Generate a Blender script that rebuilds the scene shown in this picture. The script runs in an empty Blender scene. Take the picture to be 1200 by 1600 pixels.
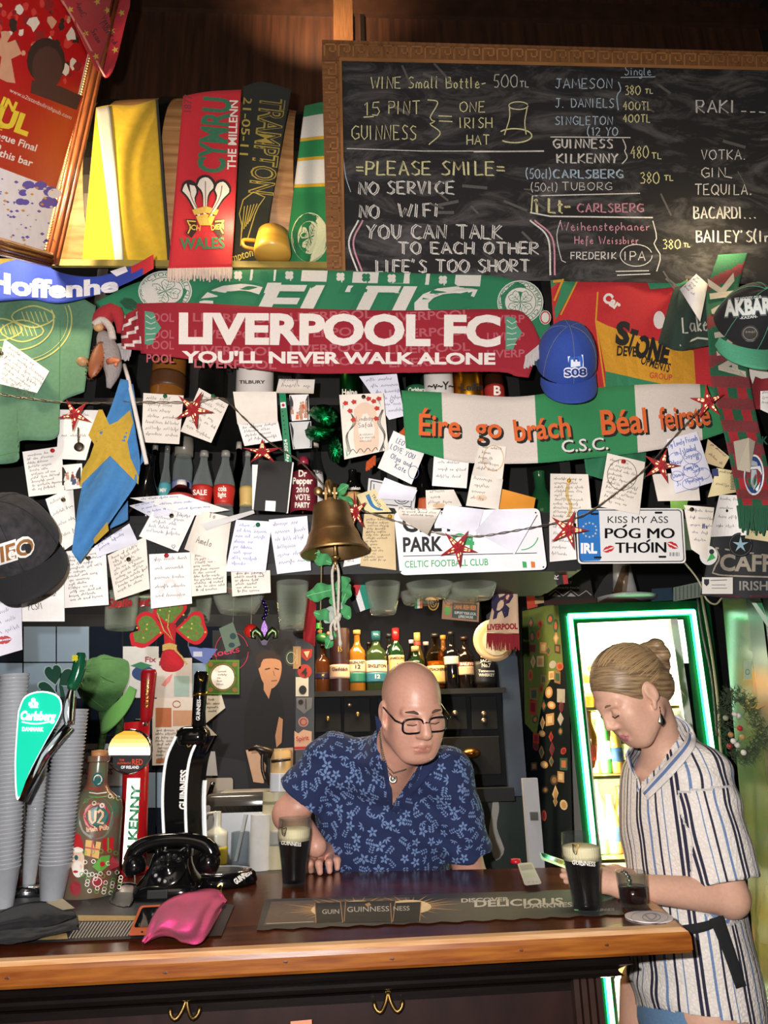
import bpy, bmesh, math, random
import numpy as np
from mathutils import Vector, Matrix, noise as mnoise
from math import sin, cos, pi, radians, sqrt, atan2
random.seed(7)
sc = bpy.context.scene
COL = sc.collection
# ------------------------------------------------------------------ camera
FPX = 1109.0
CAMP = Vector((0, 0, 1.49))
PITCH, YAW, ROLL = radians(17), radians(3.2), 0.025
_F = Vector((sin(YAW) * cos(PITCH), cos(YAW) * cos(PITCH), sin(PITCH)))
_R0 = Vector((cos(YAW), -sin(YAW), 0)); _U0 = _R0.cross(_F)
_R = _R0 * cos(ROLL) - _U0 * sin(ROLL); _U = _U0 * cos(ROLL) + _R0 * sin(ROLL)
cam = bpy.data.cameras.new('camera'); camo = bpy.data.objects.new('camera', cam); COL.objects.link(camo)
cam.sensor_fit = 'VERTICAL'; cam.sensor_height = 36; cam.lens = FPX / 1600 * 36; cam.clip_start = .05
_m = Matrix((_R, _U, -_F)).transposed().to_4x4(); _m.translation = CAMP; camo.matrix_world = _m
sc.camera = camo
sc.cycles.transparent_max_bounces = 24; sc.cycles.max_bounces = 8
# ------------------------------------------------------------------ world, exposure, lights
w = bpy.data.worlds.new('world'); sc.world = w; w.use_nodes = True
w.node_tree.nodes['Background'].inputs[0].default_value = (1.0, .86, .74, 1)
w.node_tree.nodes['Background'].inputs[1].default_value = .10
vs = sc.view_settings
sc.display_settings.display_device = 'sRGB'; vs.view_transform = 'Standard'; vs.look = 'None'; vs.gamma = 1; vs.use_curve_mapping = False
vs.exposure = 0.0
def light(name, kind, loc, power, col=(1, 1, 1), size=.05, target=None, spot=60, blend=.5, sy=None):
 l = bpy.data.lights.new(name, kind); l.energy = power; l.color = col
 if kind == 'AREA':
  l.size = size
  if sy: l.shape = 'RECTANGLE'; l.size_y = sy
 else: l.shadow_soft_size = size
 if kind == 'SPOT': l.spot_size = radians(spot); l.spot_blend = blend
 o = bpy.data.objects.new(name, l); COL.objects.link(o); o.location = loc
 if target is not None: o.rotation_euler = (Vector(target) - Vector(loc)).to_track_quat('-Z', 'Y').to_euler()
 return o
light('camera_flash', 'SPOT', (-.09, .0, 1.555), 190, (1, .97, .945), .012, (.03, 2.0, 2.02), 105, .35)
light('room_lamp', 'AREA', (-.6, -1.2, 3.4), 14, (1, .80, .60), 1.6, (0, 2, 1.6))
light('shelf_lamp_poster', 'POINT', (-.93, 1.50, 2.80), 13, (1, .83, .56), .05)
light('shelf_lamp_barrel', 'SPOT', (-.99, 1.30, 2.9), 60, (1, .76, .42), .04, (-.52, 2.0, 3.12), 75, .5)
light('shelf_lamp_mug', 'POINT', (-.315, 1.72, 2.90), 2.2, (1, .74, .34), .03)
light('shelf_lamp_board', 'POINT', (1.12, 1.68, 2.87), 3.0, (1, .80, .45), .04)
light('wall_lamp', 'SPOT', (-.12, 2.35, 4.72), 60, (1, .66, .38), .02, (-.10, 2.8, 5.16), 100, 1)
light('back_wall_fill', 'AREA', (-.75, 2.75, 2.75), 26, (1, .88, .72), .5, (-.75, 3.5, 1.5), sy=.3)  # added fill without a fixture, brightens the left back wall
light('back_bar_lamp', 'AREA', (.22, 2.95, 2.03), 13, (1, .72, .36), .7, (.22, 3.0, 1.5), sy=.1)
# ------------------------------------------------------------------ pixel -> place
def RD(px, py): return _F + _R * ((px - 600) / FPX) - _U * ((py - 800) / FPX)
def P(px, py, Y):
 d = RD(px, py); return CAMP + d * (Y / d.y)
def PZ(px, py, z):
 d = RD(px, py); return CAMP + d * ((z - CAMP.z) / d.z)
def PX(px, py, x):
 d = RD(px, py); return CAMP + d * (x / d.x)
def planeY(a, b, c):
 n = (b - a).cross(c - a); k = n.dot(a - CAMP)
 return lambda px, py: RD(px, py).y * k / n.dot(RD(px, py))
def zplaneY(z): return lambda px, py: PZ(px, py, z).y
def xplaneY(x): return lambda px, py: PX(px, py, x).y
def cylY(cy, cz, r):
 def f(px, py):
  d = RD(px, py); A = d.y ** 2 + d.z ** 2; oz = CAMP.z - cz
  B = -d.y * cy + d.z * oz; C = cy * cy + oz * oz - r * r
  D = B * B - A * C
  t = (-B - sqrt(D)) / A if D > 0 else -B / A
  return d.y * t
 return f
def wavy(Y, amp=.006, wl=60, ang=.3, seed=0):
 ph = seed * 1.7
 def f(px, py):
  b = Y(px, py) if callable(Y) else Y
  a = (px * cos(ang) + py * sin(ang)) / wl
  return b + amp * (sin(a * 2 * pi + ph) + .5 * sin(a * 3.7 + py / wl * 2.1 + ph * 2)) + amp * .8 * mnoise.noise((px / wl, py / wl, seed))
 return f
def yf(Y): return Y if callable(Y) else (lambda px, py: Y)
# ------------------------------------------------------------------ materials
def lin(h):
 h = h.lstrip('#'); c = [int(h[i:i + 2], 16) / 255 for i in (0, 2, 4)]
 return tuple(x / 12.92 if x <= .04045 else ((x + .055) / 1.055) ** 2.4 for x in c) + (1,)
_MC = {}
KIND = dict(cloth=(.9, 0, 260, .10, .25), paper=(.75, 0, 40, .05, .1), plastic=(.35, 0, 30, .03, .02), gloss=(.14, 0, 14, .04, .0),
   metal=(.3, 1, 40, .12, .06), wood=(.5, 0, 12, .3, .12), wall=(.8, 0, 8, .25, .2), skin=(.5, 0, 120, .06, .10), chalk=(.95, 0, 300, .3, .2), felt=(.95, 0, 400, .12, .5), rubber=(.7, 0, 90, .1, .1))
def M(h, kind='plastic', rough=None, emit=0, scale=None, var=None, stretch=None, alt=None, bump=None):
 key = (h, kind, rough, emit, scale, var, stretch, alt, bump)
 if key in _MC: return _MC[key]
 m = bpy.data.materials.new(kind + '_' + h.lstrip('#')); m.use_nodes = True; nt = m.node_tree; b = nt.nodes['Principled BSDF']
 N = nt.nodes.new
 c = lin(h)
 if kind == 'glass':
  b.inputs['Base Color'].default_value = c; b.inputs['Roughness'].default_value = rough if rough is not None else .02
  b.inputs['Transmission Weight'].default_value = 1; b.inputs['IOR'].default_value = 1.45
 elif kind == 'thin':
  out = nt.nodes['Material Output']; t = N('ShaderNodeBsdfTransparent'); t.inputs[0].default_value = c
  g = b; b.inputs['Base Color'].default_value = tuple(x * (.8 if var else .12) for x in c[:3]) + (1,); b.inputs['Roughness'].default_value = rough if rough is not None else .06
  fr = N('ShaderNodeLayerWeight'); fr.inputs[0].default_value = .22; ma = N('ShaderNodeMath'); ma.operation = 'MULTIPLY_ADD'; ma.inputs[1].default_value = .55; ma.inputs[2].default_value = var or .008; nt.links.new(fr.outputs['Facing'], ma.inputs[0])
  mx = N('ShaderNodeMixShader'); nt.links.new(ma.outputs[0], mx.inputs[0]); nt.links.new(t.outputs[0], mx.inputs[1]); nt.links.new(g.outputs[0], mx.inputs[2]); nt.links.new(mx.outputs[0], out.inputs[0])
 else:
  r, me, s, v, bu = KIND[kind]
  if rough is not None: r = rough
  if scale: s = scale
  if var is not None: v = var
  if bump is not None: bu = bump
  b.inputs['Roughness'].default_value = r; b.inputs['Metallic'].default_value = me
  tc = N('ShaderNodeTexCoord'); mp = N('ShaderNodeMapping'); nz = N('ShaderNodeTexNoise'); nz.inputs['Scale'].default_value = s; nz.inputs['Detail'].default_value = 4
  if stretch: mp.inputs['Scale'].default_value = stretch
  nt.links.new(tc.outputs['Object'], mp.inputs[0]); nt.links.new(mp.outputs[0], nz.inputs['Vector'])
  rp = N('ShaderNodeValToRGB'); e = rp.color_ramp.elements
  e[0].position = .3; e[1].position = .7
  if alt: e[0].color = lin(alt)
  else: e[0].color = tuple(x * (1 - v) for x in c[:3]) + (1,)
  e[1].color = tuple(min(1, x * (1 + v * .6)) for x in c[:3]) + (1,) if not alt else c
  nt.links.new(nz.outputs[0], rp.inputs[0]); nt.links.new(rp.outputs[0], b.inputs['Base Color'])
  if bu:
   bp = N('ShaderNodeBump'); bp.inputs['Strength'].default_value = bu; bp.inputs['Distance'].default_value = .004
   nt.links.new(nz.outputs[0], bp.inputs['Height']); nt.links.new(bp.outputs[0], b.inputs['Normal'])
  if kind in ('cloth', 'felt'): b.inputs['Sheen Weight'].default_value = .03
  if kind == 'skin':
   b.inputs['Subsurface Weight'].default_value = .12; b.inputs['Subsurface Radius'].default_value = (.012, .004, .002)
 if emit:
  b.inputs['Emission Color'].default_value = c; b.inputs['Emission Strength'].default_value = emit
 _MC[key] = m
 return m
# ------------------------------------------------------------------ mesh building
def cat(pts, n):
 pts = [tuple(map(float, p)) for p in pts]
 if len(pts) == 2: return [tuple(a + (b - a) * i / (n - 1) for a, b in zip(*pts)) for i in range(n)]
 P_ = [tuple(2 * a - b for a, b in zip(pts[0], pts[1]))] + pts + [tuple(2 * a - b for a, b in zip(pts[-1], pts[-2]))]
 L = [0]
 for a, b in zip(pts, pts[1:]): L.append(L[-1] + max(1e-9, sqrt(sum((x - y) ** 2 for x, y in zip(a, b)))))
 out = []
 k = 0
 for i in range(n):
  s = L[-1] * i / (n - 1)
  while k < len(pts) - 2 and s > L[k + 1]: k += 1
  t = (s - L[k]) / (L[k + 1] - L[k]); p0, p1, p2, p3 = P_[k:k + 4]
  out.append(tuple(.5 * (2 * b + (c - a) * t + (2 * a - 5 * b + 4 * c - d) * t * t + (3 * b - a - 3 * c + d) * t ** 3) for a, b, c, d in zip(p0, p1, p2, p3)))
 return out
class Mb:
 def __init__(s): s.v = []; s.f = []; s.m = []
 def add(s, vs_, fs, mat=0):
  o = len(s.v); s.v.extend([tuple(v) for v in vs_])
  for i, f in enumerate(fs): s.f.append(tuple(o + j for j in f)); s.m.append(mat[i] if isinstance(mat, list) else mat)
  return s
 def box(s, c, d, rot=None, mat=0, bev=0):
  c = Vector(c); x, y, z = d[0] / 2, d[1] / 2, d[2] / 2
  if bev:
   return s.rbox(c, d, bev, rot, mat)
  vv = [Vector((a, b, e)) for a in (-x, x) for b in (-y, y) for e in (-z, z)]
  if rot is not None: vv = [rot @ q for q in vv]
  return s.add([c + q for q in vv], [(0, 1, 3, 2), (4, 6, 7, 5), (0, 4, 5, 1), (2, 3, 7, 6), (0, 2, 6, 4), (1, 5, 7, 3)], mat)
 def rbox(s, c, d, r, rot=None, mat=0, n=3):
  c = Vector(c); r = min(r, min(d) / 2 * .98); hx, hy, hz = d[0] / 2 - r, d[1] / 2 - r, d[2] / 2 - r
  rings = []
  for k in range(2 * n + 2):
   a = (-pi / 2 + pi / 2 * k / n) if k <= n else (pi / 2 * (k - n - 1) / n)
   zc = (-hz if k <= n else hz) + r * sin(a); rr = r * cos(a)
   ring = []
   for q, (sx, sy) in enumerate(((1, 1), (-1, 1), (-1, -1), (1, -1))):
    for j in range(n + 1):
     b = q * pi / 2 + pi / 2 * j / n
     ring.append(Vector((sx * hx + rr * cos(b), sy * hy + rr * sin(b), zc)))
   rings.append(ring)
  if rot is not None: rings = [[rot @ p for p in R_] for R_ in rings]
  nn = len(rings[0]); vv = [c + p for R_ in rings for p in R_]; ff = []
  for i in range(len(rings) - 1):
   for j in range(nn): ff.append((i * nn + j, i * nn + (j + 1) % nn, (i + 1) * nn + (j + 1) % nn, (i + 1) * nn + j))
  ff.append(tuple(reversed(range(nn)))); ff.append(tuple(range((len(rings) - 1) * nn, len(rings) * nn)))
  return s.add(vv, ff, mat)
 def tube(s, pts, r, n=8, mat=0, closed=False):
  pts = [Vector(p) for p in pts]; k = len(pts); rs = r if isinstance(r, (list, tuple)) else [r] * k
  vv = []; up = None
  for i, p in enumerate(pts):
   t = (pts[(i + 1) % k] - pts[i - 1]) if closed else (pts[min(i + 1, k - 1)] - pts[max(i - 1, 0)])
   t = t.normalized() if t.length > 1e-9 else Vector((0, 0, 1))
   if up is None: up = Vector((0, 0, 1)) if abs(t.z) < .9 else Vector((1, 0, 0))
   a = t.cross(up)
   if a.length < 1e-6: a = t.cross(Vector((1, .3, 0)))
   a.normalize(); b = a.cross(t).normalized(); up = b
   for j in range(n): vv.append(p + a * (rs[i] * cos(2 * pi * j / n)) + b * (rs[i] * sin(2 * pi * j / n)))
  ff = [(i * n + j, i * n + (j + 1) % n, ((i + 1) % k) * n + (j + 1) % n, ((i + 1) % k) * n + j) for i in range(k if closed else k - 1) for j in range(n)]
  if not closed: ff += [tuple(reversed(range(n))), tuple(range((k - 1) * n, k * n))]
  return s.add(vv, ff, mat)
 def lathe(s, prof, c=(0, 0, 0), n=24, rot=None, mat=0, sc_=(1, 1)):
  c = Vector(c); vv = []; k = len(prof)
  for r, z in prof:
   for j in range(n):
    q = Vector((max(r, 1e-5) * cos(2 * pi * j / n) * sc_[0], max(r, 1e-5) * sin(2 * pi * j / n) * sc_[1], z))
    vv.append(c + (rot @ q if rot is not None else q))
  ms = []; ff = []
  for i in range(k - 1):
   for j in range(n): ff.append((i * n + j, i * n + (j + 1) % n, (i + 1) * n + (j + 1) % n, (i + 1) * n + j)); ms.append(mat[i] if isinstance(mat, list) else mat)
  e0 = mat[0] if isinstance(mat, list) else mat; e1 = mat[-1] if isinstance(mat, list) else mat
  if prof[0][0] > 1e-4: ff.append(tuple(reversed(range(n)))); ms.append(e0)
  if prof[-1][0] > 1e-4: ff.append(tuple(range((k - 1) * n, k * n))); ms.append(e1)
  return s.add(vv, ff, ms)
 def ball(s, c, r, n=12, rot=None, mat=0):
  rx, ry, rz = r if isinstance(r, (tuple, list)) else (r, r, r); c = Vector(c); vv = []; h = n // 2 + 1
  for i in range(h + 1):
   a = -pi / 2 + pi * i / h
   for j in range(n):
    q = Vector((rx * max(cos(a), 1e-4) * cos(2 * pi * j / n), ry * max(cos(a), 1e-4) * sin(2 * pi * j / n), rz * sin(a)))
    vv.append(c + (rot @ q if rot is not None else q))
  return s.add(vv, [(i * n + j, i * n + (j + 1) % n, (i + 1) * n + (j + 1) % n, (i + 1) * n + j) for i in range(h) for j in range(n)], mat)
 # ---- pixel-laid cloth: top and bottom edge polylines on a depth field, with real thickness
 def sheet(s, top, bot, Y, nu=40, nv=12, th=.003, mat=0, matfn=None):
  Y = yf(Y); T = cat(top, nu + 1); B = cat(bot, nu + 1); fr = []; bk = []
  for i in range(nu + 1):
   for j in range(nv + 1):
    v = j / nv; px = T[i][0] + (B[i][0] - T[i][0]) * v; py = T[i][1] + (B[i][1] - T[i][1]) * v
    q = P(px, py, Y(px, py)); fr.append(q); d = RD(px, py).normalized(); bk.append(q + d * th)
  W = nv + 1; nF = len(fr); ff = []; ms = []
  for i in range(nu):
   for j in range(nv):
    a, b, c, d = i * W + j, i * W + j + 1, (i + 1) * W + j + 1, (i + 1) * W + j
    mm = matfn((i + .5) / nu, (j + .5) / nv) if matfn else mat
    ff += [(a, b, c, d), (nF + d, nF + c, nF + b, nF + a)]; ms += [mm, mm]
  edge = [i * W for i in range(nu + 1)] + [nu * W + j for j in range(1, W)] + [i * W + nv for i in range(nu - 1, -1, -1)] + [j for j in range(nv - 1, 0, -1)]
  for a, b in zip(edge, edge[1:] + edge[:1]): ff.append((a, b, nF + b, nF + a)); ms.append(mat if not matfn else ms[0])
  return s.add(fr + bk, ff, ms)
 # ---- outline polygon (pixels) on a depth field, given a little body
 def poly(s, pts, Y, off=0, th=0, mat=0, sub=None):
  Y = yf(Y)
  if sub: pts = cat(list(pts) + [pts[0]], sub)[:-1]
  n = len(pts); fr = [Lf(px, py, Y, off) for px, py in pts]
  if th:
   bk = [q + RD(*p).normalized() * th for q, p in zip(fr, pts)]
   a = sum(pts[i][0] * pts[(i + 1) % n][1] - pts[(i + 1) % n][0] * pts[i][1] for i in range(n))
   o = list(range(n)) if a < 0 else list(range(n - 1, -1, -1))
   s.add(fr + bk, [tuple(o), tuple(n + i for i in reversed(o))] + [(o[(i + 1) % n], o[i], n + o[i], n + o[(i + 1) % n]) for i in range(n)], mat)
  else: s.add(fr, [tuple(range(n))], mat)
  return s
 def line(s, pts, Y, w=1.0, off=.001, mat=0, closed=False):
  Y = yf(Y); pts = list(pts) + ([pts[0]] if closed else []); q = []
  for a, b in zip(pts, pts[1:]):
   L = math.hypot(b[0] - a[0], b[1] - a[1]); k = max(1, int(L / 22))
   q += [(a[0] + (b[0] - a[0]) * i / k, a[1] + (b[1] - a[1]) * i / k) for i in range(k)]
  q.append(pts[-1]); vv = []
  for i, p in enumerate(q):
   a = q[max(i - 1, 0)]; b = q[min(i + 1, len(q) - 1)]; dx, dy = b[0] - a[0], b[1] - a[1]; L = math.hypot(dx, dy) or 1
   nx, ny = -dy / L * w / 2, dx / L * w / 2
   vv += [Lf(p[0] + nx, p[1] + ny, Y, off), Lf(p[0] - nx, p[1] - ny, Y, off)]
  return s.add(vv, [(2 * i, 2 * i + 1, 2 * i + 3, 2 * i + 2) for i in range(len(q) - 1)], mat)
 def text(s, t, x, y, Y, h=None, w=None, ang=0, off=.0015, mat=0, bold=0, shear=0, arc=None, vert=None, fit=None):
  """letters laid on the surface: left end of the baseline at pixel x,y; cap height h and/or width w in pixels; arc=(cx,cy,r,a0,dir)"""
  Y = yf(Y); vv, ff, W = glyphs(t, bold, shear)
  k = h / .70 if h else w / W; kx = w / W if w else k
  ca, sa = cos(ang), sin(ang); out = []
  for gx, gy in vv:
   if arc:
    cx, cy, r, a0, dr = arc; a = a0 + dr * gx * kx / r; rr = r + dr * gy * k
    px, py = cx + rr * sin(a), cy - rr * cos(a)
   else:
    lx, ly = gx * kx, -gy * k
    if fit: lx, ly = fit(gx / W, gy / .70)
    px, py = x + lx * ca - ly * sa, y + lx * sa + ly * ca
   out.append(Lf(px, py, Y, off))
  return s.add(out, ff, mat)
 def hand(s, t, x, y, Y, h, w=None, ang=0, lw=1.2, off=.001, mat=0, jit=.06, double=0):
  W = 0; segs = []
  for ch in t:
   if ch == ' ': W += .55; continue
   g = STROKE.get(ch) or STROKE.get(ch.upper()) or []
   k = .72 if ch.islower() else 1; wd = max([p[0] for pl in g for p in pl] + [.3])
   for pl in g: segs.append([(W + p[0] * k + random.uniform(-jit, jit) * .4, p[1] * k + random.uniform(-jit, jit) * .5) for p in pl])
   W += wd * k + .22
  kx = (w / W) if w else h; ca, sa = cos(ang), sin(ang)
  for dd in range(1 + (double > 0)):
   for pl in segs:
    q = []
    for gx, gy in pl:
     lx, ly = gx * kx + dd * double, -gy * h + dd * double * .5
     q.append((x + lx * ca - ly * sa, y + lx * sa + ly * ca))
    s.line(q, Y, lw, off, mat)
  return s
 def scrib(s, x, y, Y, w, rows, dy, ang=0, h=5, lw=.9, off=.0008, mat=0, ragged=.35):
  ca, sa = cos(ang), sin(ang)
  for r in range(rows):
   cx = random.uniform(0, 4); end = w * (1 - random.random() * ragged)
   while cx < end - 6:
    n = random.randint(2, 7); pl = []
    for i in range(n * 3):
     up = h * random.choice((.35, .45, .5, .9)) if i % 2 else random.uniform(-.1, .1) * h - (h * .35 if random.random() < .1 else 0)
     pl.append((cx, up)); cx += h * random.uniform(.12, .32)
     if cx > w: break
    q = [(x + a * ca + (b - r * dy) * sa, y + a * sa - (b - r * dy) * ca) for a, b in pl]
    if len(q) > 1: s.line(q, Y, lw, off, mat)
    cx += h * random.uniform(.5, .9)
  return s
 def done(s, name, mats, parent=None, smooth=False, label=None, cat_=None, group=None, kind=None, keep=False, auto=None):
  me = bpy.data.meshes.new(name); me.from_pydata(s.v, [], s.f)
  for m in (mats if isinstance(mats, (list, tuple)) else [mats]): me.materials.append(m)
  me.polygons.foreach_set('material_index', s.m)
  if smooth: me.polygons.foreach_set('use_smooth', [True] * len(s.f))
  me.update()
  if auto:
   try: me.set_sharp_from_angle(angle=radians(auto))
   except Exception: pass
  o = bpy.data.objects.new(name, me); COL.objects.link(o)
  if parent is not None:
   o.parent = parent; o.matrix_parent_inverse = Matrix.Translation(parent.location).inverted() if parent.rotation_euler[:] == (0, 0, 0) else parent.matrix_basis.inverted()
  elif not keep and s.v:
   a = np.array(s.v); c = Vector(((a[:, 0].min() + a[:, 0].max()) / 2, (a[:, 1].min() + a[:, 1].max()) / 2, a[:, 2].min()))
   me.transform(Matrix.Translation(-c)); o.location = c
  tag(o, label, cat_, group, kind)
  return o
def Lf(px, py, Y, off):                     # point on the depth field, lifted off it towards the viewer's side
 q = P(px, py, Y(px, py)); return q - RD(px, py).normalized() * off if off else q
def tag(o, label=None, cat_=None, group=None, kind=None):
 if label: o['label'] = label
 if cat_: o['category'] = cat_
 if group: o['group'] = group
 if kind: o['kind'] = kind
 return o
def thing(name, label, cat_, loc=(0, 0, 0), group=None, kind=None):
 o = bpy.data.objects.new(name, None); COL.objects.link(o); o.location = loc; o.empty_display_size = .05
 return tag(o, label, cat_, group, kind)
def dup(root, loc, rotz=0, label=None, scale=None):
 r = root.copy(); COL.objects.link(r); r.location = loc; r.rotation_euler = (0, 0, rotz)
 if scale: r.scale = (scale,) * 3 if not isinstance(scale, tuple) else scale
 if label: r['label'] = label
 for ch in list(root.children):
  c = ch.copy(); COL.objects.link(c); c.parent = r
  for g in list(ch.children):
   d = g.copy(); COL.objects.link(d); d.parent = c
 return r
_GC = {}
def glyphs(t, bold=0, shear=0):
 key = (t, bold, shear)
 if key in _GC: return _GC[key]
 cu = bpy.data.curves.new('t', 'FONT'); cu.body = t; cu.size = 1; cu.resolution_u = 3; cu.offset = bold; cu.shear = shear; cu.fill_mode = 'FRONT'
 ob = bpy.data.objects.new('t', cu); me = bpy.data.meshes.new_from_object(ob)
 bm = bmesh.new(); bm.from_mesh(me)
 bmesh.ops.triangulate(bm, faces=bm.faces[:])
 for _ in range(2):
  es = [e for e in bm.edges if e.calc_length() > .35]
  if es: bmesh.ops.subdivide_edges(bm, edges=es, cuts=1); bmesh.ops.triangulate(bm, faces=[f for f in bm.faces if len(f.verts) > 3])
 bm.verts.ensure_lookup_table()
 vv = [(v.co.x, v.co.y) for v in bm.verts]; ff = [tuple(v.index for v in f.verts) for f in bm.faces]; bm.free()
 bpy.data.meshes.remove(me); bpy.data.objects.remove(ob); bpy.data.curves.remove(cu)
 x0 = min([v[0] for v in vv] + [0]); W = max([v[0] for v in vv] + [.1]) - x0
 _GC[key] = ([(a - x0, b) for a, b in vv], ff, W)
 return _GC[key]
# single-stroke hand lettering
_O = [(.35, 1), (.08, .8), (0, .5), (.08, .18), (.32, 0), (.58, .15), (.68, .5), (.6, .82), (.38, 1)]
STROKE = {
 'A': [[(0, 0), (.3, 1), (.62, 0)], [(.1, .36), (.52, .36)]], 'B': [[(0, 0), (0, 1), (.4, .95), (.42, .65), (0, .52), (.5, .4), (.48, .08), (0, 0)]],
 'C': [[(.58, .88), (.3, 1), (.05, .75), (0, .4), (.15, .08), (.4, 0), (.6, .12)]], 'D': [[(0, 0), (0, 1), (.4, .88), (.55, .5), (.42, .1), (0, 0)]],
 'E': [[(.5, 1), (0, 1), (0, 0), (.52, 0)], [(0, .52), (.4, .52)]], 'F': [[(.5, 1), (0, 1), (0, 0)], [(0, .54), (.4, .54)]],
 'G': [[(.6, .85), (.3, 1), (.03, .7), (.02, .3), (.3, 0), (.6, .12), (.6, .42), (.36, .42)]], 'H': [[(0, 0), (0, 1)], [(.55, 0), (.55, 1)], [(0, .5), (.55, .5)]],
 'I': [[(.05, 0), (.05, 1)]], 'J': [[(.1, 1), (.55, 1)], [(.35, 1), (.35, .2), (.18, 0), (0, .15)]], 'K': [[(0, 0), (0, 1)], [(.5, 1), (0, .45), (.55, 0)]],
 'L': [[(0, 1), (0, 0), (.48, 0)]], 'M': [[(0, 0), (.08, 1), (.36, .35), (.64, 1), (.74, 0)]], 'N': [[(0, 0), (.03, 1), (.52, 0), (.55, 1)]], 'O': [_O],
 'P': [[(0, 0), (0, 1), (.4, .95), (.5, .72), (.36, .5), (0, .46)]], 'Q': [_O, [(.4, .25), (.72, -.08)]], 'R': [[(0, 0), (0, 1), (.4, .95), (.48, .72), (.34, .5), (0, .47), (.52, 0)]],
 'S': [[(.5, .9), (.25, 1), (.04, .8), (.2, .55), (.46, .36), (.44, .1), (.2, 0), (0, .1)]], 'T': [[(0, 1), (.64, 1)], [(.32, 1), (.32, 0)]], 'U': [[(0, 1), (.02, .25), (.25, 0), (.48, .2), (.52, 1)]],
 'V': [[(0, 1), (.28, 0), (.56, 1)]], 'W': [[(0, 1), (.18, 0), (.4, .7), (.58, 0), (.8, 1)]], 'X': [[(0, 0), (.52, 1)], [(0, 1), (.55, 0)]], 'Y': [[(0, 1), (.28, .5), (.55, 1)], [(.28, .5), (.22, 0)]],
 'Z': [[(0, 1), (.5, 1), (0, 0), (.55, 0)]], '0': [_O], '1': [[(.0, .8), (.18, 1), (.18, 0)]], '2': [[(0, .8), (.2, 1), (.45, .85), (.42, .55), (0, 0), (.52, 0)]],
 '3': [[(0, .9), (.3, 1), (.45, .76), (.18, .54), (.48, .34), (.38, .03), (0, .06)]], '4': [[(.34, 1), (0, .4), (.52, .4)], [(.38, .72), (.36, 0)]],
 '5': [[(.5, 1), (.08, 1), (.03, .56), (.36, .58), (.5, .3), (.34, .02), (0, .06)]], '8': [[(.25, .52), (.03, .78), (.25, 1), (.46, .78), (.25, .52), (0, .24), (.25, 0), (.5, .24), (.25, .52)]],
 '6': [[(.45, 1), (.1, .6), (0, .25), (.22, 0), (.48, .2), (.3, .5), (.05, .35)]], '7': [[(0, 1), (.5, 1), (.18, 0)]], '9': [[(.45, .7), (.2, .5), (.02, .75), (.22, 1), (.45, .8), (.36, 0)]],
 '.': [[(.03, .0), (.1, .05)]], ',': [[(.08, .08), (.0, -.12)]], '-': [[(0, .4), (.35, .42)]], '_': [[(0, .05), (.4, .05)]], '=': [[(0, .6), (.45, .6)], [(0, .35), (.45, .35)]], "'": [[(.05, 1.05), (.0, .8)]],
 '(': [[(.2, 1.15), (.02, .8), (0, .3), (.2, -.1)]], ')': [[(0, 1.15), (.18, .8), (.2, .3), (.0, -.1)]], '/': [[(0, -.05), (.4, 1.05)]], '!': [[(.1, 1), (.06, .3)], [(.05, .02), (.06, .1)]], '#': [[(.1, 0), (.2, 1)], [(.4, 0), (.5, 1)], [(0, .3), (.55, .35)], [(0, .65), (.55, .7)]],
 '{': [[(.3, 1.1), (.14, 1), (.16, .6), (0, .5), (.14, .4), (.12, 0), (.3, -.1)]], '}': [[(0, 1.1), (.18, 1), (.12, .6), (.3, .5), (.14, .4), (.18, 0), (0, -.1)]], '&': [[(.5, 0), (.1, .7), (.25, 1), (.4, .8), (.02, .3), (.2, 0), (.5, .35)]],
}
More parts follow.
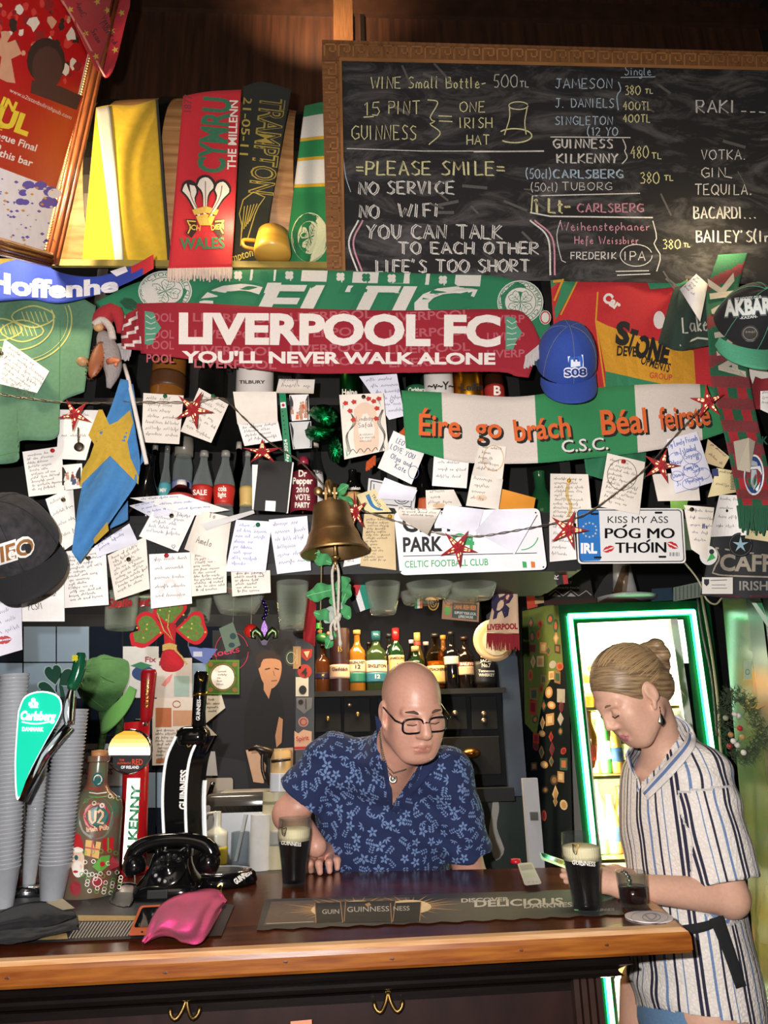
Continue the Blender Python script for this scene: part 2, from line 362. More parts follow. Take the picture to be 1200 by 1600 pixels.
STROKE.update({
 'a': [[(.6, .75), (.2, .8), (0, .4), (.15, .02), (.5, .2), (.6, .75), (.62, .1), (.72, 0)]], 'b': [[(0, 1.4), (.02, 0), (.4, .05), (.55, .4), (.35, .7), (.03, .5)]], 'c': [[(.5, .65), (.2, .75), (0, .35), (.2, 0), (.52, .12)]],
 'd': [[(.5, .65), (.15, .7), (0, .3), (.2, 0), (.5, .25), (.55, 1.4), (.58, 0)]], 'e': [[(.03, .4), (.5, .5), (.3, .8), (.03, .5), (.1, .1), (.35, 0), (.58, .15)]], 'f': [[(.5, 1.3), (.25, 1.35), (.2, .9), (.15, -.4)], [(0, .7), (.42, .72)]],
 'g': [[(.5, .7), (.15, .75), (0, .4), (.2, .1), (.5, .3), (.52, .75), (.48, -.4), (.2, -.55), (0, -.3)]], 'h': [[(0, 1.4), (.02, 0)], [(.02, .45), (.3, .75), (.5, .5), (.5, 0)]], 'i': [[(.05, .7), (.08, 0)], [(.06, 1.0), (.1, 1.06)]],
 'k': [[(0, 1.4), (.02, 0)], [(.42, .75), (.02, .35), (.45, 0)]], 'l': [[(.05, 1.4), (.03, .1), (.18, 0)]], 'm': [[(0, .7), (.02, 0)], [(.02, .5), (.2, .75), (.36, .5), (.36, 0)], [(.36, .5), (.56, .75), (.72, .5), (.74, 0)]],
 'n': [[(0, .7), (.02, 0)], [(.02, .45), (.25, .75), (.46, .5), (.48, 0)]], 'o': [[(.25, .75), (.03, .5), (.06, .12), (.3, 0), (.52, .25), (.48, .6), (.25, .75)]], 'p': [[(0, .7), (.02, -.5)], [(.02, .5), (.3, .75), (.52, .45), (.3, .05), (.02, .2)]],
 'r': [[(0, .7), (.04, 0)], [(.04, .4), (.2, .7), (.4, .68)]], 's': [[(.4, .65), (.15, .75), (.06, .5), (.38, .28), (.3, .02), (0, .08)]], 't': [[(.2, 1.2), (.18, .1), (.4, 0)], [(0, .78), (.42, .8)]], 'u': [[(0, .7), (.04, .1), (.3, .02), (.46, .3), (.48, .7), (.5, 0)]],
 'v': [[(0, .7), (.2, 0), (.42, .7)]], 'w': [[(0, .7), (.14, 0), (.32, .55), (.48, 0), (.65, .7)]], 'y': [[(0, .7), (.22, .1)], [(.45, .7), (.2, -.2), (0, -.45)]], 'z': [[(0, .7), (.4, .7), (0, 0), (.45, .02)]], 'j': [[(.2, .7), (.2, -.3), (0, -.45)]], 'x': [[(0, .7), (.42, 0)], [(.42, .7), (0, 0)]], 'q': [[(.45, .7), (.1, .7), (0, .3), (.25, .1), (.45, .5), (.45, -.5)]],
})
def circ(cx, cy, rx, ry=None, n=24, a0=0, a1=2 * pi):
 ry = ry or rx
 full = abs(a1 - a0 - 2 * pi) < 1e-6
 return [(cx + rx * cos(a0 + (a1 - a0) * i / (n if full else n - 1)), cy + ry * sin(a0 + (a1 - a0) * i / (n if full else n - 1))) for i in range(n)]
def hitY(mb, fb):
 from mathutils.bvhtree import BVHTree
 t = BVHTree.FromPolygons([Vector(v) for v in mb.v], mb.f)
 def f(px, py):
  h = t.ray_cast(CAMP, RD(px, py).normalized())
  if h[0] is not None: return h[0].y
  h = t.find_nearest(P(px, py, fb)); return h[0].y if h[0] is not None else fb
 return f
def lerp(a, b, t): return a + (b - a) * t
# ================================================================== SETTING
def struct(mb, name, m, **k): return mb.done(name, m, kind='structure', **k)
woodD = M('#2a1712', 'wood', .45, stretch=(2, 30, 2), alt='#180c0a')
struct(Mb().box((0, 1.2, -.05), (5.4, 6.4, .1)), 'floor', M('#3a2a22', 'wood', .5, stretch=(1, 12, 1)))
struct(Mb().box((0, 3.62, 1.5), (5.4, .14, 3.1)), 'wall_back', M('#08090c', 'wall', .95))
struct(Mb().box((-2.2, 1.2, 2.6), (.1, 6.4, 5.3)), 'wall_left', M('#241814', 'wall'))
struct(Mb().box((2.35, 1.2, 2.6), (.1, 6.4, 5.3)), 'wall_right', M('#101312', 'wall'))
struct(Mb().box((0, 2.85, 4.06), (4.5, .1, 2.4)), 'wall_upper', M('#4a2c1c', 'wood', .55, stretch=(14, 2, .7), alt='#2c1a12', scale=3))
struct(Mb().box((0, 1.2, 5.3), (5.4, 6.4, .1)), 'ceiling', M('#20140f', 'wall'))
mb = Mb()
for px in (536,):
 a = P(px, 30, 2.78); mb.box((a.x, 2.785, 4.1), (.10, .03, 2.3))
struct(mb, 'trim_1', M('#6b4a2e', 'wood', .5, stretch=(20, 4, 1)))
a = P(566, 30, 2.78); struct(Mb().box((a.x, 2.79, 4.1), (.02, .02, 2.3)), 'trim_gap', M('#0d0806', 'wood'))  # dark strip in place of the black gap; its shade is in the colour
struct(Mb().box((.2, 2.79, 5.12), (4.2, .03, .12)), 'trim_3', M('#3a2418', 'wood'))
# ================================================================== BAR COUNTER
redwood = M('#63301a', 'wood', .2, scale=5, stretch=(1.2, 9, 3), alt='#3a1a0e', bump=.05)
rawwood = M('#d9b088', 'wood', .6, scale=4, stretch=(2, 22, 22), alt='#b98450', bump=.1)
pine = M('#94581c', 'wood', .35, scale=4, stretch=(2, 26, 26), alt='#6e3410', bump=.08)
black = M('#130d0c', 'wood', .28, scale=8, stretch=(1, 10, 10), bump=.06)
panel = M('#2a1511', 'wood', .4, scale=5, stretch=(4, 4, 1), alt='#1c0d0b')
bar = thing('bar_counter', 'dark red-brown wooden bar counter with worn pale front edge and black moulding', 'bar', (0, 1.52, 0))
FL, FR = Vector((-1.45, 1.478, 0)), Vector((.672, 1.551, 0))
BR, BL = Vector((.765, 2.20, 0)), Vector((-1.45, 2.36, 0))
ix = (FR - FL).normalized(); iy = Vector((-ix.y, ix.x, 0))
def slab(mb, pts, z0, z1, mat=0):
 n = len(pts); vv = [Vector((p.x, p.y, z0)) for p in pts] + [Vector((p.x, p.y, z1)) for p in pts]
 mb.add(vv, [tuple(reversed(range(n))), tuple(range(n, 2 * n))] + [(i, (i + 1) % n, n + (i + 1) % n, n + i) for i in range(n)], mat)
s_ = .032
slab(mb := Mb(), [FL + iy * s_, FR + iy * s_ - ix * s_, BR - ix * s_, BL], 1.055, 1.10)
mb.done('counter_top', redwood, bar)
mb = Mb()
prof = [(s_, 1.1002), (.012, 1.0992), (.003, 1.093), (0, 1.085), (0, 1.062), (.004, 1.056), (s_, 1.0545)]
pm = [1, 1, 0, 0, 0, 0]
path = [(FL, iy), (FR, (iy - ix * .98)), (BR, -ix)]
path = [(FL, iy * 1.0), (FR, iy - ix), (BR, -ix)]
vv = []
for c, dr in path: vv += [Vector((c.x + dr.x * d, c.y + dr.y * d, z)) for d, z in prof]
k = len(prof)
for i in range(2): mb.add([], [], 0)
ff = [(i * k + j, (i + 1) * k + j, (i + 1) * k + j + 1, i * k + j + 1) for i in range(2) for j in range(k - 1)]
mb.add(vv, ff, pm * 2)
for kx in (-.98, -.62, -.34, -.12, .08, .33, .5):
 c = FL + ix * (kx + 1.45) ; mb.ball((c.x, c.y + .0035, 1.074 + .004 * sin(kx * 40)), (.011, .004, .007), 10, mat=2)
mb.done('front_edge', [pine, rawwood, M('#4f2410', 'wood')], bar)
mb = Mb()
prof = [(.03, 1.056), (.03, 1.046), (.05, 1.040), (.055, 1.020), (.048, 1.010), (.06, 1.0), (.072, .985), (.072, .975), (.064, .968), (.085, .955), (.115, .945), (.125, .925), (.125, .90)]; prof = [(d, 1.056 + (z - 1.056) * .58) for d, z in prof]
k = len(prof); MR = FR - ix * .055
vv = []
for c, dr in ((FL, iy), (MR, iy - ix), (MR + iy * .5, -ix)): vv += [Vector((c.x + dr.x * d, c.y + dr.y * d, z)) for d, z in prof]
mb.add(vv, [(i * k + j, (i + 1) * k + j, (i + 1) * k + j + 1, i * k + j + 1) for i in range(2) for j in range(k - 1)])
mb.done('moulding', black, bar)
PR = FR - ix * .16
slab(mb := Mb(), [FL + iy * .13, PR + iy * .13, PR + iy * .60, FL + iy * .6], .0, 1.02); mb.done('front_panel', panel, bar)
mb = Mb(); c = PR - ix * .025 + iy * .115
for i in range(4): mb.box((c.x - .022 + i * .0155, c.y + .002, .5), (.011, .03, 1.0))
mb.done('corner_post', M('#33201a', 'wood', .4), bar)
slab(mb := Mb(), [FL + iy * .0 + iy * .75, PR + iy * .62, PR + iy * .66, FL + iy * .78], .0, 1.05)
brass = M('#7d6238', 'metal', .42)
# children built round the origin of an Empty: keep local coordinates
_done0 = Mb.done
def _done(s, name, mats, parent=None, smooth=False, local=False, **k):
 o = _done0(s, name, mats, parent, smooth, **k)
 if parent is not None and local: o.matrix_parent_inverse = Matrix()
 return o
Mb.done = _done
def hook(px, py, label):
 t = P(px, py - 16, 1.66); y0 = FL.y + iy.y * .128 + (t.x - FL.x) * ix.y / ix.x; t = P(px, py - 16, y0)
 r = thing('coat_hook', label, 'hook', t, 'brass hooks under the bar')
 Mb().rbox((0, -.003, 0), (.014, .006, .026), .003).done('plate', brass, r, True, local=True)
 for s in (-1, 1):
  Mb().tube(cat([(0, -.004, .006), (s * .006, -.012, -.012), (s * .016, -.02, -.024), (s * .026, -.018, -.018), (s * .029, -.014, -.006)], 12), [.0042] * 10 + [.0048, .003], 8).done('prong', brass, r, True, local=True)
hook(292, 1580, 'brass double coat hook under the counter, the left one')
hook(606, 1570, 'brass double coat hook under the counter, right of the orange paper slip')
# ================================================================== HANGING SHELF (gantry) over the bar
GY = 1.85
g_ = thing('hanging_bar_shelf', 'black wooden shelf unit hung over the bar, covered in notes and scarves', 'shelf', (0, GY, 1.87))
blk = M('#080606', 'wood', .6, scale=6, stretch=(1, 12, 12))
XL, XR = -1.5, 1.55
def part(name, c, d, m=blk, par=g_, bev=0): return Mb().box(c, d, bev=bev).done(name, m, par)
part('top_board', ((XL + XR) / 2, (GY + 2.8) / 2, 2.838), (XR - XL, 2.8 - GY, .024))
part('edge_strip', ((XL + XR) / 2, GY - .004, 2.838), (XR - XL, .01, .022), M('#8a7a3c', 'wood', .5))
part('shelf_board', ((XL + XR) / 2, GY + .18, 2.388), (XR - XL, .36, .022))
part('shelf_board', ((XL + XR) / 2, GY + .18, 2.04), (XR - XL, .36, .022))
part('bottom_board', ((XL + .62) / 2, GY + .18, 1.90), (.62 - XL, .36, .03))
bpm = M('#060505', 'wood', .7); part('back_panel', ((XL + .62) / 2, 2.215, 2.36), (.62 - XL, .02, .95), bpm); part('back_panel', ((.62 + XR) / 2, 2.215, 2.43), (XR - .62, .02, .8), bpm)
for x in (XL, -.72, .13, .62, XR): part('upright', (x, GY + .18, 2.36 if x < .7 else 2.43), (.03, .35, .94 if x < .7 else .80))
mb = Mb().box(((XL + .62) / 2, GY + .008, 1.965), (.62 - XL, .012, .13))
for i in range(60):
 for j in range(4): mb.box((XL + .15 + i * .03, GY + .001, 1.925 + j * .028), (.016, .006, .014))
mb.done('rubber_fascia', M('#0a0a0c', 'rubber'), g_)
part('hanger_post', (-1.3, 2.3, 3.5), (.06, .06, 1.3))
# ------------------------------------------------------------------ chalkboard
BY = 1.80
cb = thing('chalkboard', 'large chalkboard price list in a carved Greek key wooden frame', 'chalkboard', P(870, 432, BY))
bo = M('#211f21', 'chalk', .9, scale=5, var=.35, stretch=(1, 1, 3))
nt = bo.node_tree
b = nt.nodes['Principled BSDF']; n2 = nt.nodes.new('ShaderNodeTexNoise'); n2.inputs['Scale'].default_value = 4.5; n2.inputs['Detail'].default_value = 9; n2.inputs['Roughness'].default_value = .72; n2.inputs['Distortion'].default_value = 1.2
rp = nt.nodes.new('ShaderNodeValToRGB'); rp.color_ramp.elements[0].position = .48; rp.color_ramp.elements[0].color = (.012, .011, .012, 1); rp.color_ramp.elements[1].position = .78; rp.color_ramp.elements[1].color = (.13, .12, .12, 1)
tc = nt.nodes.new('ShaderNodeTexCoord'); mp = nt.nodes.new('ShaderNodeMapping'); mp.inputs['Scale'].default_value = (1, 1, 2.2); nt.links.new(tc.outputs['Object'], mp.inputs[0]); nt.links.new(mp.outputs[0], n2.inputs['Vector']); nt.links.new(n2.outputs[0], rp.inputs[0]); nt.links.new(rp.outputs[0], b.inputs['Base Color'])
Mb().sheet([(528, 90), (1300, 108)], [(528, 434), (1300, 446)], BY, 20, 10, .012).done('board', bo, cb)
fw = M('#7c5334', 'wood', .45, scale=6, stretch=(3, 3, 14)); fwh = M('#7c5334', 'wood', .45, scale=6, stretch=(14, 3, 3)); fwd = M('#97683f', 'wood', .4, scale=6)
def strip(mb, pts, Y, w, off, th, mat=0):
 for a, b in zip(pts, pts[1:]):
  dx, dy = b[0] - a[0], b[1] - a[1]; L = math.hypot(dx, dy); nx, ny = -dy / L * w / 2, dx / L * w / 2; ex, ey = dx / L * w / 2, dy / L * w / 2
  mb.poly([(a[0] - ex + nx, a[1] - ey + ny), (b[0] + ex + nx, b[1] + ey + ny), (b[0] + ex - nx, b[1] + ey - ny), (a[0] - ex - nx, a[1] - ey - ny)], Y, off, th, mat)
mb = Mb(); Yf = BY - .022
mb.poly([(503, 62), (1310, 84), (1310, 112), (503, 95)], Yf, 0, .03)
strip(mb, [(505, 64), (1310, 86)], Yf, 4, .006, .008); strip(mb, [(533, 92), (1310, 110)], Yf, 5, .006, .008, 1)
KEY = [(0, 1), (0, 0), (1, 0), (1, .66), (.5, .66), (.5, .36)]
for i in range(33):
 x0 = 507 + i * 22.5; y0 = 69 + (x0 - 505) * .0265
 strip(mb, [(x0 + a * 17, y0 + b_ * 17) for a, b_ in KEY], Yf, 2.4, .004, .004, 1)
mb.done('frame_top', [fwh, fwd], cb)
mb = Mb(); mb.poly([(503, 94), (533, 94), (539, 434), (511, 434)], Yf, 0, .03)
strip(mb, [(532, 94), (538, 434)], Yf, 4, .006, .008, 1)
for i in range(14):
 y0 = 98 + i * 23.2; x0 = 508 + (y0 - 94) * .022
 strip(mb, [(x0 + (1 - b_) * 17, y0 + a * 18) for a, b_ in KEY], Yf, 2.4, .004, .004, 1)
mb.done('frame_side', [fw, fwd], cb)
mb = Mb()
W_, Ye, Pk, Bl, Gr = 0, 1, 2, 3, 4
def ch(t, x, y, h, w, m=W_, ang=0, dbl=0, lw=1.6): mb.hand(t, x, y, BY, h, w, ang, lw, .0012, m, .07, dbl)
def cl(pts, m=W_, lw=1.6): mb.line(pts, BY, lw, .0012, m)
ch('WINE Small Bottle-', 580, 138, 18, 182, Ye, .0); ch('500', 772, 137, 20, 40, Gr); ch('TL', 812, 136, 9, 16, Gr)
ch('15', 570, 180, 20, 28, Ye); cl([(568, 183), (584, 182)], Ye); ch('PINT', 608, 178, 20, 52, Ye); ch('GUINNESS', 550, 218, 22, 104, Ye)
cl(cat([(668, 156), (684, 160), (672, 184), (680, 190), (672, 194), (688, 208), (670, 226)], 24), Ye); cl([(685, 181), (706, 182)], Ye); cl([(686, 189), (707, 190)], Ye)
ch('ONE', 718, 175, 16, 44, Ye); ch('IRISH', 718, 200, 16, 54, Ye); ch('HAT', 730, 226, 15, 38, Ye)
cl(circ(810, 165, 15, 6), Ye); cl(cat([(796, 167), (796, 185), (788, 211)], 10), Ye); cl(cat([(824, 167), (820, 190), (822, 210)], 10), Ye); cl(circ(804, 212, 27, 11, 20, 1.2 * pi, 2.75 * pi), Ye, 2)
cl([(542, 232), (660, 236), (850, 236)], W_, 1.2); cl([(740, 237), (850, 236)], W_, 2.2)
ch('=PLEASE SMILE=', 556, 273, 21, 236, Ye, .0, 1.5); ch('NO', 560, 303, 19, 34, W_, 0, 2.5); ch('SERVICE', 605, 302, 19, 108, W_, 0, 2.2); ch('NO', 561, 340, 20, 34, W_, 0, 2.5); ch('WIFI', 622, 338, 20, 70, W_, 0, 2.6)
ch('YOU CAN TALK', 572, 372, 21, 216, W_, .0, 2.8); ch('TO EACH OTHER', 622, 396, 18, 222, W_, .0, 2.6); ch("LIFE'S TOO SHORT", 588, 425, 19, 242, W_, -.005, 2.6)
for o, m in ((0, W_), (7, Pk)):
 cl(cat([(560 + o, 344), (545 + o, 380), (560 + o, 428)], 16), m, 2.6); cl(cat([(828 + o, 344), (856 + o, 372), (860 + o, 430)], 16), m, 2.6)
cl(cat([(536, 240), (540, 275), (548, 300)], 8), Bl, 1.2)
ch('Single', 976, 117, 14, 44, Bl, .02, 0, 1.3); cl([(970, 121), (1024, 120)], Bl, 1.3)
ch('JAMESON', 868, 138, 15, 92, Bl); ch('J. DANIELS', 868, 168, 14, 94, Bl); ch('SINGLETON', 868, 195, 13, 92, Bl); ch('(12 YO', 918, 212, 13, 50, Bl)
ch('380', 977, 148, 14, 26, Ye); ch('TL', 1008, 146, 7, 14, Ye); ch('400TL', 974, 172, 13, 46, Ye); ch('400TL', 974, 191, 12, 44, Ye)
cl([(860, 214), (985, 215)]); cl(cat([(966, 128), (970, 140), (964, 150), (966, 172)], 10), Bl)
ch('GUINNESS', 864, 231, 14, 96, W_, .0, 1.2); ch('KILKENNY', 870, 254, 14, 98, W_, .0, 1.2); cl(cat([(973, 217), (978, 230), (976, 236), (980, 246), (972, 256)], 12))
ch('480', 986, 247, 19, 30, Ye); ch('TL', 1018, 248, 9, 18, Ye); ch('(50cl)', 822, 279, 15, 42, Bl); ch('CARLSBERG', 864, 278, 13, 112, Bl, 0, 1.2)
ch('(50cl)', 830, 299, 13, 44, W_, 0, 0, 1.1); ch('TUBORG', 878, 297, 12, 82, W_, 0, 0, 1.1); ch('380', 1001, 287, 18, 32, Ye); ch('TL', 1038, 282, 8, 16, Ye)
ch('1 Lt-', 834, 332, 22, 60, Ye, 0, 1.5, 2.2); ch('CARLSBERG', 902, 331, 13, 106, Pk, .0, 1); cl([(832, 306), (1000, 302)]); cl([(828, 332), (860, 338), (1020, 340)], W_, 2.2); cl([(832, 306), (830, 332)], Ye, 2)
ch('Weihenstephaner', 876, 360, 13, 142, Pk, .0, 0, 1.5); ch('Hefe Weissbier', 898, 381, 12, 102, Pk, .0, 0, 1.5); ch('FREDERIK', 892, 405, 11, 74, W_); ch('IPA', 976, 407, 14, 36, W_)
cl(circ(994, 399, 25, 17), W_, 1.3); cl([(962, 424), (1014, 423)], W_, 1.6); cl([(964, 430), (1016, 428)], W_, 1.6); cl(cat([(876, 344), (870, 370), (878, 408), (884, 410)], 10), W_, 1.2); cl(cat([(1020, 345), (1026, 370), (1022, 382), (1032, 400), (1026, 424)], 10), W_)
ch('380', 1036, 389, 15, 30, Ye); ch('TL', 1068, 386, 6, 12, Ye)
ch('RAKI', 1088, 176, 20, 66, W_, 0, 1); cl([(1158, 174), (1166, 174)]); cl([(1172, 175), (1180, 175)]); cl([(1186, 175), (1196, 176)])
ch('VOTKA.', 1096, 249, 15, 74); ch('GIN', 1096, 277, 15, 42); cl([(1134, 276), (1144, 278)]); ch('TEQUILA.', 1086, 304, 16, 94); ch('BACARDI...', 1084, 341, 18, 102, W_, 0, 1); ch("BAILEY'S(Irish)", 1088, 378, 18, 148, W_, .0, 1)
for i in range(26):
 x, y = random.choice(((1000, 160), (1050, 300), (820, 330), (700, 300), (1040, 400), (640, 130), (1150, 240))); x += random.uniform(-40, 40); y += random.uniform(-35, 35); L = random.uniform(15, 50); a = random.uniform(-.4, 1.4)
 cl([(x, y), (x + L * cos(a), y + L * sin(a))], 5, random.uniform(1.5, 5))
mb.done('chalk_writing', [M('#d8d2cc', 'chalk'), M('#d6cf9a', 'chalk'), M('#c98b9a', 'chalk'), M('#a9bccb', 'chalk'), M('#b9b6a8', 'chalk'), M('#5a5654', 'chalk')], cb)
# ------------------------------------------------------------------ barrel and what is draped on it
BCY, BCZ, BRR = 2.30, 3.30, .45
staves = M('#b98a58', 'wood', .55, scale=3, stretch=(1.2, 18, 18), alt='#8a5a30')
br = thing('wooden_barrel', 'wooden cask lying on its side on top of the shelf, draped with scarves', 'barrel', (-.55, BCY, BCZ - BRR))
rotx = Matrix.Rotation(pi / 2, 3, 'Y')
def bx(px): return P(px, 300, 1.9).x
prof = []
for i in range(15):
 t = i / 14; x = lerp(-1.02, -.085, t); prof.append((BRR - .045 * (2 * t - 1) ** 2, x))
Mb().lathe([(0, -1.0), (.34, -1.0)] + prof + [(.34, -.1), (0, -.1)], (0, BCY, BCZ), 48, rotx).done('staves', staves, br, True)
for x in (-.98, -.80, -.60, -.14):
 t = (x + 1.02) / .935; r = BRR - .045 * (2 * t - 1) ** 2 + .003
 Mb().lathe([(r, -.022), (r + .002, -.02), (r + .002, .02), (r, .022)], (x, BCY, BCZ), 48, rotx).done('hoop', M('#3a3532', 'metal', .5), br)
cyl = cylY(BCY, BCZ, BRR + .012); cyl2 = cylY(BCY, BCZ, BRR + .022)
yel = M('#bd9a22', 'cloth', scale=60)
hv = thing('yellow_safety_shirt', 'yellow work shirt with grey reflective bands draped over the cask', 'shirt', P(190, 415, 1.85))
cyl3 = cylY(BCY, BCZ, BRR + .05)
wc = wavy(cyl3, .015, 115, .5, 3)
Mb().sheet([(150, 168), (172, 164), (210, 164), (243, 155)], [(128, 408), (150, 412), (205, 414), (262, 412)], wc, 30, 36, .005).done('cloth', yel, hv, True)
Mb().sheet([(150, 170), (172, 165)], [(180, 412), (194, 412)], lambda a, b: wc(a, b) - .006, 4, 30, .004).done('reflective_band', M('#b3aea2', 'plastic', .4), hv, True)
Mb().sheet([(243, 155), (247, 155)], [(262, 412), (267, 412)], lambda a, b: wc(a, b) - .006, 2, 30, .004).done('dark_trim', M('#2e2c26', 'cloth'), hv, True)
# Wales scarf
def hang(t0, b0, slack=.01):
 c = cylY(BCY, BCZ, BRR + t0); return lambda px, py: min(c(px, py), b0 + slack)
def fringe(mb, a, b, L, Y, n, r=.0022, ang=0, spread=.1, mat=0):
 Y = yf(Y)
 for i in range(n):
  t = (i + .5) / n; x = lerp(a[0], b[0], t); y = lerp(a[1], b[1], t); l = L * random.uniform(.8, 1.1); dx = random.uniform(-spread, spread) * l + sin(ang) * l
  mb.tube([Lf(x, y, Y, .001), Lf(x + dx * .4, y + l * .5 * cos(ang), Y, random.uniform(0, .004)), Lf(x + dx, y + l * cos(ang), Y, random.uniform(0, .003))], [r, r, r * .6], 4, mat)
Yw = wavy(hang(.02, 1.735), .004, 80, 0, 2)
sw = thing('football_scarf', 'red scarf with three white feathers emblem and white fringe hung over the cask', 'scarf', P(315, 415, 1.79))
Mb().sheet([(286, 150), (325, 143), (377, 140)], [(263, 420), (310, 419), (362, 418)], Yw, 22, 44, .005).done('knit_band', M('#b5202c', 'cloth', scale=500), sw, True)
mb = Mb()
def q(s0, s1, v): return None
mb.text('CYMRU', 350, 272, Yw, h=42, w=118, ang=radians(-85), mat=0, bold=.03)
mb.text('THE MILLENN', 368, 265, Yw, h=13, w=108, ang=radians(-88), mat=1, bold=.02); mb.text('1877', 298, 178, Yw, h=12, w=30, ang=radians(-86), mat=3, bold=.01)
mb.text('WALES', 281, 389, Yw, h=17, w=70, ang=-.02, mat=0, bold=.03)
for cx, cy, s in ((321, 297, 1.15), (296, 305, 1), (347, 304, 1)):
 sg = -1 if cx < 315 else 1 if cx > 330 else 0
 mb.poly([(cx - 14 * s, cy - 6), (cx - 10 * s, cy - 20), (cx + 2, cy - 24), (cx + 12 * s, cy - 16), (cx + 14 * s, cy - 4), (cx + 6 - sg * 4, cy + 10), (322 + sg * 6, cy + 42), (318 + sg * 6, cy + 42), (cx - 6 - sg * 4, cy + 8)], Yw, .0018, mat=4, sub=30)
 mb.poly([(cx - 11 * s, cy - 7), (cx - 7 * s, cy - 17), (cx + 2, cy - 20), (cx + 9 * s, cy - 13), (cx + 11 * s, cy - 4), (cx + 4 - sg * 4, cy + 8), (322 + sg * 6, cy + 38), (318 + sg * 6, cy + 38), (cx - 4 - sg * 4, cy + 6)], Yw, .0026, mat=1, sub=30)
 mb.line(cat([(cx, cy - 14), (cx - sg * 4, cy + 6), (321 + sg * 4, cy + 36)], 8), Yw, 1.2, .0034, 3)
mb.poly([(300, 328), (321, 322), (342, 328), (338, 336), (321, 332), (304, 336)], Yw, .0036, mat=2); mb.poly([(306, 338), (321, 334), (336, 338), (330, 352), (312, 352)], Yw, .0036, mat=2)
for s in (-1, 1): mb.poly([(321 + s * 14, 343), (321 + s * 31, 342), (321 + s * 26, 356), (321 + s * 31, 364), (321 + s * 22, 372), (321 + s * 13, 360)], Yw, .003, mat=4); strip(mb, [(321 + s * 16, 346), (321 + s * 28, 345), (321 + s * 23, 356), (321 + s * 27, 364)], Yw, 2, .0042, .001, 2)
mb.text('ICH', 295, 358, Yw, h=8, w=18, ang=.15, mat=2, off=.0045, bold=.02); mb.text('DIEN', 330, 360, Yw, h=8, w=20, ang=-.15, mat=2, off=.0045, bold=.02)
mb.done('woven_lettering', [M('#2f6a4c', 'cloth'), M('#d8d2c6', 'cloth'), M('#c2a24a', 'cloth'), M('#6a3038', 'cloth'), M('#2a1a1a', 'cloth')], sw)
mb = Mb(); fringe(mb, (262, 420), (363, 418), 20, Yw, 46, .0028); mb.done('fringe', M('#cdb9ad', 'cloth'), sw)
# dark scarf
Yd = wavy(hang(.024, 1.86, .02), .005, 70, .2, 5)
sd = thing('dark_knit_scarf', 'black knitted scarf with yellow outlined lettering draped on the cask', 'scarf', P(400, 412, 1.86))
Mb().sheet([(380, 135), (410, 128), (455, 140)], [(362, 416), (385, 416), (408, 414)], Yd, 18, 44, .006).done('knit_band', M('#24261f', 'cloth', scale=420, var=.3), sd, True)
mb = Mb(); mb.text('TRAMPTON', 408, 150, Yd, h=38, w=152, ang=radians(97), mat=0, bold=.03); mb.text('TRAMPTON', 408.6, 151, Yd, h=38, w=150, ang=radians(97), mat=1, off=.0024, bold=-.012)
mb.text('21-05-11', 381, 150, Yd, h=13, w=92, ang=radians(94), mat=2, bold=.01)
mb.line([(380, 312), (396, 300), (414, 308), (404, 322), (398, 336), (386, 376)], Yd, 1.6, .002, 2); mb.line([(380, 312), (374, 334), (378, 352), (376, 384)], Yd, 1.6, .002, 2)
for i in range(5): mb.line([(382 + i * 5, 322 - i), (378 + i * 3, 362 - i * 4)], Yd, 1.5, .002, 2)
mb.text('mpton', 362, 410, Yd, h=13, w=36, ang=-.3, mat=2, shear=.2, bold=.01)
mb.done('woven_lettering', [M('#a08a3c', 'cloth'), M('#2a2b24', 'cloth'), M('#b39c48', 'cloth')], sd)
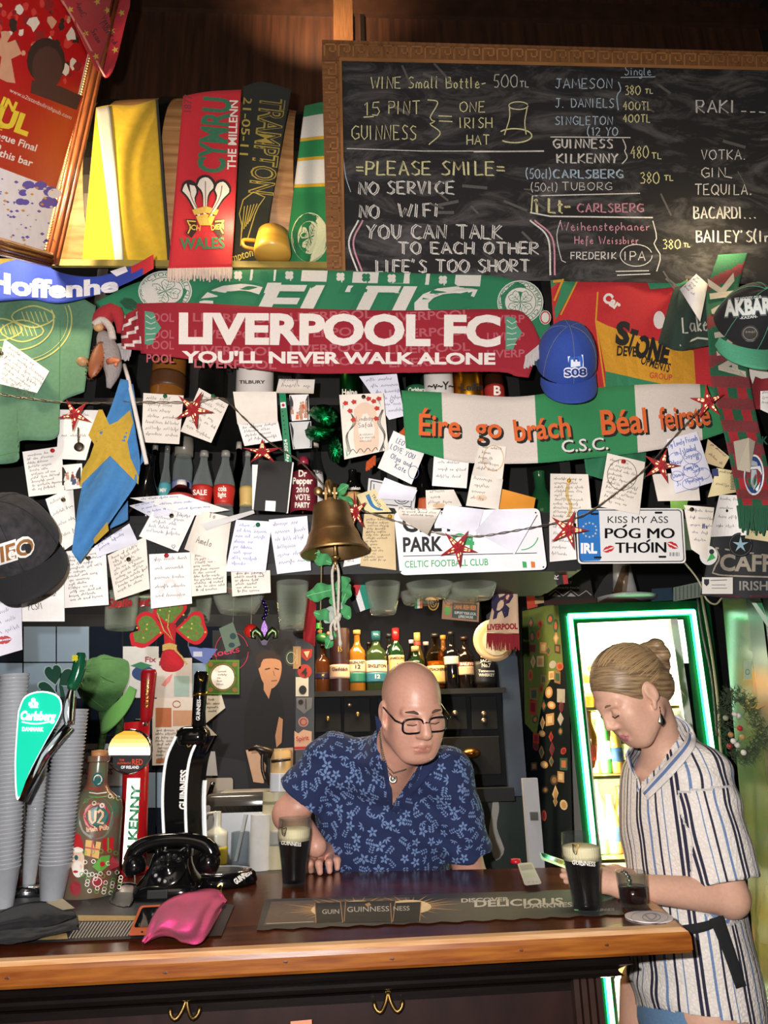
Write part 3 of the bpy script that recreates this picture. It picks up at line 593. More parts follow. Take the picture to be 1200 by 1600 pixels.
# green and white hoop scarf
Yh = wavy(hang(.02, 1.845, .02), .012, 55, .0, 8)
sh_ = thing('hooped_scarf', 'green and white hooped scarf with round crest hung beside the chalkboard frame', 'scarf', P(480, 410, 1.86))
def hm(u, v):
 return 2 if (.205 < v < .225 or .335 < v < .355 or .50 < v < .52) else (1 if v < .205 and v > .07 or .355 <= v <= .5 else 0)
Mb().sheet([(476, 165), (500, 160), (520, 158)], [(444, 411), (480, 413), (516, 413)], Yh, 18, 96, .005, matfn=hm).done('knit_band', [M('#1f7a44', 'cloth', scale=400), M('#cdc9c0', 'cloth', scale=400), M('#c49a28', 'cloth')], sh_, True)
def crest(mb, cx, cy, rx, ry, Y, off, ring, ink, bg, rot=0, txt='THE CELTIC FOOTBALL CLUB', yr='1888'):
 mb.poly(circ(cx, cy, rx, ry, 28), Y, off, mat=ring); mb.line(circ(cx, cy, rx * .94, ry * .94, 28), Y, 1.1, off + .0006, ink, True)
 mb.poly(circ(cx, cy, rx * .68, ry * .68, 24), Y, off + .0006, mat=bg); mb.line(circ(cx, cy, rx * .68, ry * .68, 24), Y, 1.2, off + .001, ink, True)
 k = ry / rx; vv, ff, W = glyphs(txt, .01, 0); f = 2.05 * pi * .76 * rx * .82 / W; out = []
 for gx, gy in vv:
  a = rot - pi * .8 + gx * f / (rx * .78); r = rx * .74 + gy * rx * .17 / .7; out.append(Lf(cx + r * sin(a), cy - r * k * cos(a), yf(Y), off + .0011))
 mb.add(out, ff, ink); mb.text(yr, cx - rx * .14, cy + ry * .93, Y, h=ry * .15, w=rx * .3, off=off + .0011, mat=ink, bold=.01)
 for a in (0, pi / 2, pi, 3 * pi / 2):
  a += .5 + rot; c_, s__ = cos(a), sin(a)
  def R2(x, y): return (cx + rx * (x * c_ - y * s__), cy + ry * (x * s__ + y * c_))
  hp = [R2(x, y) for x, y in [(0, 0), (.16, -.14), (.36, -.26), (.54, -.2), (.52, -.04), (.46, 0), (.52, .04), (.54, .2), (.36, .26), (.16, .14)]]
  mb.poly(hp, Y, off + .0011, mat=bg); mb.line(hp, Y, 1.1, off + .0016, ink, True); mb.line([R2(.05, 0), R2(.42, 0)], Y, .8, off + .0016, ink)
  for t in (.18, .3): mb.line([R2(t, 0), R2(t + .1, .14)], Y, .7, off + .0016, ink); mb.line([R2(t, 0), R2(t + .1, -.14)], Y, .7, off + .0016, ink)
mb = Mb(); crest(mb, 484, 371, 29, 39, Yh, .002, 0, 1, 0); mb.done('round_crest', [M('#d6d5a8', 'cloth'), M('#2e6b42', 'cloth')], sh_)
# mug of ale on the shelf top
z = 2.85; c = PZ(425, 421, z); c = P(425, 420, 1.815); c.z = z
mg = thing('wooden_mug', 'small tapered yellow wooden mug on the shelf below the chalkboard corner', 'mug', c)
Mb().lathe([(0, 0), (.054, 0), (.056, .012), (.05, .05), (.044, .08), (.039, .08), (.043, .014), (0, .014)], n=28).done('body', M('#d8a94c', 'wood', .3, scale=5, stretch=(1, 1, 8), alt='#c98f30'), mg, True, local=True)
Mb().tube(cat([(-.05, -.01, .012), (-.08, -.02, .014), (-.084, -.02, .036), (-.05, -.01, .044)], 14), .006).done('handle', M('#b67c2c', 'wood', .3), mg, True, local=True)
# framed match poster, leaning
pp = planeY(P(88, 415, 1.76), P(165, 100, 1.70), P(-60, 365, 1.30))
pf = thing('framed_poster', 'red football crowd poster in a beaded wooden frame, leaning out over the shelf', 'poster', P(60, 420, 1.75))
white = M('#f2eee6', 'paper'); pr_ = M('#c01c22', 'paper', .3); mb = Mb()
PO = [(-60, -150), (172, -60), (66, 400), (-120, 345)]
mb.poly(PO, pp, 0, .01, 0)
mb.poly([(-120, 240), (-90, 60), (130, 150), (86, 300)], pp, .0005, mat=1)
mb.poly([(-60, -150), (172, -60), (116, 172), (-90, 68)], pp, .0008, mat=1)
rr = random.Random(3)
for i in range(150):
 u, v = rr.random(), rr.random(); x = lerp(-20, 165 - 45 * v, u); y = lerp(-60 + 90 * u * 0, 75 + 90 * u, v) - 20; s = rr.uniform(3, 9)
 mb.poly([(x + s * rr.uniform(.6, 1.3) * cos(a), y + s * 1.3 * rr.uniform(.6, 1.3) * sin(a)) for a in [i * pi / 4 for i in range(8)]], pp, .0012 + i * .000004, mat=rr.choice((1, 2, 2, 3, 4, 5, 6, 3)))
mb.poly(circ(72, 95, 30, 36, 18), pp, .0022, mat=4); mb.poly(circ(74, 106, 24, 34, 18), pp, .0024, mat=7); mb.poly([(50, 125), (95, 135), (128, 150), (120, 172), (48, 145)], pp, .0021, mat=7); mb.poly([(2, 90), (16, 84), (24, 130), (10, 128), (-2, 122)], pp, .0022, mat=5); mb.poly([(-12, 76), (24, 62), (34, 84), (10, 96)], pp, .0023, mat=5)
mb.poly([(-120, 345), (-106, 235), (0, 262), (90, 296), (66, 400)], pp, .0009, mat=8)
for i in range(60):
 x, y = rr.uniform(0, 84), 0; y = rr.uniform(270 + x * .33, 390); s = rr.uniform(1.5, 4); mb.poly([(x - s, y), (x, y - s * .6), (x + s, y + s * .2), (x, y + s * .7)], pp, .0018, mat=rr.choice((9, 9, 10, 6)))
for i in range(14):
 x = rr.uniform(30, 90); y = rr.uniform(286, 330) ; s = rr.uniform(6, 14); mb.poly(circ(x, min(y, 292 + x * .1 + 20), s, s * .7, 10), pp, .0013 + i * .00001, mat=9 if i % 3 else 8)
A_ = radians(23)
mb.text('www.u2istanbulirishpub.com', 14, 143, pp, w=106, h=6.5, ang=radians(24.5), off=.0025, mat=6)
mb.text('T IN', -22, 156, pp, h=15, w=48, ang=radians(23), off=.0025, mat=11, bold=.05); mb.text('NBUL', -66, 172, pp, h=29, w=116, ang=radians(20), off=.0025, mat=11, bold=.05); mb.text('THE FINE', -58, 185, pp, h=8, w=64, ang=radians(17), off=.0025, mat=11, bold=.03)
mb.text('League Final', -22, 210, pp, h=11, w=82, ang=radians(19), off=.0025, mat=0, bold=.02); mb.text('d in this bar', -32, 234, pp, h=11, w=86, ang=radians(18), off=.0025, mat=0, bold=.02); mb.text('On', -20, 226, pp, h=9, w=22, ang=radians(18), off=.0024, mat=0, bold=.02)
mb.done('print', [white, pr_, M('#d43a34', 'paper'), M('#8f1218', 'paper'), M('#2c1a16', 'paper'), M('#d7a183', 'paper'), M('#eadfd6', 'paper'), M('#4a2a26', 'paper'), M('#f4f0fa', 'paper'), M('#6a5ac0', 'paper'), M('#e0a040', 'paper'), M('#f2d83a', 'paper')], pf)
fr1 = M('#7a4326', 'wood', .25, scale=6, stretch=(14, 14, 3)); mb = Mb()
def rail(a, b, wd, bead=True):
 A, B = Lf(a[0], a[1], pp, .012), Lf(b[0], b[1], pp, .012); d = (B - A).normalized(); nrm = (P(88, 415, 1.76) - CAMP).normalized(); sd_ = d.cross(nrm).normalized()
 for o, r in ((-.6, .30), (0, .42), (.62, .30)): mb.tube([A + sd_ * wd * o, B + sd_ * wd * o], wd * r, 10, 0)
 if bead:
  L = (B - A).length; n = int(L / .0085)
  for i in range(n): mb.ball(A + d * (L * i / n) - sd_ * wd * .95 - nrm * .006, .0034, 6, mat=1)
rail((186, -56), (80, 411), .022); rail((80, 408), (-130, 352), .02)
mb.done('frame', [fr1, M('#c09060', 'wood', .3)], pf, True)
# red bandana on its corner
bn = thing('red_bandana', 'red cloth with yellow leaves and black signatures hung on the poster corner', 'bandana', P(165, 122, 1.62))
yb = wavy(lambda a, b: min(pp(a, b) - .03, 1.66), .012, 60, .8, 4)
Mb().sheet([(92, -40), (150, -50), (205, -30)], [(98, 0), (165, 122), (203, 10)], yb, 26, 24, .003).done('cloth', M('#a81e2a', 'cloth', scale=120), bn, True)
mb = Mb()
for x, y in ((110, 15), (152, 3), (134, 52), (175, 48), (168, 16), (180, 78), (150, 88), (190, 20), (120, -8)): mb.poly([(x + (6 if i % 2 else 2.5) * cos(i * pi / 5), y + (6 if i % 2 else 2.5) * sin(i * pi / 5)) for i in range(10)], yb, .0015, mat=1)
for t, x, y, a, h in (('AnnC', 118, 6, 1.15, 9), ('Mark', 155, 38, .9, 10), ('Sean', 142, 48, 1.1, 9), ('Ted', 168, 58, .9, 8), ('Vera', 158, 28, 1.0, 8)): mb.hand(t, x, y, yb, h, ang=a, lw=1.3, off=.0016, mat=0)
mb.line([(98, 2), (130, 55), (164, 120)], yb, 3, .002, 2)
mb.done('print', [M('#3a0d14', 'cloth'), M('#c9a93c', 'cloth'), M('#d98a80', 'cloth')], bn)
# ================================================================== SCARVES, SHIRTS AND CAPS ON THE SHELF FRONT
cl_ = lambda h, s=420, **k: M(h, 'cloth', scale=s, **k)
def clover(mb, cx, cy, r, Y, off, mat):
 for a in range(4):
  a = a * pi / 2 + pi / 4; x, y = cx + r * .5 * cos(a), cy + r * .5 * sin(a)
  mb.poly(circ(x, y, r * .46, r * .46, 9), Y, off + .00003 * a, mat=mat)
 mb.line([(cx, cy), (cx + r * .3, cy + r * 1.1)], Y, r * .22, off, mat)
# -- green and white scarf
Yc = wavy(1.762, .007, 130, .1, 1)
s1 = thing('shamrock_scarf', 'long green and white scarf with clover checks pinned under the chalkboard', 'scarf', P(520, 500, 1.79), 'scarves pinned along the shelf')
CT = [(150, 472), (215, 441), (300, 425), (450, 421), (650, 427), (790, 434), (840, 468), (866, 525)]; CB = [(185, 507), (240, 495), (320, 503), (480, 508), (650, 508), (780, 512), (805, 525), (838, 572)]
Mb().sheet(CT, CB, Yc, 70, 10, .005).done('knit_band', cl_('#21704c'), s1, True)
mb = Mb()
for i in range(10):
 x = 372 + i * 40; y = 421 + max(0, (x - 450)) * .03
 if i % 2: mb.poly([(x - 20, y), (x + 20, y + .6), (x + 18, y + 18), (x - 22, y + 17)], Yc, .0012, mat=1)
 clover(mb, x, y + 9, 8, Yc, .002, 0 if i % 2 else 1)
for x0, x1 in ((418, 440), (608, 634)): mb.poly([(x0, 440 + x0 * .004), (x1, 440 + x1 * .004), (x1 - 6, 458), (x0 - 6, 458)], Yc, .0011, mat=1)
mb.text('CELTIC', 296, 493, Yc, h=50, w=452, ang=.012, mat=0, off=.0016, bold=.075, shear=.25); mb.text('CELTIC', 298, 492, Yc, h=48, w=448, ang=.012, mat=1, off=.0024, bold=.03, shear=.25)
crest(mb, 258, 455, 42, 32, Yc, .0016, 1, 2, 1, -.2); crest(mb, 813, 472, 36, 34, Yc, .0016, 1, 2, 1, .3); mb.poly(circ(852, 496, 9, 11), Yc, .002, mat=1); mb.line(circ(852, 496, 7, 9), Yc, 2, .0026, 3, True)
mb.done('woven_lettering', [cl_('#1f6a48'), cl_('#c9c4bb'), cl_('#3f7358'), cl_('#a8323a')], s1)
mb = Mb(); fringe(mb, (150, 470), (212, 478), 34, 1.78, 46, .004, .75, .3); fringe(mb, (165, 462), (205, 468), 30, 1.77, 30, .004, .9, .3); mb.done('fringe', cl_('#1d5138'), s1)
# -- red scarf
Yl = wavy(1.742, .006, 150, .15, 6)
s2 = thing('red_football_scarf', 'long dark red scarf with big white block letters across the shelf front', 'scarf', P(520, 585, 1.76), 'scarves pinned along the shelf')
LT = [(213, 474), (300, 473), (450, 481), (620, 485), (780, 483), (822, 492), (846, 535)]; LB = [(220, 552), (300, 562), (450, 582), (600, 583), (772, 581), (806, 588), (826, 590)]
Mb().sheet(LT, LB, Yl, 70, 12, .005).done('knit_band', cl_('#8f1526'), s2, True)
mb = Mb()
for r in range(4):
 for c_ in range(4):
  x = (246, 300, 452, 605)[c_] + (r % 2) * 2; y = (502, 528, 553, 574)[r] - (8 if c_ == 0 and r > 1 else 0); t = 'POOL' if c_ == 0 else 'LIVERPOOL'
  mb.text(t, x if c_ else 228, y, Yl, h=13, w=44 if c_ == 0 else 130, ang=.02 - .06 * (c_ > 1), mat=0, bold=.02)
for r in range(3): mb.text('LIVERP', 760, 505 + r * 27, Yl, h=12, w=60, ang=-.02, mat=0, bold=.02)
mb.text('LIVERPOOL FC', 277, 535, Yl, h=45, w=505, ang=.008, mat=1, off=.0022, bold=.045); mb.text("YOU'LL NEVER WALK ALONE", 284, 566, Yl, h=17, w=490, ang=.006, mat=1, off=.0022, bold=.04)
for cx, cy, k in ((236, 512, 1), (800, 520, -1)):
 mb.poly([(cx - 10, cy - 26), (cx + 4, cy - 24), (cx + 8, cy - 12), (cx + 16, cy), (cx + 6, cy + 14), (cx + 2, cy + 26), (cx - 10, cy + 26)], Yl, .002, mat=2)
 for i in range(5): mb.line([(cx - 8, cy - 20 + i * 10), (cx, cy - 14 + i * 8), (cx + 7, cy - 18 + i * 9)], Yl, 1.4, .003, 3)
mb.done('woven_lettering', [cl_('#a8505a'), cl_('#ddd3cc'), cl_('#4f8a70'), cl_('#b9b8ab')], s2)
mb = Mb(); fringe(mb, (822, 556), (852, 532), 22, 1.735, 70, .003, -.12, .16); mb.done('fringe', cl_('#bdb4b2'), s2)
Mb().sheet([(188, 497), (216, 480)], [(190, 545), (222, 548)], wavy(1.735, .012, 30, .2, 3), 14, 12, .005, matfn=lambda u, v: 1 if (v * 5 + u) % 1.5 < .5 else 0).done('twisted_end', [cl_('#8f1526'), cl_('#cfc5c0')], s2, True)
mb = Mb(); fringe(mb, (166, 540), (206, 535), 26, 1.745, 72, .003, -.15, .14); mb.done('fringe', cl_('#a79f9f'), s2)
# -- blue scarf at the left
Yb_ = wavy(1.735, .012, 90, .2, 9)
s3 = thing('blue_scarf', 'blue scarf with rounded white letters and a red end, twisted along the left', 'scarf', P(110, 470, 1.74), 'scarves pinned along the shelf')
Mb().sheet([(-40, 430), (15, 408), (55, 406), (95, 426), (150, 432), (205, 416), (240, 397)], [(-40, 476), (40, 468), (90, 474), (140, 464), (185, 448), (215, 434), (240, 420)], Yb_, 44, 10, .006, matfn=lambda u, v: 1 if u > .93 or (u > .86 and v < .5) else 0).done('knit_band', [cl_('#2b3f9c'), cl_('#b8262c')], s3, True)
mb = Mb(); mb.text('Hoffenhe', -22, 448, Yb_, h=29, w=207, mat=0, off=.0022, bold=.045, fit=lambda u, v: (u * 207, 4 + 12 * sin(u * 3.0) - v * (31 - 10 * u))); mb.poly([(172, 424), (196, 416), (200, 424), (182, 432)], Yb_, .002, mat=0); mb.done('woven_lettering', cl_('#ddd9dc'), s3)
# -- green T-shirt
Yt = wavy(1.80, .010, 90, .0, 12)
s4 = thing('green_shirt', 'faded green T-shirt with a yellow clover crest hanging at the far left', 'shirt', P(60, 700, 1.8))
Mb().sheet([(-60, 462), (0, 462), (60, 460), (120, 464), (150, 478)], [(-60, 725), (25, 722), (30, 690), (88, 684), (94, 632), (132, 612)], Yt, 44, 26, .004).done('cloth', cl_('#587f62', 90), s4, True)
mb = Mb()
for r in (88, 82, 60): mb.line([(a, b) for a, b in circ(24, 500, r, r * .78, 40, -.35, 2.0)], Yt, 2.2 if r != 82 else 1, .0016, 0)
for a in (.1, 1.1, 2.2):
 cx, cy = 20 + 32 * cos(a), 492 + 28 * sin(a); pts = [(cx + 27 * cos(t) * (1 + .25 * cos(2 * t)), cy + 17 * sin(t)) for t in [i * pi / 10 for i in range(20)]]
 mb.line(pts, Yt, 2.2, .0016, 0, True)
 for i in range(6): mb.line([(cx - 18 + i * 7, cy - 8), (cx - 12 + i * 7, cy + 8)], Yt, 1.5, .0016, 0)
mb.text('CELTIC FOOTBALL', -60, 474, Yt, h=12, w=120, mat=1, ang=-.06, bold=.02); mb.line([(94, 500), (92, 632)], Yt, 1.2, .0018, 1); mb.line([(30, 690), (30, 705), (0, 712)], Yt, 1.2, .0018, 1)
mb.done('print', [M('#b9b56a', 'cloth'), M('#3f7a48', 'cloth')], s4)
# -- red, yellow and green jersey
Yj = wavy(1.812, .011, 110, .35, 15)
s5 = thing('football_jersey', 'red, yellow and green football jersey with black sponsor letters behind the blue cap', 'jersey', P(1000, 610, 1.81))
Mb().sheet([(860, 438), (920, 432), (1010, 434), (1070, 436), (1120, 446)], [(872, 612), (940, 616), (1020, 614), (1080, 614), (1120, 614)], Yj, 60, 40, .004).done('cloth', cl_('#b5242a', 200), s5, True)
mb = Mb()
mb.poly([(860, 438), (905, 433), (868, 500), (866, 480)], Yj, 0.004, mat=1); mb.line([(880, 436), (866, 470)], Yj, 3, 0.005, 0); mb.line([(905, 433), (876, 492)], Yj, 2.5, 0.005, 0)
mb.line([(864, 440), (930, 433), (1000, 434), (1074, 437)], Yj, 4, 0.005, 0); mb.poly([(1010, 436), (1074, 438), (1080, 446), (1016, 452)], Yj, 0.0042, mat=1); mb.line([(1014, 443), (1078, 441)], Yj, 2, 0.0055, 0)
for i in range(8):
 u0, u1 = i / 8, (i + 1) / 8; t0 = (lerp(931, 1084, u0), lerp(500, 548, u0 ** .8)); t1 = (lerp(931, 1084, u1), lerp(500, 548, u1 ** .8)); b0 = (lerp(946, 1088, u0), lerp(580, 612, u0)); b1 = (lerp(946, 1088, u1), lerp(580, 612, u1))
 for j in range(4): mb.poly([(lerp(t0[0], b0[0], j / 4), lerp(t0[1], b0[1], j / 4)), (lerp(t1[0], b1[0], j / 4), lerp(t1[1], b1[1], j / 4)), (lerp(t1[0], b1[0], (j + 1) / 4), lerp(t1[1], b1[1], (j + 1) / 4)), (lerp(t0[0], b0[0], (j + 1) / 4), lerp(t0[1], b0[1], (j + 1) / 4))], Yj, 0.0045, mat=0)
 if i < 5: mb.poly([b0, b1, (b1[0], 614), (b0[0], 614)], Yj, 0.0045, mat=1)
mb.line([(934, 456), (931, 502), (946, 612)], Yj, 2.5, 0.0055, 0)
mb.text('S', 961, 536, Yj, h=33, w=22, ang=.08, mat=2, off=.0065, bold=.06); mb.text('T', 977, 545, Yj, h=32, w=12, ang=.3, mat=2, off=.0065, bold=.05); mb.text('ONE', 990, 555, Yj, h=32, w=54, ang=.22, mat=2, off=.0065, bold=.06)
mb.text('DEVEL', 963, 555, Yj, h=15, w=38, ang=.06, mat=2, off=.0065, bold=.03); mb.text('OPMENTS', 1000, 568, Yj, h=14, w=47, ang=.3, mat=2, off=.0065, bold=.02); mb.text('GROUP', 1014, 590, Yj, h=9, w=36, ang=.12, mat=3, off=.0065, bold=.02)
mb.text('Car', 940, 468, Yj, h=15, w=30, ang=.6, mat=4, off=.0065, bold=.05); mb.poly(circ(1030, 500, 9, 14), Yj, 0.006, mat=4)
mb.done('print', [cl_('#c98e22', 200), cl_('#2f7a54', 200), cl_('#161412'), cl_('#b5452a'), cl_('#d9cfc8')], s5)
# -- tricolour scarf with orange lettering
Ye_ = wavy(1.782, .006, 160, .1, 18)
s6 = thing('orange_lettered_scarf', 'green and white scarf with orange old style lettering below the jersey', 'scarf', P(870, 715, 1.78), 'scarves pinned along the shelf')
def em(u, v): return 0 if u < .125 or .41 < u < .72 or u > .93 else 1
Mb().sheet([(627, 610), (690, 613), (800, 620), (880, 611), (980, 602), (1090, 600), (1128, 612)], [(634, 700), (720, 722), (830, 724), (920, 716), (1000, 707), (1080, 692), (1132, 676)], Ye_, 80, 10, .005, matfn=em).done('knit_band', [cl_('#2c7d4b'), cl_('#cfc2b8')], s6, True)
mb = Mb()
for t, x, y, h, w, a in (('Éire', 652, 679, 33, 67, .05), ('go', 742, 683, 31, 42, .02), ('brách', 803, 689, 33, 90, -.08), ('Béal', 938, 679, 38, 74, -.06), ('feirste', 1031, 671, 34, 80, -.10)):
 mb.text(t, x + 3.5, y + 3, Ye_, h=h, w=w, ang=a, mat=1, off=.0016, bold=.03, shear=-.04); mb.text(t, x, y, Ye_, h=h, w=w, ang=a, mat=0, off=.0026, bold=.02, shear=-.04)
mb.text('C.S.C.', 880, 709, Ye_, h=19, w=74, ang=-.07, mat=1, off=.0016, bold=.02); mb.text('C.S.C.', 877, 707, Ye_, h=19, w=74, ang=-.07, mat=2, off=.0026, bold=.01)
mb.done('woven_lettering', [cl_('#d2602a'), cl_('#1d1713'), cl_('#d8d4cc')], s6)
mb = Mb(); fringe(mb, (636, 664), (628, 690), 22, 1.80, 66, .003, -.75, .12); fringe(mb, (586, 712), (574, 722), 14, 1.81, 46, .003, -.1, .12); mb.done('fringe', cl_('#c4541f'), s6)
Mb().sheet([(912, 712), (960, 708), (1010, 700)], [(916, 742), (960, 752), (1008, 748)], wavy(1.815, .01, 40, .2, 4), 20, 8, .004).done('folded_end', cl_('#256b48'), s6, True)
# -- chequered scarf at the right
Yk = wavy(1.748, .010, 80, 1.2, 21)
s7 = thing('chequered_scarf', 'green and red chequered scarf with beige letters hanging at the far right', 'scarf', P(1180, 830, 1.745))
kl = [(1122, 398), (1104, 460), (1107, 540), (1112, 600), (1134, 690), (1152, 780), (1156, 812)]; kr = [(1168, 395), (1152, 470), (1166, 560), (1180, 640), (1198, 720), (1214, 790), (1218, 815)]
def km(u, v):
 if u > .94: return 0
 if u < .46: return (0, 0, 1)[int(u * 21 + v * 1.3) % 3]
 return (0, 2, 1, 1)[(int(u * 24) % 2) * 2 + int(v * 4 + .5) % 2]
Mb().sheet(kl, kr, Yk, 96, 16, .006, matfn=km).done('knit_band', [cl_('#1f5a3c', var=.3), cl_('#7a2f32', var=.3), cl_('#a3242c', var=.3)], s7, True)
mb = Mb(); mb.text('AN AK', 1164, 590, Yk, h=38, w=165, ang=radians(-97), mat=0, off=.007, bold=.04)
mb.poly([(1146, 690), (1170, 684), (1180, 690), (1172, 738), (1152, 734)], Yk, .003, mat=0); mb.poly(circ(1178, 742, 16, 32, 22), Yk, .005, mat=1); mb.poly(circ(1178, 742, 13.5, 29, 22), Yk, .0056, mat=2)
mb.poly([(1174, 734), (1182, 734), (1183, 756), (1178, 766), (1173, 756)], Yk, .0062, mat=3); mb.poly([(1167, 730), (1188, 728), (1188, 732), (1167, 734)], Yk, .0064, mat=1); mb.poly([(1174, 718), (1182, 718), (1184, 728), (1173, 728)], Yk, .0063, mat=3); mb.text('AK', 1180, 694, Yk, h=12, w=20, mat=4, off=.0045, bold=.03)
mb.done('woven_lettering', [cl_('#b6ab98'), M('#e6e6e2', 'cloth'), M('#23417e', 'cloth'), M('#aab0b6', 'cloth'), cl_('#1f4a3c')], s7)
mb = Mb(); fringe(mb, (1152, 790), (1216, 796), 40, 1.745, 34, .004, 0, .15); mb.done('fringe', cl_('#1c5238'), s7)
s7b = thing('red_shirt', 'dark red shirt with a bull print, mostly hidden behind the chequered scarf', 'shirt', P(1190, 620, 1.79))
Mb().sheet([(1160, 540), (1230, 536)], [(1176, 640), (1235, 636)], wavy(1.79, .008, 50, .2, 2), 14, 14, .004).done('cloth', cl_('#7e1a24', 200), s7b, True)
mb = Mb(); mb.poly([(1170, 572), (1184, 566), (1196, 574), (1204, 590), (1190, 592), (1180, 588), (1176, 600), (1172, 588)], 1.778, 0, mat=0); mb.done('print', cl_('#cfc8c0'), s7b)
# -- dark green knitted hat and the white jersey note on it
s8 = thing('knitted_hat', 'dark green knitted hat with pale script letters between jersey and chequered scarf', 'hat', P(1070, 545, 1.77))
Yn = wavy(1.772, .012, 40, .2, 7)
Mb().sheet([(1052, 452), (1080, 440), (1112, 446)], [(1028, 536), (1060, 548), (1108, 540)], Yn, 20, 16, .012).done('knit', cl_('#26382e', 300, bump=.8), s8, True)
mb = Mb(); mb.hand('Lake', 1068, 520, Yn, 24, 42, -.1, 2.6, .004, 0); mb.line([(1062, 540), (1090, 528), (1108, 530)], Yn, 3, .004, 0); mb.done('lettering', cl_('#b9b7a8'), s8)
# ------------------------------------------------------------------ baseball caps
def cap(name, label, px, py, Y, wid, tilt, roll, turn, crown, brimc, under=None, brim_len=.062, floppy=0):
 c = P(px, py, Y); r0 = thing(name, label, 'cap', c)
 Rm = Matrix.Rotation(roll, 3, 'Y') @ Matrix.Rotation(turn, 3, 'Z') @ Matrix.Rotation(tilt, 3, 'X'); k = wid / .166
 def T(p): return c + (Rm @ Vector(p)) * k
 mb = Mb(); n, h = 48, 12; vv = []
 for i in range(h + 1):
  a = pi / 2 * i / h
  for j in range(n):
   b_ = 2 * pi * j / n; seam = 1 - .012 * (abs(cos(b_ * 3)) ** 12) - floppy * .06 * sin(b_ * 5 + i)
   fr = max(0, -sin(b_)); vv.append(T((.083 * cos(a) ** .8 * cos(b_) * seam, (.098 * cos(a) ** .8 * sin(b_)) * seam, .118 * sin(a) * (1 + .06 * fr) * seam)))
 mb.add(vv, [(i * n + j, i * n + (j + 1) % n, (i + 1) * n + (j + 1) % n, (i + 1) * n + j) for i in range(h) for j in range(n)])
 mb.ball(T((0, 0, .117)), .0075 * k, 10, mat=1)
 mb.done('crown', [crown, brimc], r0, True); cr = Mb(); cr.v, cr.f, cr.m = list(mb.v), list(mb.f), list(mb.m)
 mb = Mb()
 for q_ in range(6):
  b_ = q_ * pi / 3 + pi / 6 * 0 + pi / 2
  pts = []
  for i in range(11):
   a = pi / 2 * i / 10; fr = max(0, -sin(b_)); pts.append(T((.0835 * cos(a) ** .8 * cos(b_), .0985 * cos(a) ** .8 * sin(b_), .1186 * sin(a) * (1 + .06 * fr))))
  mb.tube(pts, .0008 * k, 5)
 for q_ in (-.7, -2.4): mb.ball(T((.066 * cos(q_), .08 * sin(q_), .07)), .003 * k, 8)
 mb.done('stitching', brimc if brimc is not crown else M('#6a6a6e', 'cloth'), r0)
 mb = Mb(); vv = []; nu, nv = 24, 8
 for s in (0, 1):
  for i in range(nu + 1):
   a = -pi / 2 + radians(68) * (2 * i / nu - 1)
   for j in range(nv + 1):
    t = j / nv; e = cos((2 * i / nu - 1) * pi / 2) ** .55
    x = .083 * cos(a) * (1 + .05 * t * e); y = .098 * sin(a) - brim_len * 1.05 * t * e
    vv.append(T((x, y, .004 - .016 * (x / .08) ** 2 * (1 + t) - .012 * t - s * .004)))
 W = nv + 1; nF = (nu + 1) * W; ff = []
 for i in range(nu):
  for j in range(nv):
   q_ = (i * W + j, i * W + j + 1, (i + 1) * W + j + 1, (i + 1) * W + j); ff += [q_, tuple(nF + z for z in reversed(q_))]
  q_ = (i * W + nv, nF + i * W + nv, nF + (i + 1) * W + nv, (i + 1) * W + nv); ff.append(q_)
 mb.add(vv, ff); mb.done('brim', brimc, r0, True)
 cr.add(mb.v, mb.f)
 return r0, hitY(cr, Y)
navy = cl_('#17171b', 200); roy = cl_('#24408f', 200)
r0, yc = cap('baseball_cap', 'plain royal blue cap with a small shield badge, hung by the red scarf end', 884, 566, 1.76, .166, radians(66), radians(-4), radians(-8), roy, roy)
mb = Mb(); mb.poly([(887, 557), (911, 554), (912, 572), (907, 586), (899, 590), (890, 584)], yc, .002, mat=0); mb.poly([(889, 559), (909, 556), (910, 571), (905, 583), (899, 587), (892, 582)], yc, .003, mat=1)
mb.poly([(892, 562), (896, 562), (896, 565), (899, 565), (899, 562), (902, 562), (902, 565), (906, 565), (906, 561), (907, 572), (892, 574)], yc, .0036, mat=0); mb.text('S08', 881, 589, yc, h=13, w=37, ang=-.05, mat=0, off=.004, bold=.09); mb.text('S08', 882, 588, yc, h=11, w=35, ang=-.05, mat=2, off=.005, bold=.03)
mb.done('badge', [M('#dfe2ea', 'cloth'), M('#2d5fb6', 'cloth'), M('#1b2f78', 'cloth')], r0)
gb = cl_('#4c9a78', 200)
r0, yc = cap('baseball_cap', 'black cap with pale block lettering and a green peak at the upper right', 1164, 512, 1.69, .172, radians(68), radians(4), radians(2), cl_('#16161a', 200), gb, brim_len=.06)
mb = Mb(); mb.text('AKBARS', 1131, 494, yc, h=25, w=86, ang=-.06, mat=0, off=.002, bold=.09); mb.text('AKBARS', 1132, 493, yc, h=23, w=84, ang=-.06, mat=1, off=.003, bold=.05); mb.text('ICE HOCKEY CLUB', 1148, 470, yc, h=4.5, w=42, ang=-.1, mat=1, off=.002, bold=.02); mb.text('-KAZAN-', 1156, 499, yc, h=4, w=28, ang=-.1, mat=1, off=.0036, bold=.02)
mb.poly(circ(1172, 521, 14, 13, 20), yc, .002, mat=2); mb.line(circ(1172, 521, 11, 10, 20), yc, 1, .003, 3, True); mb.text('seal', 1164, 520, yc, h=4, w=16, mat=3, off=.003)
mb.done('badge', [M('#5a5f60', 'cloth'), M('#d5d8d2', 'cloth'), M('#3b3834', 'plastic'), M('#8a857c', 'plastic')], r0)
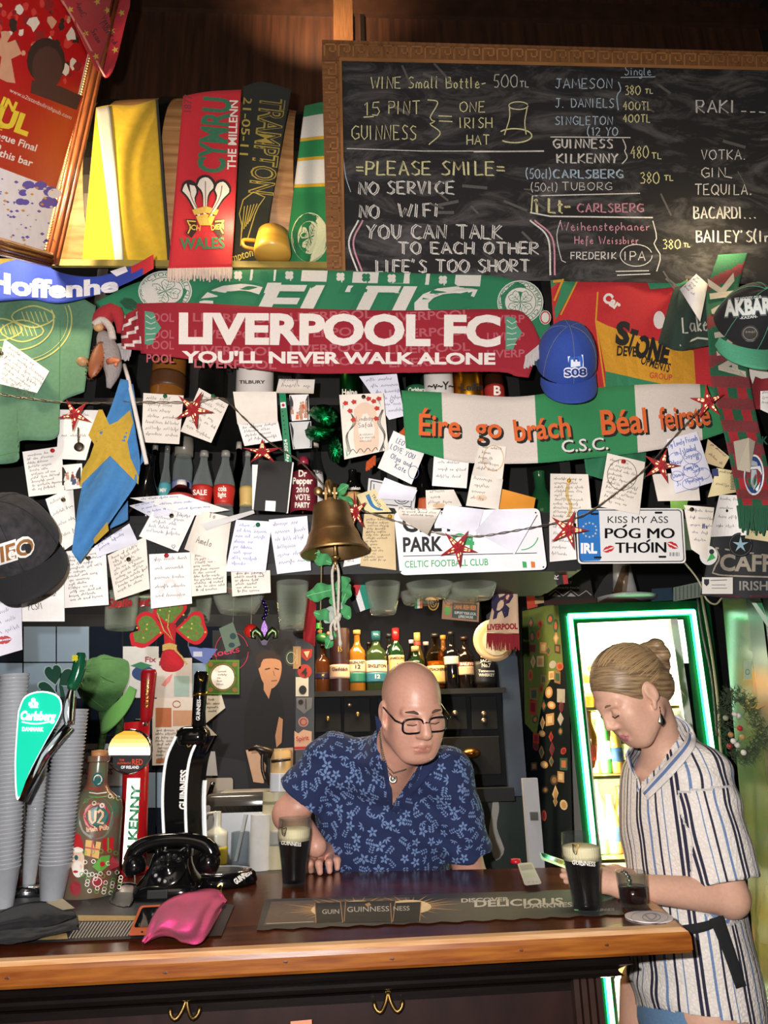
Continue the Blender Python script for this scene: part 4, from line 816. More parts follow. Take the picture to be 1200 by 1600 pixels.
r0, yc = cap('baseball_cap', 'faded black cap with white and orange embroidery, tilted at the left edge of the notes', 30, 852, 1.70, .19, radians(58), radians(-26), radians(8), cl_('#1b1a1d', 60, var=.4, alt='#343034'), navy, brim_len=.07)
mb = Mb()
for o_, m_ in ((0, 0), (.0016, 1)):
 bo_ = .11 if m_ == 0 else .03
 mb.text('IEO', -2 + (m_ * 2), 880 - m_, yc, h=25 - m_ * 2, w=62 - m_ * 4, ang=-.3, mat=m_, off=.003 + o_, bold=bo_, shear=.2)
mb.poly(circ(44, 857, 5, 8), yc, .0056, mat=2); mb.text('C', 14, 874, yc, h=12, w=10, ang=-.2, mat=0, off=.006, bold=.05)
mb.done('badge', [M('#ddd8d4', 'cloth'), M('#8a5a2c', 'cloth'), M('#1b1a1d', 'cloth')], r0)
# ------------------------------------------------------------------ gnome-like wooden puppet with santa hat, Swedish flag
pu = thing('wooden_puppet', 'small wooden puppet with a red santa hat and a brown leather shield', 'puppet', P(165, 610, 1.73))
def B3(px, py, Y=1.73): return P(px, py, Y)
leather = M('#8a4a26', 'wood', .5, scale=30); wd = M('#b98a5c', 'wood', .5, scale=20)
Rv = Matrix.Rotation(radians(12), 3, 'Y')
Mb().ball(B3(153, 560, 1.715), (.020, .012, .058), 20, Rv).done('shield', leather, pu, True)
mb = Mb(); c = B3(148, 562, 1.703)
for i in range(26):
 a = 2 * pi * i / 26; mb.ball(c + Rv @ Vector((.019 * cos(a), .004, .056 * sin(a))), .0022, 5)
mb.done('stitched_rim', M('#5e2f18', 'wood'), pu)
Mb().ball(B3(154, 511, 1.72), (.014, .013, .013), 14).ball(B3(129, 565, 1.72), (.016, .014, .013), 14).done('ball_hand', wd, pu, True)
Mb().tube([B3(170, 566, 1.712), B3(178, 562, 1.70), B3(187, 563, 1.695)], [.010, .008, .004], 10).tube([B3(183, 566, 1.70), B3(180, 572, 1.70)], .004, 8).done('arm', M('#c8744e', 'wood', .5), pu, True)
Mb().tube(cat([tuple(B3(160, 520)), tuple(B3(172, 552)), tuple(B3(176, 580)), tuple(B3(170, 606))], 14), [.012, .02, .024, .024, .026, .026, .026, .025, .024, .022, .018, .014, .01, .006], 14).done('beard', cl_('#8f8482', 150, bump=1), pu, True)
Mb().tube(cat([tuple(B3(152, 512)), tuple(B3(164, 494)), tuple(B3(178, 486)), tuple(B3(186, 500)), tuple(B3(186, 520))], 12), [.014, .022, .026, .026, .024, .022, .02, .017, .014, .011, .008, .006], 14).done('santa_hat', cl_('#9a1f28', 200), pu, True)
Mb().tube(cat([tuple(B3(147, 508, 1.715)), tuple(B3(160, 500, 1.71)), tuple(B3(172, 512, 1.71)), tuple(B3(176, 530, 1.712))], 10), .010, 10).done('hat_trim', cl_('#c3b4aa', 200, bump=1), pu, True)
fl = thing('sweden_flag', 'blue flag with a yellow cross hanging from a white pole', 'flag', P(165, 880, 1.73))
Mb().tube([P(194, 570, 1.745), P(200, 590, 1.74), P(229, 725, 1.73)], .0055, 10).done('pole', M('#d9cdc4', 'plastic'), fl, True)
Yf_ = wavy(1.735, .009, 46, .5, 3)
F_T = [(193, 588), (202, 620), (213, 668), (221, 712)]
Mb().sheet([(188, 592), (172, 640), (150, 690), (134, 735), (122, 790), (112, 862)], [(200, 594), (206, 640), (213, 680), (218, 740), (190, 790), (124, 880)], Yf_, 40, 20, .003).done('cloth', M('#3a73a8', 'cloth', scale=90), fl, True)
mb = Mb()
def fpoly(pts, m=0):
 from mathutils.geometry import tessellate_polygon as tp
 for tr in tp([[Vector((a, b, 0)) for a, b in pts]]):
  tri = [pts[i] for i in tr]; N_ = 5; vv = []; idx = {}
  for i in range(N_ + 1):
   for j in range(N_ + 1 - i):
    a, b = i / N_, j / N_; idx[i, j] = len(vv); x = tri[0][0] + (tri[1][0] - tri[0][0]) * a + (tri[2][0] - tri[0][0]) * b; y = tri[0][1] + (tri[1][1] - tri[0][1]) * a + (tri[2][1] - tri[0][1]) * b; vv.append(Lf(x, y, Yf_, .0016))
  ff = []
  for i in range(N_):
   for j in range(N_ - i):
    ff.append((idx[i, j], idx[i + 1, j], idx[i, j + 1]))
    if i + j < N_ - 1: ff.append((idx[i + 1, j], idx[i + 1, j + 1], idx[i, j + 1]))
  mb.add(vv, ff, m)
fpoly([(154, 640), (160, 640), (171, 664), (184, 658), (203, 641), (208, 660), (199, 690), (204, 716), (217, 745), (216, 757), (172, 712), (128, 756), (124, 762), (128, 735), (140, 715), (147, 694), (138, 680)])
fpoly([(168, 815), (170, 829), (148, 850), (146, 842)])
mb.done('cross', M('#b3912c', 'cloth', scale=90), fl)
Mb().sheet([(206, 600), (214, 650), (222, 700)], [(208, 600), (226, 724), (219, 728)], 1.737, 8, 3, .003).sheet([(172, 822), (186, 800), (200, 782)], [(172, 826), (190, 818), (200, 812)], 1.748, 8, 3, .003).done('rear_fold', M('#3a6c9c', 'cloth', scale=90), fl, True)
kc = thing('key_charm', 'small round dark pendant on a chain below a red star', 'charm', P(123, 705, 1.77));
mb = Mb()
for i in range(9): mb.tube(circ3 if False else [P(122 + .8 * sin(i), 668 + i * 3.1, 1.768), P(122 - .8 * sin(i), 671 + i * 3.1, 1.766)], .0016, 6)
mb.done('chain', M('#7a7264', 'metal'), kc); Mb().ball(P(123, 698, 1.766), (.0125, .005, .0125), 16).done('medal', M('#5a5148', 'metal', .5), kc, True)
# ================================================================== NOTES, SIGNS, STARS, BELL, BOTTLES ON THE SHELVES
INK = {'k': M('#5a564f', 'paper'), 'b': M('#5b6aa8', 'paper'), 'n': M('#4d5578', 'paper'), 'd': M('#2a2a2c', 'paper')}
PAP = {'w': M('#e9e3df', 'paper'), 'c': M('#e4d9cd', 'paper'), 'l': M('#dcd9e4', 'paper'), 'y': M('#dccb9c', 'paper'), 't': M('#cdb58c', 'paper'), 'o': M('#d68a28', 'paper'), 'g': M('#c9c6c4', 'paper'), 'f': M('#7fae4e', 'paper')}
PIN = {'r': M('#b81f2a', 'plastic', .25), 'g': M('#1f6b4a', 'plastic', .25), 'm': M('#8a8072', 'metal', .3), 'y': M('#d3a11e', 'plastic', .3)}
NG = 'handwritten notes pinned to the shelf'
def note(label, q4, Y, pap='w', ink='k', rows=6, pin=None, pinat=None, write=None, bow=.006, curl=0, h=5, name='handwritten_note', cat_='note', marks=None, extra=(), seed=None):
 tl, tr, br, bl = q4; ang = atan2(tr[1] - tl[1], tr[0] - tl[0]); W = math.hypot(tr[0] - tl[0], tr[1] - tl[1]); H = math.hypot(bl[0] - tl[0], bl[1] - tl[1]); ym = (tl[1] + tr[1]) / 2
 cx = (tl[0] + tr[0] + br[0] + bl[0]) / 4
 ph = random.random() * 6
 def Yn(px, py):
  a = (px - cx) / max(W, 20); v = (py - ym) / max(H, 20)
  return Y + bow * (4 * a * a - .5) * (1 if ph > 2 else -1) - curl * max(0, v - .3) ** 2 - .004 * v - .002 * sin(v * 5 + ph)
 mb = Mb(); mb.sheet([tl, tr], [bl, br], Yn, 10, 12, .0007)
 if write:
  for wr in write:
   t, u, v, hh, ww = wr[:5]; x = tl[0] + (tr[0] - tl[0]) * u + (bl[0] - tl[0]) * v; y = tl[1] + (tr[1] - tl[1]) * u + (bl[1] - tl[1]) * v
   mb.hand(t, x, y, Yn, hh, ww, ang + (wr[5] if len(wr) > 5 else 0), 1.1, .0016, 1)
 if rows:
  m = W * .08; dy = (H * .84) / rows
  ca, sa = cos(ang), sin(ang); dx_, dy_ = (bl[0] - tl[0]) / H, (bl[1] - tl[1]) / H
  for r in range(rows):
   o = H * .12 + r * dy; mb.scrib(tl[0] + m * ca + dx_ * o - 0, tl[1] + m * sa + dy_ * o, Yn, W * .84, 1, 0, ang, min(h, dy * .75), .9, .0014, 1, .35)
 for f in extra: f(mb, Yn)
 o = mb.done(name, [PAP[pap], INK[ink]] + ([M(c, 'paper') for c in marks] if marks else []), None, False, label=label, cat_=cat_, group=NG if cat_ == 'note' else None)
 if pin:
  c = Lf(pinat[0], pinat[1], Yn, .004); d = -RD(*pinat).normalized(); q_ = Vector((0, 0, 1)).rotation_difference(d).to_matrix()
  Mb().lathe([(.0018, -.004), (.0055, -.001), (.006, .001), (.003, .003), (.003, .006), (.0045, .0075), (0, .0085)], c, 14, q_).done('pushpin', PIN[pin], o, True)
  o.children[0].matrix_parent_inverse = Matrix.Translation(o.location).inverted()
 return o
heart = lambda x, y, s: (lambda mb, Y: mb.line([(x, y + s), (x - s, y - s * .3), (x - s * .5, y - s), (x, y - s * .4), (x + s * .5, y - s), (x + s, y - s * .3), (x, y + s)], Y, .9, .0016, 1))
def kiss(x, y, s, a=0, m=2):
 def f(mb, Y):
  for sg in (-1, 1):
   pts = [(x + s * u * cos(a) - (v * s * sg) * sin(a), y + s * u * sin(a) + v * s * sg * cos(a)) for u, v in [(-1, .03), (-.5, .42), (-.15, .5), (0, .38), (.15, .5), (.5, .42), (1, .03), (.4, .12), (0, .06), (-.4, .12)]]
   mb.poly(pts, Y, .0016, mat=m)
 return f
note('white note pinned on the faded green T-shirt at the far left', [(7, 530), (77, 580), (58, 614), (-8, 598)], 1.775, rows=7, pin='m', pinat=(2, 552), h=6, extra=[])
note('ruled sheet with red pin just below the green T-shirt', [(35, 706), (96, 697), (101, 770), (45, 776)], 1.835, rows=10, pin='r', pinat=(82, 704), pap='w')
note('blank white sheet behind the left red star and key charm', [(93, 640), (156, 641), (134, 719), (88, 717)], 1.832, rows=2)
note('grey-pinned note between the black cap and the blue flag', [(71, 780), (114, 760), (120, 846), (98, 862)], 1.826, rows=4, pin='m', pinat=(99, 781), h=6)
note('densely written white page under the tip of the blue flag', [(100, 862), (165, 853), (170, 945), (101, 950)], 1.815, pap='w', rows=12, pin='m', pinat=(138, 872), ink='d', h=6)
note('handwritten page right of the blue flag tip, brass pin at its top', [(168, 868), (228, 838), (234, 920), (180, 938)], 1.812, pap='c', rows=9, pin='m', pinat=(201, 874), ink='d')
note('white sheet reading FCSM in pencil at the lower left', [(32, 910), (100, 902), (101, 971), (33, 971)], 1.820, rows=0, write=[('Lenna', .05, .2, 6, 18), ('In Genova!', .35, .45, 7, 34), ('FCSM', .18, .74, 10, 22)])
note('curled note with a red lipstick kiss at the far left', [(-18, 938), (33, 922), (35, 1015), (-16, 1030)], 1.80, pap='l', rows=5, curl=.02, extra=[kiss(6, 1000, 13, -.15)], marks=['#b5474a'], ink='n', h=7)
note('torn white scrap tucked beside the lower end of the flag', [(147, 854), (202, 818), (216, 848), (152, 871)], 1.806, pap='l', rows=2, ink='n', h=7)
note('tilted square note with a small heart in its corner', [(240, 796), (305, 804), (278, 862), (217, 838)], 1.808, rows=5, pin='m', pinat=(268, 806), extra=[heart(271, 854, 3)], ink='n', h=6)
for i, (lb, q4) in enumerate((('top sheet of the curled pages lying along the shelf edge', [(203, 778), (282, 772), (359, 797), (300, 806)]), ('lower sheet of the curled pages lying along the shelf edge', [(201, 790), (250, 780), (320, 800), (236, 808)]))):
 note(lb, q4, 1.80 + i * .012, pap='l' if i else 'w', rows=3, ink='b', bow=.012, h=4)
note('large note with a red pin left of centre in the lower row', [(233, 866), (297, 863), (300, 943), (236, 951)], 1.805, rows=5, pin='r', pinat=(260, 868), ink='d', h=6, extra=[lambda mb, Y: mb.line(cat([(248, 930), (262, 908), (274, 912), (280, 936)], 12), Y, 6, .0012, 2)], marks=['#d6d0cc'])
note('closely written page right of the red-pinned one in the lower row', [(296, 862), (354, 858), (354, 926), (299, 932)], 1.810, pap='c', rows=11, ink='d')
note('creased folded sheet with big faint letters above the lower row', [(310, 797), (362, 808), (352, 884), (288, 858)], 1.802, pap='c', rows=0, write=[('Amelo', .25, .78, 11, 26, .1), ('To', .35, .12, 8, 12), ('I', .5, .35, 9, 4)], bow=.012, ink='k')
note('long grey folded strip lying over the creased sheet', [(312, 819), (396, 797), (398, 802), (322, 829)], 1.79, pap='g', rows=0, bow=.01)
note('blue ink note hanging by a green pin beside the black booklet', [(369, 812), (425, 815), (415, 894), (352, 893)], 1.794, pap='l', ink='b', rows=8, pin='g', pinat=(403, 820), h=6)
note('page with tiny handwriting sticking out below the blue ink note', [(361, 893), (422, 891), (423, 926), (363, 932)], 1.806, pap='c', rows=6, ink='d')
note('white note partly hidden behind the left side of the brass bell', [(420, 812), (480, 806), (486, 891), (433, 897)], 1.80, pap='l', ink='n', rows=6, h=7)
note('cream note under the red scarf, left of the star, green pin', [(224, 614), (287, 618), (280, 694), (221, 691)], 1.822, pap='c', rows=7, pin='g', pinat=(258, 619), h=6)
note('tilted cream note right behind the second red star', [(311, 606), (357, 632), (330, 692), (282, 674)], 1.815, pap='c', rows=7, pin='g', pinat=(333, 619), h=6)
note('blank cream sheet below the T of the red scarf lettering', [(364, 612), (432, 612), (434, 660), (371, 663)], 1.818, pap='c', rows=0)
note('small scribbled note hanging under the blank cream sheet', [(371, 660), (433, 652), (441, 688), (382, 697)], 1.822, pap='w', rows=5)
note('curled date note just under the red scarf, near the wristband', [(436, 592), (492, 593), (490, 615), (431, 614)], 1.80, pap='c', rows=2, curl=.04, ink='d', h=7)
note('thin white note with a heart behind the invitation card', [(561, 588), (620, 584), (632, 650), (608, 656)], 1.826, pap='l', rows=6, ink='n', extra=[heart(612, 627, 3)], h=6)
note('tilted white square with capitals left of the lined sheet', [(615, 673), (667, 698), (643, 757), (590, 731)], 1.792, pap='w', rows=0, ink='n', write=[('LEO WE', .18, .24, 8, 28), ('LOVE YOU', .1, .43, 8, 42), ('Olga and', .2, .64, 8, 36), ('Kate', .42, .82, 8, 20)], extra=[lambda mb, Y: mb.line(circ(646, 738, 8, 10), Y, .9, .0016, 1, True)])
note('white lined sheet hanging from the tricolour scarf', [(680, 681), (736, 683), (729, 763), (675, 759)], 1.786, pap='w', rows=6, h=5)
note('coffee-ringed note hanging from the tricolour scarf', [(750, 693), (791, 698), (785, 749), (737, 742)], 1.787, pap='c', rows=5, extra=[lambda mb, Y: mb.line(circ(771, 716, 16, 20), Y, 1.6, .0012, 2, True)], marks=['#c9ab88'])
note('stained note stuck below the coffee-ringed one', [(737, 742), (786, 749), (779, 796), (728, 790)], 1.789, pap='c', rows=4, h=6, extra=[lambda mb, Y: mb.poly(circ(752, 778, 9, 5), Y, .0009, mat=2)], marks=['#d9bfa6'])
note('orange card poking out beside the stained note', [(785, 764), (837, 778), (834, 795), (780, 795)], 1.806, pap='o', rows=0, name='orange_card', cat_='card')
note('stained cream note above the white street sign', [(665, 766), (709, 765), (722, 791), (666, 796)], 1.80, pap='c', rows=3, h=5, extra=[lambda mb, Y: mb.poly(circ(686, 790, 10, 4), Y, .0009, mat=2)], marks=['#cfae8c'])
note('folded pinkish note lying on the banknote', [(601, 746), (652, 766), (645, 783), (588, 779)], 1.778, pap='l', rows=0, curl=.03)
note('crumpled curled note on the top left of the street sign', [(616, 793), (689, 796), (668, 836), (625, 810)], 1.762, pap='c', rows=3, bow=.02, curl=.03)
note('lilac page with a torn binding edge over the street sign', [(695, 789), (756, 796), (744, 838), (684, 822)], 1.768, pap='l', rows=0, bow=.01)
note('large crinkled white page over the right of the street sign', [(772, 796), (839, 804), (804, 866), (742, 830)], 1.764, pap='l', rows=0, bow=.014)
note('yellow-stained note left of the number plate with yellow pin', [(860, 740), (919, 741), (926, 818), (859, 817)], 1.792, pap='c', rows=10, pin='y', pinat=(889, 751), extra=[lambda mb, Y: mb.line(cat([(888, 755), (886, 775), (892, 790), (888, 808)], 14), Y, 5, .0009, 2)], marks=['#c9a86a'], ink='k')
note('faint note hanging behind the right-hand star, left of the plate', [(858, 816), (897, 820), (901, 874), (859, 878)], 1.80, pap='w', rows=5)
note('note with a drawn circle and red pin above the number plate', [(949, 708), (1008, 722), (999, 804), (935, 791)], 1.772, pap='c', rows=10, pin='r', pinat=(974, 721), extra=[lambda mb, Y: mb.line(circ(972, 742, 23, 24, 30), Y, 1, .0018, 1, True)], ink='k')
bubbles = lambda mb, Y: [mb.line(circ(x, y, rx, ry, 16), Y, .8, .0016, 1, True) for x, y, rx, ry in ((1056, 716, 11, 9), (1082, 714, 14, 11), (1080, 735, 13, 11), (1058, 744, 10, 8), (1098, 740, 12, 9), (1080, 756, 14, 9))]
note('note of blue signatures to friends at the right', [(1041, 687), (1089, 674), (1115, 753), (1055, 771)], 1.768, pap='l', ink='b', rows=0, write=[('My Lovely Friends', .04, .16, 9, 48), ('in Istanbul', .2, .33, 10, 36), ('Hyoji', .05, .48, 7, 18), ('Soyoon', .5, .44, 8, 24), ('Kyung Min', .42, .64, 7, 22), ('Daniel', .02, .72, 7, 20), ('Sujin', .66, .72, 7, 18), ('Ji', .1, .88, 7, 8), ('Hyunjung', .4, .88, 7, 28), ('#', .84, .52, 7, 6)], extra=[bubbles])
note('stack of blank white cards behind the blue signature note', [(1019, 741), (1090, 738), (1094, 782), (1028, 783)], 1.79, pap='c', rows=0)
note('small brown card above the boarding card', [(1106, 686), (1140, 714), (1130, 732), (1099, 722)], 1.79, pap='t', rows=2, ink='d', name='kraft_card', cat_='card')
note('beige boarding card stub beside the chequered scarf', [(1120, 731), (1149, 736), (1151, 769), (1106, 777)], 1.786, pap='y', rows=2, ink='d', name='boarding_card', cat_='card', extra=[lambda mb, Y: [mb.line([(1142 - (i % 2), 738 + i * 2.4), (1148, 738 + i * 2.4)], Y, 1.2, .0012, 1) for i in range(12)], lambda mb, Y: mb.poly([(1112, 733), (1122, 732), (1123, 744), (1113, 744)], Y, .0012, mat=2)], marks=['#25305e'])
note('narrow cream note with a black pin right of the number plate', [(1068, 789), (1116, 793), (1106, 876), (1080, 858)], 1.783, pap='c', rows=5, pin='m', pinat=(1081, 796), ink='n', extra=[lambda mb, Y: mb.hand('#x', 1097, 826, Y, 8, 10, 0, 1.6, .0016, 1)], bow=.012)
note('white note with a black dot under the chequered scarf', [(1124, 773), (1162, 774), (1169, 836), (1109, 839)], 1.779, pap='w', rows=4, ink='k', extra=[lambda mb, Y: mb.poly(circ(1136, 798, 2, 2.4, 8), Y, .0018, mat=2)], marks=['#111111'], bow=.01)
note('pale yellow note at the right edge below the chequered scarf', [(1169, 806), (1212, 810), (1212, 848), (1164, 841)], 1.776, pap='y', rows=0, write=[('Alt.My', .2, .3, 9, 24), ('Alt.My', .2, .75, 9, 24)], ink='k')
note('folded white note pinned on the knitted hat', [(1088, 428), (1106, 444), (1094, 503), (1062, 452)], 1.745, pap='w', rows=5, bow=.012, h=5)
note('white note at the right edge beside the red shirt', [(1188, 611), (1212, 610), (1214, 652), (1188, 640)], 1.772, pap='w', rows=3)
note('green sticky note peeking over the right end of the number plate', [(1047, 783), (1075, 782), (1072, 796), (1048, 796)], 1.79, pap='f', rows=0, name='sticky_note', cat_='note')
note('old yellowed letter right of the brass bell', [(569, 803), (616, 803), (619, 891), (563, 884)], 1.812, pap='t', rows=14, ink='k', bow=.006, pin='y', pinat=(609, 807))
note('small torn white page below the bell rim', [(540, 868), (566, 868), (566, 880), (536, 886)], 1.82, pap='w', rows=2)
# banknote, travel card, photos, postcards, invitation
note('old banknote with dark engraving below the tilted note', [(576, 747), (651, 762), (647, 797), (572, 790)], 1.80, pap='g', rows=0, name='banknote', cat_='banknote', extra=[lambda mb, Y: mb.line([(580, 751), (646, 765), (642, 792), (577, 786)], Y, 1.6, .001, 1, True), lambda mb, Y: [mb.line(circ(628, 778, r, r * .8, 20), Y, 1.3, .001, 1, True) for r in (4, 8, 12)], lambda mb, Y: mb.text('1', 581, 765, Y, h=9, mat=1)], ink='d')
note('yellowish travel card with blue brush strokes beside the banknote', [(557, 773), (585, 764), (612, 800), (572, 801)], 1.79, pap='y', rows=0, name='travel_card', cat_='card', extra=[lambda mb, Y: [mb.line(cat([(572 + i * 2, 774 - i), (580 + i * 2, 790), (592 + i * 3, 797)], 8), Y, 2, .001, 2) for i in range(3)], lambda mb, Y: mb.text('TRAVEL', 580, 774, Y, h=5, ang=1.0, mat=1)], marks=['#2a6a9a'], ink='d')
def people(x0, y0, x1, y1, n, cols, seed):
 def f(mb, Y):
  r = random.Random(seed)
  mb.poly([(x0, y0), (x1, y0), (x1, y1), (x0, y1)], Y, .0012, mat=2)
  for i in range(n):
   x = r.uniform(x0 + 3, x1 - 3); y = r.uniform(y0 + (y1 - y0) * .3, y1 - 6); s = (x1 - x0) * .07
   mb.poly([(x - s, y + s * .6), (x, y), (x + s, y + s * .6), (x + s * 1.2, min(y1, y + s * 4)), (x - s * 1.2, min(y1, y + s * 4))], Y, .0013 + i * .00003, mat=3 + r.randrange(cols)); mb.poly(circ(x, y - s, s * .8, s, 9), Y, .0013 + i * .00003, mat=3)
 return f
note('small colour photo of a group of people left of the blue flag', [(94, 727), (128, 724), (131, 762), (102, 766)], 1.80, rows=0, name='photo_print', cat_='photo', extra=[people(97, 730, 126, 758, 7, 4, 2)], marks=['#1f1a18', '#b98a70', '#d6d2ce', '#3a4a6a', '#6a2a2a'])
note('photo of a group in orange next to the green wristband', [(452, 617), (482, 616), (484, 656), (456, 658)], 1.82, rows=0, name='photo_print', cat_='photo', extra=[people(453, 618, 482, 656, 12, 3, 5)], marks=['#3c3a3e', '#b98a70', '#d8682a', '#c95a28'])
note('dark square photo below the group in orange', [(452, 660), (486, 658), (487, 700), (458, 702)], 1.826, pap='g', rows=0, name='photo_print', cat_='photo', extra=[lambda mb, Y: mb.poly([(453, 661), (485, 659), (486, 699), (459, 701)], Y, .0012, mat=2)], marks=['#2a282a'])
note('orange postcard edge behind the black cap at the far left', [(-10, 878), (16, 884), (14, 906), (-10, 906)], 1.80, pap='o', rows=0, name='postcard', cat_='postcard')
note('tan postcard with red lettering below the black cap', [(-10, 907), (32, 905), (33, 926), (-10, 936)], 1.80, pap='t', rows=0, name='postcard', cat_='postcard', extra=[lambda mb, Y: mb.line([(3, 912), (4, 924)], Y, 4, .001, 2)], marks=['#b5362c'])
def invite(mb, Y):
 mb.poly([(531, 618), (598, 615), (606, 702), (538, 717)], Y, .0008, mat=2); mb.poly([(535, 632), (594, 626), (601, 700), (541, 713)], Y, .001, mat=3)
 mb.poly([(553, 640), (560, 632), (570, 628), (580, 632), (587, 640), (590, 700), (556, 704)], Y, .0014, mat=4, sub=26)
 for s in (0, 1):
  x0, x1 = (544, 556) if s == 0 else (597, 590)
  for i in range(3): mb.line(cat([(x0 + i * 2 * (1 - 2 * s), 706), (x0 - (3 - 6 * s) + i, 680), (x1 - i * (2 - 4 * s), 660), (x0 + i, 640)], 16), Y, 1.1, .0016, 1)
 for i in range(5): mb.line(cat([(545 + i * 12, 710 - i * 1.4), (551 + i * 12, 702 - i), (557 + i * 11, 708 - i * 1.5)], 8), Y, 1.2, .0016, 1)
 for x, y in ((540, 630), (553, 628), (547, 642), (576, 623), (584, 627), (592, 623), (589, 638), (552, 656), (588, 654)): mb.poly([(x + 5 * cos(a) * (1 if i % 2 else .7), y + 4.2 * sin(a) * (1 if i % 2 else .7)) for i, a in enumerate([k * pi / 5 for k in range(10)])], Y, .0019, mat=5)
 mb.hand('Lindsay', 557, 658, Y, 7, 27, -.06, .9, .0019, 6); mb.hand('Safak', 560, 668, Y, 7, 24, -.06, .9, .0019, 6)
 for t, y, w_ in (('8 HISALI', 681, 20), ('19 MAYIS', 686, 24), ('HAVUZU', 691, 18)): mb.text(t, 562, y, Y, h=3, w=w_, ang=-.06, off=.0019, mat=6)
note('wedding invitation with poppies and green stems above the bell', [(530, 617), (599, 614), (607, 703), (538, 718)], 1.785, pap='c', rows=0, name='invitation_card', cat_='card', extra=[invite], marks=['#d8ccbe', '#8fae9c', '#ddbfa8', '#b8362c', '#7a6a60'], pin='m', pinat=(568, 620))
# green wristband, foil ribbon, black booklet
wb = thing('wristband', 'green paper festival wristband hanging left of the photo', 'wristband', P(446, 735, 1.81))
Mb().sheet([(436, 613), (446, 612)], [(446, 736), (457, 735)], 1.806, 3, 14, .001).done('band', M('#1a7a52', 'plastic', .3), wb)
mb = Mb(); mb.poly([(438, 629), (446, 628), (447, 637), (439, 638)], 1.806, .001, mat=0); mb.poly(circ(442.5, 633, 2.5), 1.806, .0014, mat=1); mb.text('Way 2024', 452, 728, 1.806, h=5, w=42, ang=radians(-95), mat=0, off=.001, bold=.02)
for i in range(6): mb.poly(circ(441.5 + i * .9, 643 + i * 7, 1.1), 1.806, .001, mat=2)
mb.done('print', [M('#e6e2dc', 'paper'), M('#b02a44', 'paper'), M('#0a3022', 'plastic')], wb)
foil = M('#128a4a', 'metal', .28, scale=90, bump=1.0, var=.35)
fb = thing('foil_shamrock', 'shiny green foil shamrock decoration left of the invitation card', 'decoration', P(510, 740, 1.78))
for q_, nm in (([(480, 645), (492, 634), (510, 632), (524, 640), (530, 655), (520, 668), (504, 668), (496, 660)], 'leaf'), ([(476, 672), (490, 664), (510, 668), (528, 670), (514, 684), (494, 690), (480, 684)], 'leaf'), ([(514, 690), (524, 678), (534, 690), (536, 712), (528, 724), (516, 718), (512, 704)], 'leaf')):
 cx = sum(a for a, b in q_) / len(q_); cy = sum(b for a, b in q_) / len(q_); q2 = cat(q_ + [q_[0]], 40)
 mb = Mb(); c = P(cx, cy, 1.762); rim = [P(a, b, 1.79) for a, b in q2[:-1]]; mid = [P(cx + (a - cx) * .6, cy + (b - cy) * .6, 1.768 + .006 * sin(i * 1.9)) for i, (a, b) in enumerate(q2[:-1])]; bk = [P(cx + (a - cx) * .7, cy + (b - cy) * .7, 1.80) for a, b in q2[:-1]]; n = len(rim)
 mb.add(rim + mid + [c] + bk, [(i, (i + 1) % n, n + (i + 1) % n, n + i) for i in range(n)] + [(n + i, n + (i + 1) % n, 2 * n) for i in range(n)] + [((i + 1) % n, i, 2 * n + 1 + i, 2 * n + 1 + (i + 1) % n) for i in range(n)] + [tuple(range(2 * n + 1, 3 * n + 1))])
 mb.done(nm, foil, fb, True)
bk = thing('black_booklet', 'black booklet with a small white sticker standing on the shelf edge', 'booklet', P(425, 800, 1.80))
Mb().sheet([(404, 718), (456, 722)], [(396, 797), (448, 801)], 1.79, 3, 3, .006).done('cover', M('#101113', 'plastic', .4), bk); Mb().sheet([(415, 782), (431, 783)], [(414, 798), (430, 799)], 1.789, 2, 2, .0006).done('sticker', M('#e6e2e0', 'paper'), bk)
Mb().sheet([(394, 726), (403, 726)], [(394, 796), (397, 797)], 1.80, 2, 2, .003).sheet([(457, 722), (459, 723)], [(447, 802), (450, 802)], 1.80, 2, 2, .003).done('page_edge', PAP['w'], bk)
# ------------------------------------------------------------------ street sign and number plate
def rrect(q4, r, n=5):
 out = []
 for i in range(4):
  p, a, b = q4[i], q4[i - 1], q4[(i + 1) % 4]; la = math.hypot(a[0] - p[0], a[1] - p[1]); lb = math.hypot(b[0] - p[0], b[1] - p[1])
  p0 = (p[0] + (a[0] - p[0]) * r / la, p[1] + (a[1] - p[1]) * r / la); p1 = (p[0] + (b[0] - p[0]) * r / lb, p[1] + (b[1] - p[1]) * r / lb)
  for k in range(n + 1):
   t = k / n; out.append(tuple((1 - t) ** 2 * p0[j] + 2 * t * (1 - t) * p[j] + t * t * p1[j] for j in (0, 1)))
 return out
enam = M('#e4e2e4', 'gloss', .25)
s = thing('street_sign', 'white enamel street sign lettered in black and green under the tricolour scarf', 'sign', P(735, 897, 1.786))
Mb().poly(rrect([(615, 800), (843, 794), (855, 890), (625, 899)], 10), 1.782, 0, .003).done('plate', enam, s)
mb = Mb(); mb.text('CELTIC', 628, 831, 1.782, h=30, w=118, ang=-.02, mat=0, off=.001, bold=.02); mb.text('PARK', 629, 862, 1.782, h=22, w=63, ang=-.03, mat=0, off=.001, bold=.03); mb.text('G4', 705, 858, 1.782, h=24, w=36, mat=1, off=.0011, bold=.04)
mb.line([(630, 869), (839, 864)], 1.782, 1.2, .001, 0); mb.text('CELTIC FOOTBALL CLUB', 632, 887, 1.782, h=10.5, w=131, ang=-.03, mat=1, off=.001, bold=.012); mb.line(circ(815, 835, 26, 24, 30, .2, 1.6), 1.782, 1.6, .001, 1)
for i, m_ in enumerate((1, 3, 2)): mb.poly([(816 + i * 6.6, 877 + (i % 2)), (822.6 + i * 6.6, 877 + ((i + 1) % 2)), (823.6 + i * 6.4, 887), (817 + i * 6.6, 887)], 1.782, .001 + i * .0001, mat=m_)
